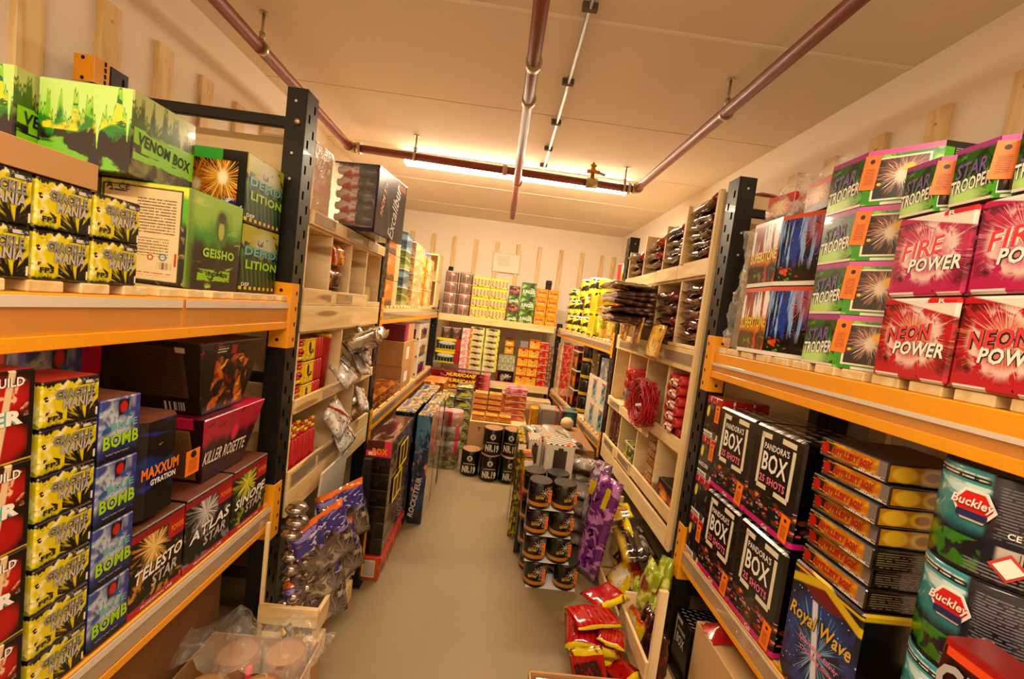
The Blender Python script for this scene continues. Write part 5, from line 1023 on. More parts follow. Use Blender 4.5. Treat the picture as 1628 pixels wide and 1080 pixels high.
wpn = thing('white_panel', 'white plastic panel leaning behind the silver shell bags', 'panel', (-.83, 2.3, .22)); link('panel_sheet', box_mesh(.012, .36, .44, [plain('white_plastic', 'd8cebd', .5)], .004), wpn, (0, 0, 0), (R(0), R(3), 0)); 
ykl = art('yellow_black_pack', 'd8b41e', [('noise', '17130e', 4, .5, .56, 3)], .2, .6)
o = thing('yellow_pack', 'yellow and black pack drooping at the foot of the silver bags', 'pack', (-.66, 1.64, .03)); link('pack_skin', pillow_mesh(.13, .2, .03, 'ykp', [ykl], 0, 3, .005), o, (0, 0, 0), (R(-14), R(10), R(90)))
pt = thing('steel_post', 'short black steel post with orange edge beside the dark carton stack', 'post', (-.6, 2.235, 0)); bar('post_body', pt, (-.03, -.02, 0), (.01, .025, .72), m_black); bar('orange_edge', pt, (.011, -.005, .06), (.018, .02, .30), m_orange); bar('foot_plate', pt, (-.045, -.03, 0), (.02, .035, .008), m_black)
# ------------------------------------------------------------------ low bin under the foil bags
OC = (.9, 2.2, 0)
rb_ = thing('floor_bin', 'low pine bin with yellow blister packs under the foil bag unit', 'bin', OC)
for nm, lo, hi, m in (('end_board', (.80, 1.655, .02), (.838, 1.675, .52), ply_z), ('end_board', (.78, 2.76, .02), (.985, 2.778, .44), ply), ('divider', (.80, 2.56, .06), (.975, 2.575, .40), ply), ('divider', (.80, 2.02, .04), (.975, 2.035, .26), ply),
    ('front_plank', (.785, 1.66, .12), (.80, 2.03, .20), pine), ('front_plank', (.785, 2.035, .04), (.80, 2.56, .12), pine), ('front_plank', (.785, 2.56, .05), (.80, 2.77, .13), pine), ('floor_board', (.80, 1.675, .02), (.975, 2.76, .036), pine), ('foot_rail', (.80, 1.66, 0), (.82, 2.76, .02), pine)):
    ub(rb_, OC, nm, lo, hi, m)
yb = art('yellow_blister', 'c8a81e', [('noise', '3a2414', 3, .52, .6, 3), ('noise', 'e8dc8a', 5, .6, .68, 6), ('diag', 'c8401c', 1, .4, .5, .62), ('rect', 'e8d020', 0, .85, 1, 1)], .14, .9); gb = art('lime_blister', '9aa82a', [('noise', 'd8d87a', 4, .5, .6, 3), ('disc', '8a4a2a', .5, .55, .28, .14, .3), ('rect', 'e8e0c8', .08, .4, .26, .55), ('noise', '4a5a18', 6, .64, .7, 7)], .14, .9)
fb_ = art('flame_blister', 'e0c01e', [('grad', 'b8401c', .7, .84, .3, 4, 3), ('disc', 'f0e4c0', .4, .4, .3, .2, .3), ('noise', 'd86a1c', 5, .6, .66, 2), ('in', (.4, .2, .8, .7), 'noise', 'f4ecdc', 4, .5, .55, 8)], .14, .9)
db = art('dark_shell_pack', '2a2018', [('noise', 'a8a098', 5, .58, .68, 3), ('grad', 'c8a81e', .24, .1, .2, 5, 2)], .1, 1.0)
packs = [(.82, 2.30, .36, .40, .18, .09, db, (R(78), R(4), R(84)), 'dark shell pack with yellow edge lying on top of the bin'), (.84, 2.58, .40, .2, .14, .03, yb, (R(70), 0, R(84)), 'yellow and brown pack at the top far corner of the bin'), (.86, 2.45, .16, .22, .28, .04, yb, (R(-12), R(6), R(-92)), 'yellow and brown blister pack standing upright in the bin'), (.88, 2.02, .2, .16, .24, .05, gb, (R(-10), R(8), R(-90)), 'lime blister pack leaning in the bin beside the divider'), (.89, 1.87, .2, .13, .32, .05, gb, (R(-14), R(-22), R(-90)), 'long lime blister pack leaning against the end board'), (.86, 2.12, .10, .15, .2, .04, gb, (R(-8), R(20), R(-90)), 'short lime blister pack low in the bin'), (.81, 2.28, .08, .22, .25, .03, fb_, (R(-30), R(12), R(-90)), 'flame printed yellow pack leaning over the front plank'), (.83, 1.93, .12, .2, .1, .03, fb_, (R(-10), R(-10), R(-90)), 'small flame printed pack at the bottom of the bin')]
for i, (x, y, z, w_, h_, t_, m, rt, n) in enumerate(packs):
    o = thing('blister_pack', n, 'pack', (x, y, z)); link('pack_skin', pillow_mesh(w_, h_, t_, f'bin{i}', [m], 0, 60+i, .004, ribs=6 if m is db else 0), o, (0, 0, 0), rt)
dkb = art('dark_red_bag', '4a1614', [('noise', 'b8a8a0', 4, .62, .7, 3), ('noise', '7a1c1a', 3, .5, .6, 5)], .12, .9)
for i, y in enumerate((1.74, 1.87)): 
    o = thing('foil_bag', f'dark red foil bag standing behind the front label plank, {["nearer", "further"][i]} one', 'bag', (.87, y, .037), 0, 'dark red foil bags'); link('bag_skin', pillow_mesh(.11, .26, .06, f'dkb{i}', [dkb], 0, 70+i, .004), o, (0, 0, 0), (0, 0, R(-90)))
# red packets spilling onto the floor
rpk = art('red_stick_pack', 'c4201c', [('stripes', '9a1614', 9, 0, .3), ('rect', 'e8cf20', 0, 0, 1, .07), ('rect', 'e8cf20', 0, .93, 1, 1)], .12, 1.0); rbk = art('red_yellow_back', 'b81c1a', [('rect', 'e8cf20', .0, .82, 1, 1), ('noise', '8a1412', 3, .56, .66, 2)], .14, .9)
red_spots = [(.585, 1.95, .205, .24, .16, .03, rpk, (R(88), R(3), R(16)), 'clear-topped red stick pack resting highest on the floor heap'), (.66, 2.10, .20, .2, .16, .03, rbk, (R(86), R(-4), R(30)), 'red and yellow packet behind the red stick pack'), (.585, 1.665, .02, .15, .18, .012, rbk, (R(-22), R(-20), R(-14)), 'red packet with black letters leaning on the heap'), (.70, 1.86, .17, .13, .13, .03, rpk, (R(86), R(6), R(-20)), 'short red stick pack beside the bin plank'), (.70, 1.80, .055, .13, .13, .03, rbk, (R(86), R(-6), R(30)), 'red packet lowest on the heap'), (.735, 1.70, .0, .1, .12, .03, gb, (R(76), R(6), R(-60)), 'lime packet at the foot of the red heap'), (.63, 2.02, .0, .24, .26, .09, rbk, (R(90), R(0), R(8)), 'thick red packet under the heap on the floor'), (.62, 2.0, .088, .24, .24, .09, rpk, (R(90), R(0), R(-8)), 'thick red stick pack in the middle of the floor heap')]
for i, (x, y, z, w_, h_, t_, m, rt, n) in enumerate(red_spots):
    o = thing('firecracker_packet', n, 'packet', (x, y, z)); sk = link('packet_skin', pillow_mesh(w_, h_, t_, f'rp{i}', [m], 0, 80+i, .003), o, (0, 0, t_/2+.003 if rt[0] > 1 else 0), rt)
    if i == 2: e = letter(sk, 'F', 'SUPER\nSNAPS', (0, -.013, .09), .115, .075, K_, .05, 0, R(8), lift=.003); 
# carton of red packs in front
OF = (.48, 1.2, 0)
fc = thing('cardboard_carton', 'open carton of red packs at the bottom edge of the picture', 'carton', OF)
for lo, hi in (((-.22, -.25, 0), (.22, .25, .008)), ((-.22, .243, 0), (.22, .25, .305)), ((-.22, -.25, 0), (-.213, .25, .305)), ((.213, -.25, 0), (.22, .25, .305)), ((-.22, -.25, 0), (.22, -.243, .305))): bar('carton_wall' if hi[2] > .1 else 'carton_base', fc, lo, hi, CARD, .001)
mrn = art('maroon_pack_top', '7a1616', [('rect', 'e8dccc', .12, .4, .88, .62), ('noise', 'a82420', 3, .55, .66, 2)], .12, .9)
for i in range(3):
    for k in range(3):
        box('red_pack', f'maroon pack with pale stripe in the front carton, row {["nearest the far wall", "in the middle", "nearest the camera"][k]}, {ORD[i]} across', 'pack', (.275+.14*i, 1.29-.155*k, .01), (.405+.14*i, 1.435-.155*k, .302), [mrn]*6, group='maroon packs in the front carton', bevel=.01, body='pack_body')
# ================================================================== far half of the room
# ---- slanted bay of the rack behind the foil bag unit
def XC(y): return 1.0-.079*(y-3.62)
ANG = math.atan(.079); CR = .997
def slanted_beam(z0, z1):
    L_ = 2.30; ymid = 4.75
    b_ = link('beam', box_mesh(.04, L_, z1-z0, [m_orange], .004), rr, (XC(ymid)+.026-OR[0], ymid-OR[1], z0), (0, 0, ANG)); h = z1-z0
    bar('beam_lip', b_, (-.026, -L_/2, 0), (-.02, L_/2, h*.26), m_orange, .002); bar('label_strip', b_, (-.0255, -L_/2+.01, h*.18), (-.021, L_/2-.01, h*.98), m_strip_tan, .001); bar('strip_edge', b_, (-.0272, -L_/2+.01, h*.76), (-.0257, L_/2-.01, h*.95), m_strip_edge, .0005)
slanted_beam(1.33, 1.425); slanted_beam(.475, .565)
add_bracket(rr, OR, XR, 3.612, 1.30, 1.52, -1, 1); add_bracket(rr, OR, XR, 3.612, .42, .64, -1, 1)
add_upright(rr, OR, .815, 5.93, -1, 1.5, .08, .07)
for i in range(21):
    y = 3.66+.108*i
    for z in (1.425, .565): bar('slat', rr, (XC(y)+.01-OR[0], y-OR[1], z), (1.62-OR[0], y+.078-OR[1], z+.018), pine_x, .003)
# ---- back rack with plank fronts
OK_ = (0, 6.2, 0)
bk = thing('back_shelf', 'wide wooden shelf with plank fronts along the back wall', 'shelf', OK_)
for nm, lo, hi, m in (('front_plank', (-.85, 5.885, 1.355), (.78, 5.91, 1.452), pine_x), ('front_plank', (-.85, 5.885, .485), (.80, 5.91, .585), pine_x), ('shelf_board', (-.84, 5.911, 1.43), (.81, 6.6, 1.448), ply), ('shelf_board', (-.84, 5.911, .562), (.81, 6.6, .58), ply), ('rear_post', (-.82, 6.52, 0), (-.76, 6.6, 1.43), pine_z), ('rear_post', (.75, 6.52, 0), (.80, 6.6, 1.43), pine_z), ('front_post', (-.80, 5.95, 0), (-.76, 6.0, .56), m_black), ('front_post', (.76, 5.95, 0), (.80, 6.0, .56), m_black)):
    ub(bk, OK_, nm, lo, hi, m)
def pr(name, base, c2, c3, seed, extra=(), rough=.3, coat=.3):
    return art(name, base, [('noise', c2, 3.0, .48, .60, seed), ('noise', c3, 5.0, .58, .66, seed+4)]+list(extra), rough, coat)
def stack(n, nm, where, lo, size, gap, mats, texts=(), name='firework_box', cat='box', group=None, bevel=.003, stick=None, jit=.004, slanted=False):
    for j in range(n):
        dx, dy = rnd.uniform(-jit, jit), rnd.uniform(-jit, jit); z = lo[2]+(size[2]+gap)*j
        x = lo[0]+dx; y = lo[1]+dy
        m = mats[j % len(mats)] if isinstance(mats, list) and isinstance(mats[0], (list, bpy.types.Material)) and not (len(mats) == 6) else mats
        b_ = box(name, f'{nm}, {where}'+(f', {ORD[j]} from below' if n > 1 else ''), cat, (x, y, z), (x+size[0], y+size[1], z+size[2]), m, texts, group, bevel=bevel, stickers=stick or ())
        if slanted: b_.rotation_euler.z = ANG
# -- back shelf, upper
cyl_p = art('pink_grey_wrap', '8a7a6c', [('noise', 'c87a6a', 3, .5, .6, 3, 3, 1), ('stripes', 'b0a490', 8, 0, .2), ('rect', 'd0c4b0', 0, .9, 1, 1)], .18, .7)
def can(label, x, y, z, r_, h_, wrap, top, key, grp, rz=0, name='firework_battery', n=18):
    t = thing(name, label, 'battery', (x, y, z), rz, grp)
    link('wrapper', lathe_mesh([(r_*.97, 0), (r_, h_*.03), (r_, h_*.97), (r_*.96, h_)], [wrap], key, n), t); link('lid', lathe_mesh([(r_*.95, 0), (r_*.95, .002)], [top], key+'lid', n), t, (0, 0, h_)); return t
for i, x in enumerate((-.735, -.535)):
    for j in range(4): can(f'pinkish grey round battery on the back shelf, {["outer", "inner"][i]} column, {ORD[j]} from below', x, 6.02, 1.449+.15*j, .095, .148, cyl_p, darktop, 'pgc', 'pinkish round batteries on the back shelf')
yc = art('yellow_mug_box', 'ecd416', [('grid', 'f0dcc0', 5, 1, .40), ('grid', '8a6a4a', 5, 1, .3), ('grid', 'd8a098', 5, 1, .2), ('rect', 'f0e03a', 0, .86, 1, 1), ('in', (0, 0, 1, .3), 'noise', '3a4a24', 6, .56, .62, 4, 2, 1)], .3, .3)
for j in range(4):
    for k in range(2): box('firework_box', f'yellow box with round pictures on the back shelf, {["outer", "inner"][k]} column, {ORD[j]} from below', 'box', (-.43+.25*k, 5.93, 1.449+.142*j), (-.185+.25*k, 6.2, 1.449+.142*j+.14), [yc, yc, yc, yc, Y_, K_], [('F', 'CLOWN', .5, .1, .3, .12, O_, {'bold': .04})], 'yellow picture boxes on the back shelf')
gx = pr('green_wrap', '4a7a2a', 'a8c86a', '1f3a16', 3, [('rect', '2a1a14', .6, .62, .82, .9), ('rect', '8a2a1c', .66, .7, .76, .82)]); px_ = pr('purple_wrap', '5a2a5a', 'c89a3a', '2a1430', 6)
for j, m in enumerate((gx, px_, gx, px_)): box('firework_box', f'{"green" if m is gx else "purple"} box in the mixed column on the back shelf, {ORD[j]} from below', 'box', (.085, 5.93, 1.449+.125*j), (.235, 6.1, 1.449+.125*j+(.123)), m, [('F', 'JUNGLE', .5, .3, .8, .3, W_, {'bold': .03})] if m is gx else [('F', 'TOURNEY', .5, .4, .8, .25, O_)], 'mixed column on the back shelf')
for j in range(3): box('firework_box', f'tall green box with pale lettering on the back shelf, {ORD[j]} from below', 'box', (.255, 5.93, 1.449+.19*j), (.455, 6.1, 1.449+.19*j+.188), gx, [('F', 'JUNGLE', .5, .3, .85, .34, W_, {'bold': .03, 'outline': K_})], 'tall green boxes on the back shelf')
ox = pr('orange_flame', 'eeb41a', 'e8871a', 'c8481a', 2, [('rect', '3a2010', .1, .34, .9, .5), ('rect', 'f2e4b8', .15, .36, .85, .44)])
for k, (x, n) in enumerate(((.475, 4), (.635, 4))):
    for j in range(n): box('firework_box', f'orange flame box on the back shelf, {["inner", "outer"][k]} column, {ORD[j]} from below', 'box', (x, 5.93, 1.449+.127*j), (x+.152, 6.1, 1.449+.127*j+.125), ox, [('F', 'FLASH', .5, .62, .7, .2, R_, {'bold': .04})], 'orange flame boxes on the back shelf')
t = thing('black_tube', 'black upright tube behind the pinkish round batteries', 'tube', (-.80, 6.25, 1.449)); link('tube_wall', lathe_mesh([(.035, 0), (.035, .68), (.028, .68), (.028, .6)], [K_], 'btube', 14), t); link('tube_collar', lathe_mesh([(.038, 0), (.038, .03)], [DARK], 'btubec', 14), t, (0, 0, .62))
t = thing('black_tube', 'short black upright tube behind the orange flame boxes', 'tube', (.66, 6.3, 1.449)); link('tube_wall', lathe_mesh([(.045, 0), (.045, .66), (.038, .66), (.038, .6)], [plain('dark_brown_tube', '3a2a24', .5)], 'btube2', 14), t); link('tube_collar', lathe_mesh([(.048, 0), (.048, .03)], [DARK], 'btubec2', 14), t, (0, 0, .6))
# -- back shelf, lower
gun = art('black_gun_box', '1a1715', [('grad', 'e8cc1a', .74, .84, .2, 6, 3), ('disc', 'd0ccc0', .45, .62, .34, .16, .2), ('in', (0, .1, .8, .55), 'stripes', '6a8a6a', 8, 0, .3), ('grad', 'd8c020', .16, .1, .1, 6, 5), ('side', 'b02420', .8, .84)], .3, .3)
stack(2, 'black and yellow cannon picture box', 'back shelf lower corner', (-.83, 5.80, .775), (.33, .18, .17), .003, gun, [('F', 'CARAMBA', .42, .86, .7, .16, Y_, {'bold': .04})], group='cannon picture boxes')
cyl2 = art('brown_grey_wrap', '6a5448', [('noise', 'a07a70', 3, .5, .6, 3, 3, 1), ('rect', 'b8a898', 0, .9, 1, 1)], .18, .7)
for i, x in enumerate((-.72, -.58)): can(f'brownish round battery above the cannon picture boxes, {["outer", "inner"][i]} one', x, 5.9, 1.122, .068, .15, cyl2, darktop, 'bgc', 'brownish round batteries')
pk = pr('pink_small_box', 'dc9a94', 'f0d8d0', 'b04a58', 3, [('rect', 'f0e4da', 0, .86, 1, 1)])
stack(6, 'small pink patterned box', 'in the column beside the cannon boxes', (-.49, 5.80, .722), (.105, .14, .092), .002, pk, group='small pink boxes')
cb = art('pale_lime_box', 'd8d8b0', [('disc', '2a2a18', .5, .8, .4, .2, .2), ('disc', 'd8a8a0', .45, .3, .25, .22, .3), ('noise', 'c8cc2a', 4, .55, .62, 4), ('side', 'e8d820', .9, .93)], .3, .3)
for k in range(2): stack(7, 'pale lime box with round picture', f'{["inner", "outer"][k]} back shelf column', (-.375+.205*k, 5.80, .722), (.19, .14, .083), .002, cb, group='pale lime picture boxes', stick=[('F', .06 if k == 0 else .95, .5, .03, .06, m_tag if k == 0 else m_ytag)])
gn = pr('pale_green_pack', 'a8ac88', 'd0d0b0', '6a7048', 3)
for j in range(2):
    for k in range(3): box('firework_box', f'small pale green pack behind the back plank, {"upper" if j else "lower"} row, {ORD[k]} along', 'box', (.052+.078*k, 5.93, .745+.11*j), (.128+.078*k, 6.03, .745+.11*j+.108), gn, group='small pale green packs')
bs = art('black_star_box', '17130f', [('burst', 'd8ccb8', .62, .5, .3, 10, 2.0, .5), ('rect', 'd8401c', 0, .2, .06, .9), ('rect', 'c8341c', 0, 0, 1, .08), ('disc', 'a89888', .35, .4, .12, .3, .4)], .3, .3)
box('firework_box', 'black box with white star below the pale green packs', 'box', (.045, 5.92, .581), (.29, 6.1, .743), bs)
oy = pr('orange_yellow_label', 'e8a41c', 'f0c83a', 'd8641a', 5, [('rect', 'c8381c', 0, .86, 1, 1), ('rect', '4a2a10', .4, .7, .6, .86), ('rect', 'f2e6c0', .22, .34, .78, .5)])
for k, (x, n, z) in enumerate(((.315, 4, .581), (.465, 5, .581))): stack(n, 'orange and yellow labelled box', f'{["inner", "outer"][k]} column behind the back plank', (x, 5.92, z), (.145, .15, .127), .003, oy, [('F', 'PUMP', .5, .42, .5, .14, BROWNK)], group='orange and yellow labelled boxes')
stack(2, 'dim orange and yellow box', 'set back above the pale green packs', (.12, 6.12, .97), (.13, .12, .11), .003, oy, group='dim orange boxes'); box('cardboard_carton', 'carton standing behind the pale green packs on the back shelf', 'carton', (.06, 6.115, 0.581), (.28, 6.3, .968), CARDD)
rx = pr('red_berry_pack', 'b83a28', 'e0805a', '6a1a14', 3, [('disc', 'c8281c', .5, .5, .2, .3, .3), ('rect', 'd8c4a8', 0, .9, 1, 1)], .15, .7)
stack(6, 'red patterned pack in clear wrap', 'back shelf column beside the orange boxes', (.615, 5.92, .581), (.13, .14, .103), .003, rx, group='red wrapped packs')
bx_ = pr('brown_pink_pack', '8a6450', 'b89a84', '5a3a30', 3, (), .15, .7); stack(5, 'brownish pink wrapped pack', 'at the outer end of the back shelf', (.752, 5.915, .581), (.07, .12, .115), .003, bx_, group='brownish pink packs')
gt = plain('grey_tin', '8a8078', .5)
box('small_box', 'grey box above the orange columns behind the back plank', 'box', (.33, 5.93, 1.102), (.44, 6.05, 1.19), gt)
# -- long flat rocket boxes in front of the back shelf
hu = art('hurricane_long', '6a1a1c', [('noise', 'c8525a', 3, .5, .62, 3, 4, 1), ('side', 'd87a7a', .86, .96), ('side', '8a1a24', .2, .05), ('noise', 'e0b0a8', 5, .66, .72, 6, 4, 1)], .15, .7)
for j in range(3): box('firework_box', f'long maroon flat box with yellow lettering, {ORD[j]} from below', 'box', (-.83, 5.52, .482+.078*j), (-.03, 5.76, .482+.078*j+.076), hu, [('F', 'HURRICANE', .52, .5, .5, .6, Y_, {'bold': .04, 'shear': .4})], 'long maroon boxes')
lim = pr('grey_lime_box', '6a6a4a', 'b8b894', '2a2a1c', 3, [('rect', 'c8d41e', .3, .1, .75, .4), ('rect', '2a2418', .0, .5, .5, .7)])
for k in range(2):
    for j in range(6 if k else 5): box('firework_box', f'grey green box with lime label behind the clear round batteries, {["outer", "inner"][k]} column, {ORD[j]} from below', 'box', (-.57+.19*k, 4.62, .001+.117*j), (-.39+.19*k, 4.9, .001+.117*j+.115), lim, group='grey green boxes with lime labels')
# table-high support of the long boxes and orange goods
box('cardboard_carton', 'brown carton under the long maroon boxes', 'carton', (-.80, 5.50, 0), (-.08, 5.78, .48), CARD)
og = pr('orange_stick_box', 'd89a34', 'e8b850', 'a8481c', 3, [('rect', '9a2a18', 0, 0, 1, .16), ('rect', '9a2a18', 0, .84, 1, 1)], .2, .6)
# big carton in the middle with goods on top
box('cardboard_carton', 'large brown carton with printed marks behind the black numbered cans', 'carton', (-.175, 4.12, 0), (.40, 4.60, .47), CARD2, [('F', 'TT', .18, .84, .05, .09, BRK, {'bold': .05}), ('F', 'Y', .27, .84, .03, .09, BRK, {'bold': .05})], None, stickers=[('T', .6, .25, .14, .02, W_, 'tape_strip')])
for j in range(4):
    for k in range(2): box('firework_box', f'small orange box piled on the large carton, {["outer", "inner"][k]} column, {ORD[j]} from below', 'box', (-.165+.15*k, 4.36, .471+.06*j), (-.025+.15*k, 4.52, .471+.06*j+.058), og, group='small orange boxes on the carton')
for k in range(3): box('firework_box', f'flat orange box lying in front on the large carton, {ORD[k]} across', 'box', (-.16+.135*k, 4.16, .471), (-.035+.135*k, 4.32, .525), og, group='flat orange boxes on the carton')
pr_ = pr('pink_red_wrap', 'b8503a', 'e0a05a', '7a2418', 3, [('rect', 'e8dcd0', 0, .9, 1, 1)], .12, .9); pkt = pr('pink_top_wrap', 'd8607a', 'f0b8c0', 'b83a58', 4, (), .12, .9)
for j in range(5): box('firework_box', f'wide wrapped pack in the pile with a pink top, {ORD[j]} from below', 'box', (.155, 4.30, .471+.068*j), (.375, 4.50, .471+.068*j+.066), pkt if j == 4 else pr_, group='wrapped packs with a pink top')
box('firework_box', 'orange box standing upright between the two piles on the carton', 'box', (.118, 4.36, .527), (.15, 4.5, .75), pr_)
box('firework_box', 'flat cream box on the shelf floor behind the wrapped packs', 'box', (.42, 4.9, .48), (.72, 5.1, .58), pr('cream_orange', 'd8b080', 'e8c8a0', 'c8601c', 3)); box('cardboard_carton', 'carton standing under the flat cream box', 'carton', (.42, 4.88, 0), (.74, 5.12, .479), CARDD)
# -- numbered black cans
nr = art('black_number_wrap', '121010', [('rect', '1d1a18', 0, .0, 1, .06), ('rect', '1d1a18', 0, .94, 1, 1)], .22, .6); tanlid = art('tan_lid', 'a8805a', [('rect', 'e07a1e', .5, .2, .9, .7)], .5)
hub = plain('off_white_print', 'ded4c4', .45)
for i, (x, y, z, n) in enumerate(((-.115, 3.98, 0, 'outer one on the floor'), (.07, 3.90, 0, 'middle one on the floor'), (.255, 3.90, 0, 'inner one on the floor'), (.072, 3.93, .243, 'upper one in the middle'), (.262, 3.95, .243, 'upper one at the end'))):
    t = can('black round can with number lettering, '+n, x, y, z, .092, .24, nr, tanlid, 'nrcan', 'black numbered cans', R((-4, 2, 6, 0, -12)[i]), n=20)
    letter(t, 'F', 'NR.19', (0, -.092, .068), .125, .07, hub, .045, name='lettering', lift=.004); letter(t, 'F', 'Exploding Moment', (0, -.092, .12), .11, .014, hub, .02, lift=.003)
    link('round_logo', lathe_mesh([(.026, 0), (.026, .002)], [hub], 'nlogo', 18), t, (0, -.0925, .172), ROT['F']); letter(t, 'F', 'X', (0, -.092, .172), .03, .032, K_, .08, lift=.006)
# -- clear-wrapped round batteries
pe = [art('peach_wrap', 'c8988a', [('noise', 'e0c4b8', 3, .5, .6, 3, 3, 1), ('rect', 'b83a5a', .9, 0, .98, 1)], .1, 1.0), art('grey_pink_wrap', 'b0a898', [('noise', '8a7a6a', 3, .5, .6, 5, 3, 1), ('rect', 'd0506a', .06, 0, .14, 1)], .1, 1.0), art('olive_wrap', '6a6448', [('noise', 'a0a070', 3, .5, .6, 5, 3, 1)], .1, 1.0)]
for j in range(4): can(f'clear-wrapped round battery on the floor beside the numbered cans, {ORD[j]} from below', -.325, 4.08, .142*j, .088, .14, pe[(2, 1, 1, 0)[j]], pe[0], f'pe{j}', 'clear-wrapped round batteries')
# ------------------------------------------------------------------ bay beyond the pine unit, upper shelf
orx = art('orange_tall_box', 'd87a2a', [('noise', 'e8a860', 3, .5, .6, 3), ('grad', '3a1a14', .3, .15, .2, 5, 2), ('side', 'e8c898', .6, .66)], .25, .4)
stack(3, 'orange and brown box', 'first column of the far shelf', (-1.02, 3.14, 1.521), (.15, .36, .195), .003, [orx, orx, pr('brown_dark', '8a5a3a', 'c89060', '3a2418', 5), pr('brown_dark', '8a5a3a', 'c89060', '3a2418', 5), darktop, K_], group='orange boxes on the far shelf')
blu = pr('blue_teal_wrap', '4a7088', '9ab8c0', '2a3a48', 3, [('rect', 'ece0cc', 0, 0, 1, .05)]); olv = pr('olive_photo_wrap', '6a7a3a', 'b0b878', '3a3018', 5, [('rect', 'ece0cc', 0, 0, 1, .05)])
for j in range(4):
    t = thing('firework_battery', f'faceted {"teal" if j % 2 else "olive"} photo box in the second far shelf column, {ORD[j]} from below', 'box', (-.965, 3.77, 1.521+.158*j), 0, 'faceted boxes on the far shelf')
    link('wrapper', prism_mesh(hexa(.2, .36, .22), .156, [olv if j % 2 == 0 else blu, greytop], f'fx{j%2}'), t)
wy = pr('peach_photo_wrap', 'd8b080', 'f0d8a0', '8a5a4a', 3, [('rect', 'f4e8d4', 0, 0, 1, .05)])
stack(4, 'peach photo box', 'third column of the far shelf', (-1.03, 4.05, 1.521), (.17, .44, .15), .003, wy, group='peach photo boxes')
yy = art('bright_yellow_photo', 'f0c23a', [('disc', 'fff0c0', .55, .5, .25, .4, .5), ('noise', 'e89020', 3, .54, .64, 3), ('rect', 'f6ecd8', 0, 0, 1, .06), ('side', 'c8641a', .2, .05)], .25, .4)
stack(3, 'bright yellow photo box', 'fourth column of the far shelf', (-1.03, 4.58, 1.521), (.17, .55, .18), .003, yy, group='bright yellow photo boxes'); box('firework_box', 'flat violet box on the bright yellow photo boxes', 'box', (-1.02, 4.62, 2.07), (-.88, 5.0, 2.115), pr('violet_flat', '6a5ab8', 'd0c8f0', '3a2a70', 3))
t = thing('wooden_crate', 'upright pine crate at the far end of the upper shelf', 'crate', (-.95, 5.45, 1.521)); 
for lo, hi in (((-.12, -.16, 0), (-.10, .16, .66)), ((.1, -.16, 0), (.12, .16, .66)), ((-.12, .14, 0), (.12, .16, .66)), ((-.12, -.16, .64), (.12, .16, .66)), ((-.12, -.16, 0), (.12, .16, .02)), ((-.12, -.16, .32), (.12, .16, .335))): bar('crate_board', t, lo, hi, ply_z)
# lower shelf of that bay
box('cardboard_carton', 'lower of two brown cartons on the far lower shelf', 'carton', (-1.16, 4.0, .716), (-.865, 4.42, .94), CARD, stickers=[('R', .4, .5, .14, .1, W_, 'paper_label')]); box('cardboard_carton', 'upper of two taped brown cartons on the far lower shelf', 'carton', (-1.16, 3.98, .942), (-.865, 4.45, 1.18), CARD, stickers=[('T', .5, .5, .28, .04, plain('shiny_tape', 'e0cba8', .15, alpha=.8, coat=1), 'tape_strip'), ('R', .4, .5, .12, .12, W_, 'paper_label')])
for i, m in enumerate((plain('maroon_card', '7a1c34', .4), plain('magenta_card', 'd0205a', .35), plain('kraft_card', 'c8a078', .6), plain('rose_card', 'c88a7a', .5), plain('kraft_card', 'c8a078', .6))):
    box('slim_box', f'slim upright box standing on the brown cartons, {ORD[i]} along', 'box', (-1.10, 3.99+.085*i, 1.182), (-.87, 4.065+.085*i, 1.345), m, group='slim boxes on the cartons')
obw = pr('brown_orange_flat', '8a4a24', 'd08a3a', '4a2418', 3, (), .15, .8)
for k in range(3):
    for j in range(2): box('flat_box', f'brown and orange flat pack beside the far orange bracket, {"upper" if j else "lower"} layer, {ORD[k]} along', 'box', (-1.06, 3.14+.29*k, .716+.052*j), (-.868, 3.42+.29*k, .766+.052*j), obw, group='brown and orange flat packs')
ylb = pr('yellow_dark_pack', 'd8a81c', '3a2414', 'e8d080', 3)
stack(3, 'yellow and black pack', 'at the near end of the far lower shelf', (-1.25, 3.14, .716), (.16, .3, .2), .003, ylb, group='yellow and black packs')
stack(2, 'yellow card box', 'beside the brown cartons', (-1.05, 4.5, .716), (.16, .16, .2), .003, plain('yellow_card', 'd8b03a', .5), group='yellow card boxes')
ww = art('white_window_box', 'e4dccb', [('rect', '1d2a5a', .1, .14, .74, .72), ('in', (.1, .14, .74, .72), 'noise', 'a83a2c', 4, .56, .62, 3), ('rect', '2a2430', .3, .72, .5, .78), ('rect', 'c8641c', .82, .1, .94, .24)], .3, .3); wt = art('white_dotted_top', 'e8dcc4', [('grid', '9a5a30', 9, 4, .26)], .4)
for j in range(3): box('window_box', f'white box with dark window and dotted lid on the far lower shelf, {ORD[j]} from below', 'box', (-1.06, 4.75, .716+.202*j), (-.865, 5.3, .716+.202*j+.2), [ww, ww, ww, ww, wt, ww], group='white window boxes on the far lower shelf')
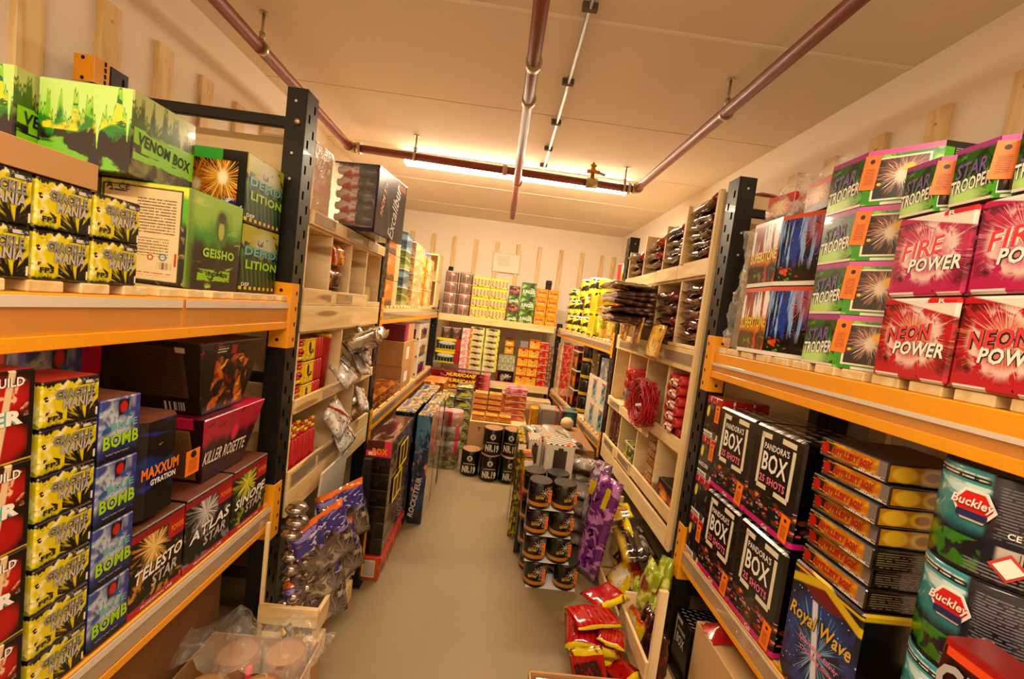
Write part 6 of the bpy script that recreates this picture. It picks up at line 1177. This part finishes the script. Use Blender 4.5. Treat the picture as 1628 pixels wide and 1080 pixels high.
# ------------------------------------------------------------------ floor goods along the far shelf
lay = [art('dark_flat_end', '2c2018', [('rect', '1a1410', 0, 0, 1, .5), ('noise', '4a3420', 4, .55, .7, 2)], .25, .4), art('dark_flat_side', '4a382c', [('noise', '8a7260', 3, .5, .62, 3, 3, 1), ('noise', '2a1c18', 5, .56, .66, 5, 3, 1)], .18, .6), art('flat_top_photo', '5a3a30', [('noise', 'a88a78', 3, .5, .62, 3), ('noise', '3a1a1c', 5, .56, .66, 6)], .12, .8)]
pke = art('pink_end', 'd03a5a', [('rect', '5a2018', .0, .4, .7, 1), ('rect', 'e8d8d0', .1, .1, .4, .3)], .25, .5)
for j in range(7):
    z = .141+.094*j; top = j == 6
    box('flat_box', f'wide flat dark box in the floor stack beside the rocket packs, {ORD[j]} from below', 'box', (-.645, 2.30, z), (-.505, 2.86, z+.092), [lay[1], lay[1], pke if top else lay[0], lay[0], lay[2], K_], [('F', 'BOX', .55, .35, .6, .4, O_, {'bold': .05})] if top else [], 'flat dark boxes in the floor stack')
oc = art('orange_floor_carton', 'b8541c', [('rect', 'c8beb4', .12, .14, .82, .86), ('lines', '8a8078', .16, .2, .78, .8, 20, 2.0)], .4); ocs = art('orange_carton_side', 'a8441c', [('noise', 'd88a3a', 3, .5, .62, 3)], .4)
redb = plain('red_band', 'c81e20', .3, coat=.5)
for k in range(3):
    y = 2.285+.19*k
    t = box('floor_carton', f'orange printed carton under the flat dark boxes, {ORD[k]} from the camera', 'carton', (-.635, y, 0), (-.505, y+.183, .138), [ocs, ocs, oc, oc, redb, ocs], group='orange cartons on the floor'); bar('red_strip', t, (.066, -.09, .10), (.075, .09, .137), redb, .001)
for k in range(2):
    t = thing('yellow_frame_pack', f'yellow open-framed pack against the flat dark boxes, {["lower", "upper"][k]} one', 'pack', (-.485, 2.50+.10*k, .40+.165*k), 0, 'yellow framed packs')
    bar('tray', t, (-.018, -.10, 0), (-.012, .10, .15), K_, .001)
    for lo, hi in (((-.012, -.10, 0), (-.009, -.088, .15)), ((-.012, .088, 0), (-.009, .10, .15)), ((-.012, -.10, 0), (-.009, .10, .012)), ((-.012, -.10, .138), (-.009, .10, .15)), ((-.012, -.006, 0), (-.009, .006, .15))): bar('frame_bar', t, lo, hi, Y_, .001)
rk = art('navy_rocket_card', '2a4a70', [('grad', '5a88a8', .55, .8, .4, 3, 3), ('noise', '1a2a40', 3, .5, .62, 4, 1, 3), ('in', (0, .3, 1, .75), 'noise', 'e89a3a', 3, .56, .64, 7, 1, 3), ('grad', '16202c', .2, .08, .2, 4, 2)], .12, .9); rks = art('rocket_side', 'a8987e', [('noise', 'd8c49a', 2, .5, .6, 3, 1, 4), ('noise', '4a4a50', 3, .58, .66, 6, 1, 4)], .12, .9); rkt = art('rocket_top', 'c8a860', [('noise', '4a6aa0', 4, .5, .6, 3), ('noise', 'e8d8b0', 6, .6, .66, 5)], .12, .9)
dkr = art('dark_teal_side', '1c2428', [('noise', '2f6a78', 3, .56, .68, 3, 1, 3), ('noise', '0e1214', 4, .56, .66, 6, 1, 3)], .12, .9)
for i, (x0, y0, x1, y1, h_, nm, fm) in enumerate(((-.49, 2.93, -.385, 3.28, .80, 'tall blue rocket pack with vertical lettering at the aisle edge', rk), (-.485, 3.30, -.385, 3.62, .80, 'tall blue rocket pack directly behind the lettered one', rk), (-.48, 3.64, -.38, 3.98, .76, 'tall rocket pack furthest from the lettered one', rk), (-.645, 2.90, -.505, 3.28, .82, 'tall dark teal rocket pack beside the flat dark boxes', dkr), (-.64, 3.30, -.50, 3.70, .80, 'tall dark teal rocket pack second along', dkr), (-.66, 3.72, -.5, 4.15, .78, 'tall dark orange-topped rocket pack third along', dkr))):
    texts = [('F', 'Crucial', .45, .56, .55, .2, K_, {'tilt': R(82), 'bold': .03, 'shear': .2})] if i == 0 else []
    b_ = box('rocket_pack', nm, 'pack', (x0, y0, 0), (x1, y1, h_), [rks if fm is rk else dkr, dkr, fm, fm, rkt, K_], (), None, bevel=.006, body='pack_body')
    if i == 0:
        letter(b_, 'F', 'Crucial', (.012, -(y1-y0)/2, .46), .24, .05, K_, .03, .2, R(82)); letter(b_, 'F', 'ROCKETEUR', (-.012, -(y1-y0)/2, .2), .3, .04, SILV, .04, .2, R(82))
    bar('rear_sticks', b_, (-.02, (y1-y0)/2-.03, h_), (.02, (y1-y0)/2-.01, h_+.02), pine_z, .002)
box('firework_box', 'orange lettered box behind the dark teal rocket packs', 'box', (-.68, 4.2, 0), (-.47, 4.55, .80), pr('orange_letter_box', 'c8702a', 'e0a050', '6a2a14', 3), [('F', 'KIN', .4, .88, .7, .08, K_, {'bold': .05})])
# ------------------------------------------------------------------ floor goods on the other side
nb = art('black_gold_can', '15110f', [('rect', 'c88a1e', 0, .12, 1, .26), ('in', (.0, .35, 1, .9), 'dots', '6a4a20', 9, 4, .18, 2.0), ('lines', 'b8b0a4', .05, .3, .3, .9, 16, 3.0)], .22, .6); dklid = art('dark_can_lid', '241a15', [('grid', '8a4a2a', 3, 3, .12), ('rect', 'd8d0c4', .42, .55, .68, .8)], .35, .3)
spk = plain('pale_spark', 'd8c0a8', .4)
rows = [('bottom', 0, (.395, .575)), ('second', .158, (.37, .515)), ('third', .316, (.362, .507)), ('top', .474, (.36, .505))]
for r0, (rn, z, xs_) in enumerate(rows):
    link_card = box('card_sheet', f'white card sheet under the {rn} row of black and gold cans', 'sheet', (xs_[0]-.055, 2.368, z), (xs_[1]+.062, 2.63, z+.003), whiteb, body='sheet', bevel=.0005)
    for k, x in enumerate(xs_):
        for d_ in range(2):
            t = can(f'black and gold can, {rn} row, {["front" if d_ == 0 else "rear"][0]} rank, {["nearer the numbered cans", "nearer the purple pack"][k]}', x+(.0 if d_ == 0 else -.02), 2.43+.15*d_, z+.004, .0705, .150, nb, dklid, 'nbcan', 'black and gold cans', R((-6, 8)[k]+5*r0))
            for a in range(8): link('spark_ray', box_mesh(.0022, .001, .026, [spk], 0), t, (.012, -.0713, .10), (0, R(45*a), 0))
            letter(t, 'F', 'Gold Forest', (-.018, -.0705, .075), .05, .022, GOLD2, .03, 0, 0, lift=.004)
            sticker(t, 'F', (.048, -.055, .075), .018, .075, m_tag)
ck = art('checker_top', 'e8dfd0', [('check', '1a1614', 5, 5), ('rect', 'e87a1a', .02, .7, .2, .98), ('rect', 'e87a1a', .7, .04, .92, .3)], .35, .3)
wb = art('white_frame_face', 'e2d8c8', [('rect', '5a4c40', .28, .26, .74, .84), ('in', (.28, .26, .74, .84), 'stripes', '8a7a6a', 6, 0, .2), ('rect', '4a3a20', .42, .78, .6, .9), ('rect', 'd8c020', .28, .1, .52, .26), ('bars', '3a3028', .62, .08, .78, .18, 40), ('disc', 'c84a30', .16, .2, .07, .06, .15)], .35, .3)
wbs = art('white_print_side', 'd8d0c0', [('rect', '2a5a60', .2, .2, .8, .8), ('rect', 'b8442a', .2, .66, .8, .8)], .35, .3)
for i, (x, y, z, n) in enumerate(((.415, 2.76, .515, 'topmost, facing the aisle'), (.415, 2.76, .28, 'directly below the topmost'), (.315, 2.96, .47, 'behind, beside the tall packs'), (.315, 2.96, .235, 'lower one behind, beside the tall packs'), (.415, 2.76, .045, 'lowest, hidden behind the cans'), (.315, 2.96, 0, 'lowest, beside the tall packs'))):
    h_ = .233
    b_ = box('window_box', 'white open-window box with chequered lid, '+n, 'box', (x, y, z), (x+(.195 if x > .4 else .095), y+.19, z+h_), [wbs, wbs, wb, wb, ck, whiteb], group='white chequered boxes', bevel=.004)
    if x > .4: bar('window_insert', b_, (-.04, -.0965, .07), (.042, -.0952, .19), plain('dark_insert', '3a3028', .3, coat=.5), .0005); bar('yellow_sticker', b_, (-.05, -.0965, .025), (.0, -.0952, .06), Y_, .0005)
box('cardboard_carton', 'low carton under the white chequered boxes', 'carton', (.415, 2.76, 0), (.61, 2.95, .044), CARDD)
tp = [art('camo_rocket', '5a5020', [('noise', 'c8b42a', 4, .5, .58, 3, 1, 4), ('noise', '2a2414', 5, .56, .62, 6, 1, 4)], .15, .8), art('red_blue_rocket', '24203a', [('grad', 'd8343a', .5, .56, .1, 3, 2), ('grad', 'e8a01e', .76, .8, .1, 3, 4), ('noise', 'a82a2c', 4, .62, .7, 5, 1, 4)], .15, .8)]
for i, (x, y, h_, m, n) in enumerate(((.238, 2.90, .70, tp[0], 'camouflage coloured tall rocket pack beside the numbered cans'), (.275, 2.70, .66, tp[1], 'red and dark blue tall rocket pack beside the white boxes'), (.238, 3.10, .70, tp[0], 'camouflage tall rocket pack standing furthest back'))):
    b_ = box('rocket_pack', n, 'pack', (x, y, 0), (x+.055, y+.17, h_), m, bevel=.006, body='pack_body'); bar('header_strip', b_, (-.028, -.087, h_-.06), (.028, -.0855, h_-.02), whiteb, .0005)
# purple pack and foil packs
pp = art('purple_net_pack', '7a3a80', [('noise', 'c88ac0', 4, .5, .58, 3, 1, 3), ('noise', '3a1a40', 5, .58, .64, 6, 1, 3), ('rect', 'd8c030', .55, .7, .75, .9)], .14, .9)
for i, (x, y, z, w_, h_, rt, n) in enumerate(((.715, 2.50, .03, .2, .64, (R(-6), R(4), R(-60)), 'tall purple net pack beside the black and gold cans'), (.74, 2.62, .25, .2, .45, (R(-10), R(-8), R(-75)), 'purple and silver pack hanging over the tall purple one'))):
    o = thing('net_pack', n, 'pack', (x, y, z)); link('pack_skin', pillow_mesh(w_, h_, .08, f'net{i}', [pp if i == 0 else art('purple_silver_pack', '8a6a80', [('noise', 'd0c0c8', 4, .5, .6, 3, 1, 2), ('noise', '4a2a4a', 4, .56, .64, 6), ('rect', 'e0c428', .3, .5, .6, .7)], .12, 1.0)], 0, 90+i, .007, 10, 16), o, (0, 0, 0), rt)
sv = art('silver_brown_bag', 'b0a498', [('noise', 'e0d8cc', 3, .5, .6, 3), ('noise', '6a5448', 4, .58, .66, 6), ('noise', '8a3a30', 4, .68, .72, 9)], .1, 1.0)
for i, (x, y, z, w_, h_, t_, rt, n) in enumerate(((.60, 3.3, .60, .38, .34, .08, (R(82), R(6), R(-70)), 'large silver bag on top of the heap behind the chequered boxes'), (.70, 3.05, .48, .3, .3, .08, (R(80), R(-8), R(-80)), 'silver and pink bag beside the slanted shelf'), (.72, 2.95, .36, .3, .3, .08, (R(84), R(4), R(-86)), 'silver bag second from the top beside the slanted shelf'), (.72, 2.98, .24, .3, .3, .09, (R(86), R(-4), R(-80)), 'silver bag third from the top beside the slanted shelf'), (.72, 2.98, .12, .3, .3, .1, (R(88), R(0), R(-90)), 'silver bag fourth from the top beside the slanted shelf'), (.72, 2.98, .02, .3, .3, .09, (R(89), R(0), R(-84)), 'silver bag at the bottom beside the slanted shelf'), (.44, 3.45, .58, .26, .3, .06, (R(78), R(10), R(-50)), 'clear bag slumped beside the large silver bag'))):
    o = thing('foil_bag', n, 'bag', (x, y, z), 0, 'silver bags behind the chequered boxes'); link('bag_skin', pillow_mesh(w_, h_, t_, f'sv{i}', [sv], 0, 100+i, .008), o, (.12 if i in (0, 6) else .215, 0, .03), rt)
gb2 = art('grey_screen_box', '8a8278', [('rect', 'a8a098', .1, .12, .9, .86), ('rect', 'd8307a', .84, .0, .93, .9), ('rect', 'c8beb0', 0, .9, 1, 1)], .3, .4); bb2 = art('black_paper_box', '201d1c', [('rect', 'b8b0a8', .4, .4, .72, .62), ('rect', '8a8480', 0, .9, 1, 1)], .25, .5); tl = art('teal_swirl_box', '1f4a50', [('disc', '4a9a98', .5, .5, .3, .3, .5), ('rect', 'c8506a', 0, .1, .08, 1), ('rect', 'c0b4a0', 0, .9, 1, 1)], .25, .5)
for nm, lo, hi, m in (('black box with white paper label behind the numbered cans', (.50, 4.0, .26), (.70, 4.2, .50), bb2), ('grey faced box with pink edge on the black labelled box', (.505, 4.02, .502), (.68, 4.2, .70), gb2), ('teal swirl box beside the grey faced box', (.72, 4.1, .502), (.88, 4.25, .69), tl), ('dark box under the teal swirl box', (.705, 4.05, .26), (.90, 4.25, .50), bb2), ('dark box at the bottom under the labelled box', (.50, 4.0, 0), (.90, 4.25, .258), DARK)): box('firework_box', nm, 'box', lo, hi, m)
for j in range(3): box('small_box', f'small yellow and orange box beside the large carton, {ORD[j]} from below', 'box', (.415, 4.08, .001+.225*j), (.488, 4.2, .001+.225*j+.223), pr('yellow_orange_small', 'd8b01e', 'e8801c', '2a2014', 3), group='small yellow boxes beside the carton')
o = thing('paper_ball', 'crumpled beige paper ball on the heap behind the silver bag', 'paper', (.72, 3.75, .60)); link('ball_skin', lathe_mesh([(0, 0), (.04, .008), (.062, .04), (.055, .075), (.03, .098), (0, .102)], [plain('crumpled_paper', 'c8a878', .7, bump=1, bscale=60)], 'pball', 12), o)
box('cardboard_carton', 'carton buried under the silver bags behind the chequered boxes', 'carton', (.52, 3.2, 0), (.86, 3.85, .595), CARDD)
# ------------------------------------------------------------------ slanted bay, lower shelf
rs = art('red_star_pack', 'c0242a', [('diag', 'e8b0a8', 1, .6, .7, .76), ('diag', 'e8b0a8', 1, -.7, .1, .16), ('noise', '8a1418', 3, .54, .64, 3), ('side', 'e0d0c8', .08, .02)], .12, 1.0)
def sbox(nm, y0, y1, z0, z1, m, depth=.16, texts=(), grp=None, name='firework_box', off=.02, stick=()):
    ym = (y0+y1)/2; x = XC(ym)+off
    b_ = box(name, nm, 'box', (x, y0, z0), (x+depth, y1, z1), m, texts, grp, stickers=stick); b_.rotation_euler.z = ANG
    return b_
for j in range(4): sbox(f'shiny red wrapped box on the slanted shelf, {ORD[j]} from below', 5.0, 5.5, .585+.175*j, .585+.175*j+.172, rs, .2, (), 'shiny red wrapped boxes')
crm = pr('cream_edge_pack', 'd8b890', 'f0e0c0', 'b87048', 3, (), .12, .9)
for j in range(3): sbox(f'cream and rust wrapped pack at the far end of the slanted shelf, {ORD[j]} from below', 5.55, 5.78, .585+.22*j, .585+.22*j+.217, crm, .14, (), 'cream wrapped packs')
dr = art('dark_red_tall', '2a1416', [('rect', '8a1a2a', .1, .4, .9, .62), ('rect', 'd8d0c0', 0, .92, 1, 1)], .25, .5)
for j in range(3): sbox(f'black and crimson box with tag on the slanted shelf, {ORD[j]} from below', 4.72, 4.95, .585+.22*j, .585+.22*j+.216, dr, .18, (), 'black and crimson boxes', stick=[('L', .7, .4, .05, .1, m_tag)])
bt = art('black_yellow_band', '17140f', [('rect', 'd8b01e', 0, .12, 1, .3), ('in', (0, .4, 1, .9), 'dots', 'c8b090', 6, 4, .14, 2.0)], .25, .5)
for j in range(4):
    y = 4.55; t = can(f'black tall can with yellow band on the slanted shelf, {ORD[j]} from below', XC(y)+.105, y, .585+.185*j, .085, .182, bt, dklid, 'btc', 'black cans with yellow band'); 
    if j == 3: sticker(t, 'L', (-.086, -.02, .09), .03, .08, m_tag)
for j in range(4):
    y = 4.33; can(f'black can beside the white picture boxes, {ORD[j]} from below', XC(y)+.14, y, .585+.185*j, .085, .182, bt, dklid, 'btc', 'black cans beside the white picture boxes')
wbx = art('white_fish_panel', 'ddd5c6', [('rect', '3a6a80', .58, .1, .96, .84), ('in', (.58, .1, .96, .84), 'noise', '9ac0c8', 4, .52, .6, 3), ('rect', 'c85a3a', .56, .8, .98, .88), ('disc', 'c84a3a', .12, .08, .06, .04, .2)], .3, .4)
wbe = art('white_fish_end', 'ddd5c6', [('rect', '34607a', .12, .1, .86, .84), ('in', (.12, .1, .86, .84), 'noise', '9ac0c8', 4, .52, .6, 3), ('in', (.12, .1, .86, .84), 'noise', '1f3a40', 5, .6, .66, 6), ('rect', 'c85a3a', .12, .76, .86, .86)], .3, .4)
for k in range(2):
    for j in range(2): sbox(f'white box with teal fish picture on the slanted shelf, {"upper" if j else "lower"} row, {["nearer the pine unit", "nearer the back wall"][k]}', 3.70+.27*k, 3.955+.27*k, .585+.245*j, .585+.245*j+.242, [wbx, wbx, wbe, wbe, whiteb, whiteb], .2, (), 'white fish picture boxes')
sbox('dark starry box on the white fish picture boxes', 3.98, 4.2, 1.077, 1.29, pr('starry_dark', '1a1712', '3a3020', 'd8b890', 3), .2); sbox('grey blue box beside the orange bracket on the slanted shelf', 3.72, 3.92, 1.077, 1.27, pr('grey_blue', '7a8088', 'b8bcc0', '4a5058', 3), .2)
# slanted bay, upper shelf: yellow bottle-shaped cakes
ne = art('yellow_neon_wrap', 'ecd41c', [('noise', 'f2e878', 2.5, .52, .6, 3, 2, 1), ('noise', '2a2818', 3, .54, .57, 6, 2, 1), ('in', (0, 0, 1, .3), 'noise', '5a5a3a', 5, .55, .6, 9, 2, 1), ('rect', 'f0ece0', 0, .93, 1, 1)], .25, .4); nt_ = plain('white_lid', 'e6dfd0', .4)
for i, (y, z, r_, h_, off) in enumerate(((5.45, 1.444, .12, .19, .13), (5.15, 1.444, .12, .19, .13), (5.45, 1.636, .12, .19, .13), (5.15, 1.636, .12, .19, .13), (5.55, 1.83, .10, .15, .13), (5.0, 1.83, .15, .24, .17), (4.72, 1.636, .13, .22, .14), (4.72, 1.444, .13, .19, .14), (4.66, 1.858, .12, .21, .14))):
    t = can(f'yellow round cake with black lettering on the upper slanted shelf, {["low far", "low middle", "second far", "second middle", "top far small", "topmost large", "second near", "low near", "top near"][i]} one', XC(y)+off, y, z, r_, h_, ne, nt_, f'neon{r_}{h_}', 'yellow round cakes', R(-20))
    letter(t, 'L', 'NEON', (-r_, -.01, h_*.52), r_*.95, h_*.22, K_, .05, lift=.006)
yb2 = art('yellow_text_panel', 'e8cc1e', [('lines', 'b89a18', .08, .2, .92, .92, 14, 2.0), ('rect', '4a4438', 0, 0, .6, .1)], .3, .3)
for j in range(2): sbox(f'plain yellow text panel box among the yellow cakes, {"upper" if j else "lower"} one', 4.28, 4.5, 1.444+.212*j, 1.444+.212*j+.208, yb2, .18, (), 'yellow text panel boxes', off=.01, stick=[('L', -.04, .8, .04, .12, m_tag)] if j else ())
rg = art('red_gold_bucket', 'c8941e', [('rect', 'd02a30', .72, 0, .80, 1), ('rect', 'd02a30', .5, 0, 1, .14), ('rect', 'd02a30', .5, .88, 1, 1), ('in', (.82, .2, .98, .8), 'noise', '6a2a14', 4, .5, .58, 3, 4, 1), ('in', (.82, .2, .98, .8), 'noise', 'f0d8a0', 6, .6, .64, 6, 4, 1)], .25, .5)
for j in range(3): 
    y = 4.0; can(f'red and gold round tub with white lid, {ORD[j]} from below', XC(y)+.22, y, 1.444+.24*j, .14, .236, rg, nt_, 'rgb', 'red and gold tubs', R(10))
for i, (y, n, m) in enumerate(((4.17, 'greenish figurine pack beside the red and gold tubs', pr('green_figure', 'a8b03a', 'e8d860', '5a6a8a', 3, (), .15, .8)), (3.80, 'yellow figurine pack with orange top on the slats', pr('orange_figure', 'e0b83a', 'f0e8a0', 'd84a1c', 5, (), .15, .8)))):
    o = thing('figurine_pack', n, 'pack', (XC(y)+.02, y, 1.444)); link('pack_skin', pillow_mesh(.17, .24, .09, f'fig{i}', [m], 0, 120+i, .005), o, (.03, 0, 0), (0, 0, R(-90)))
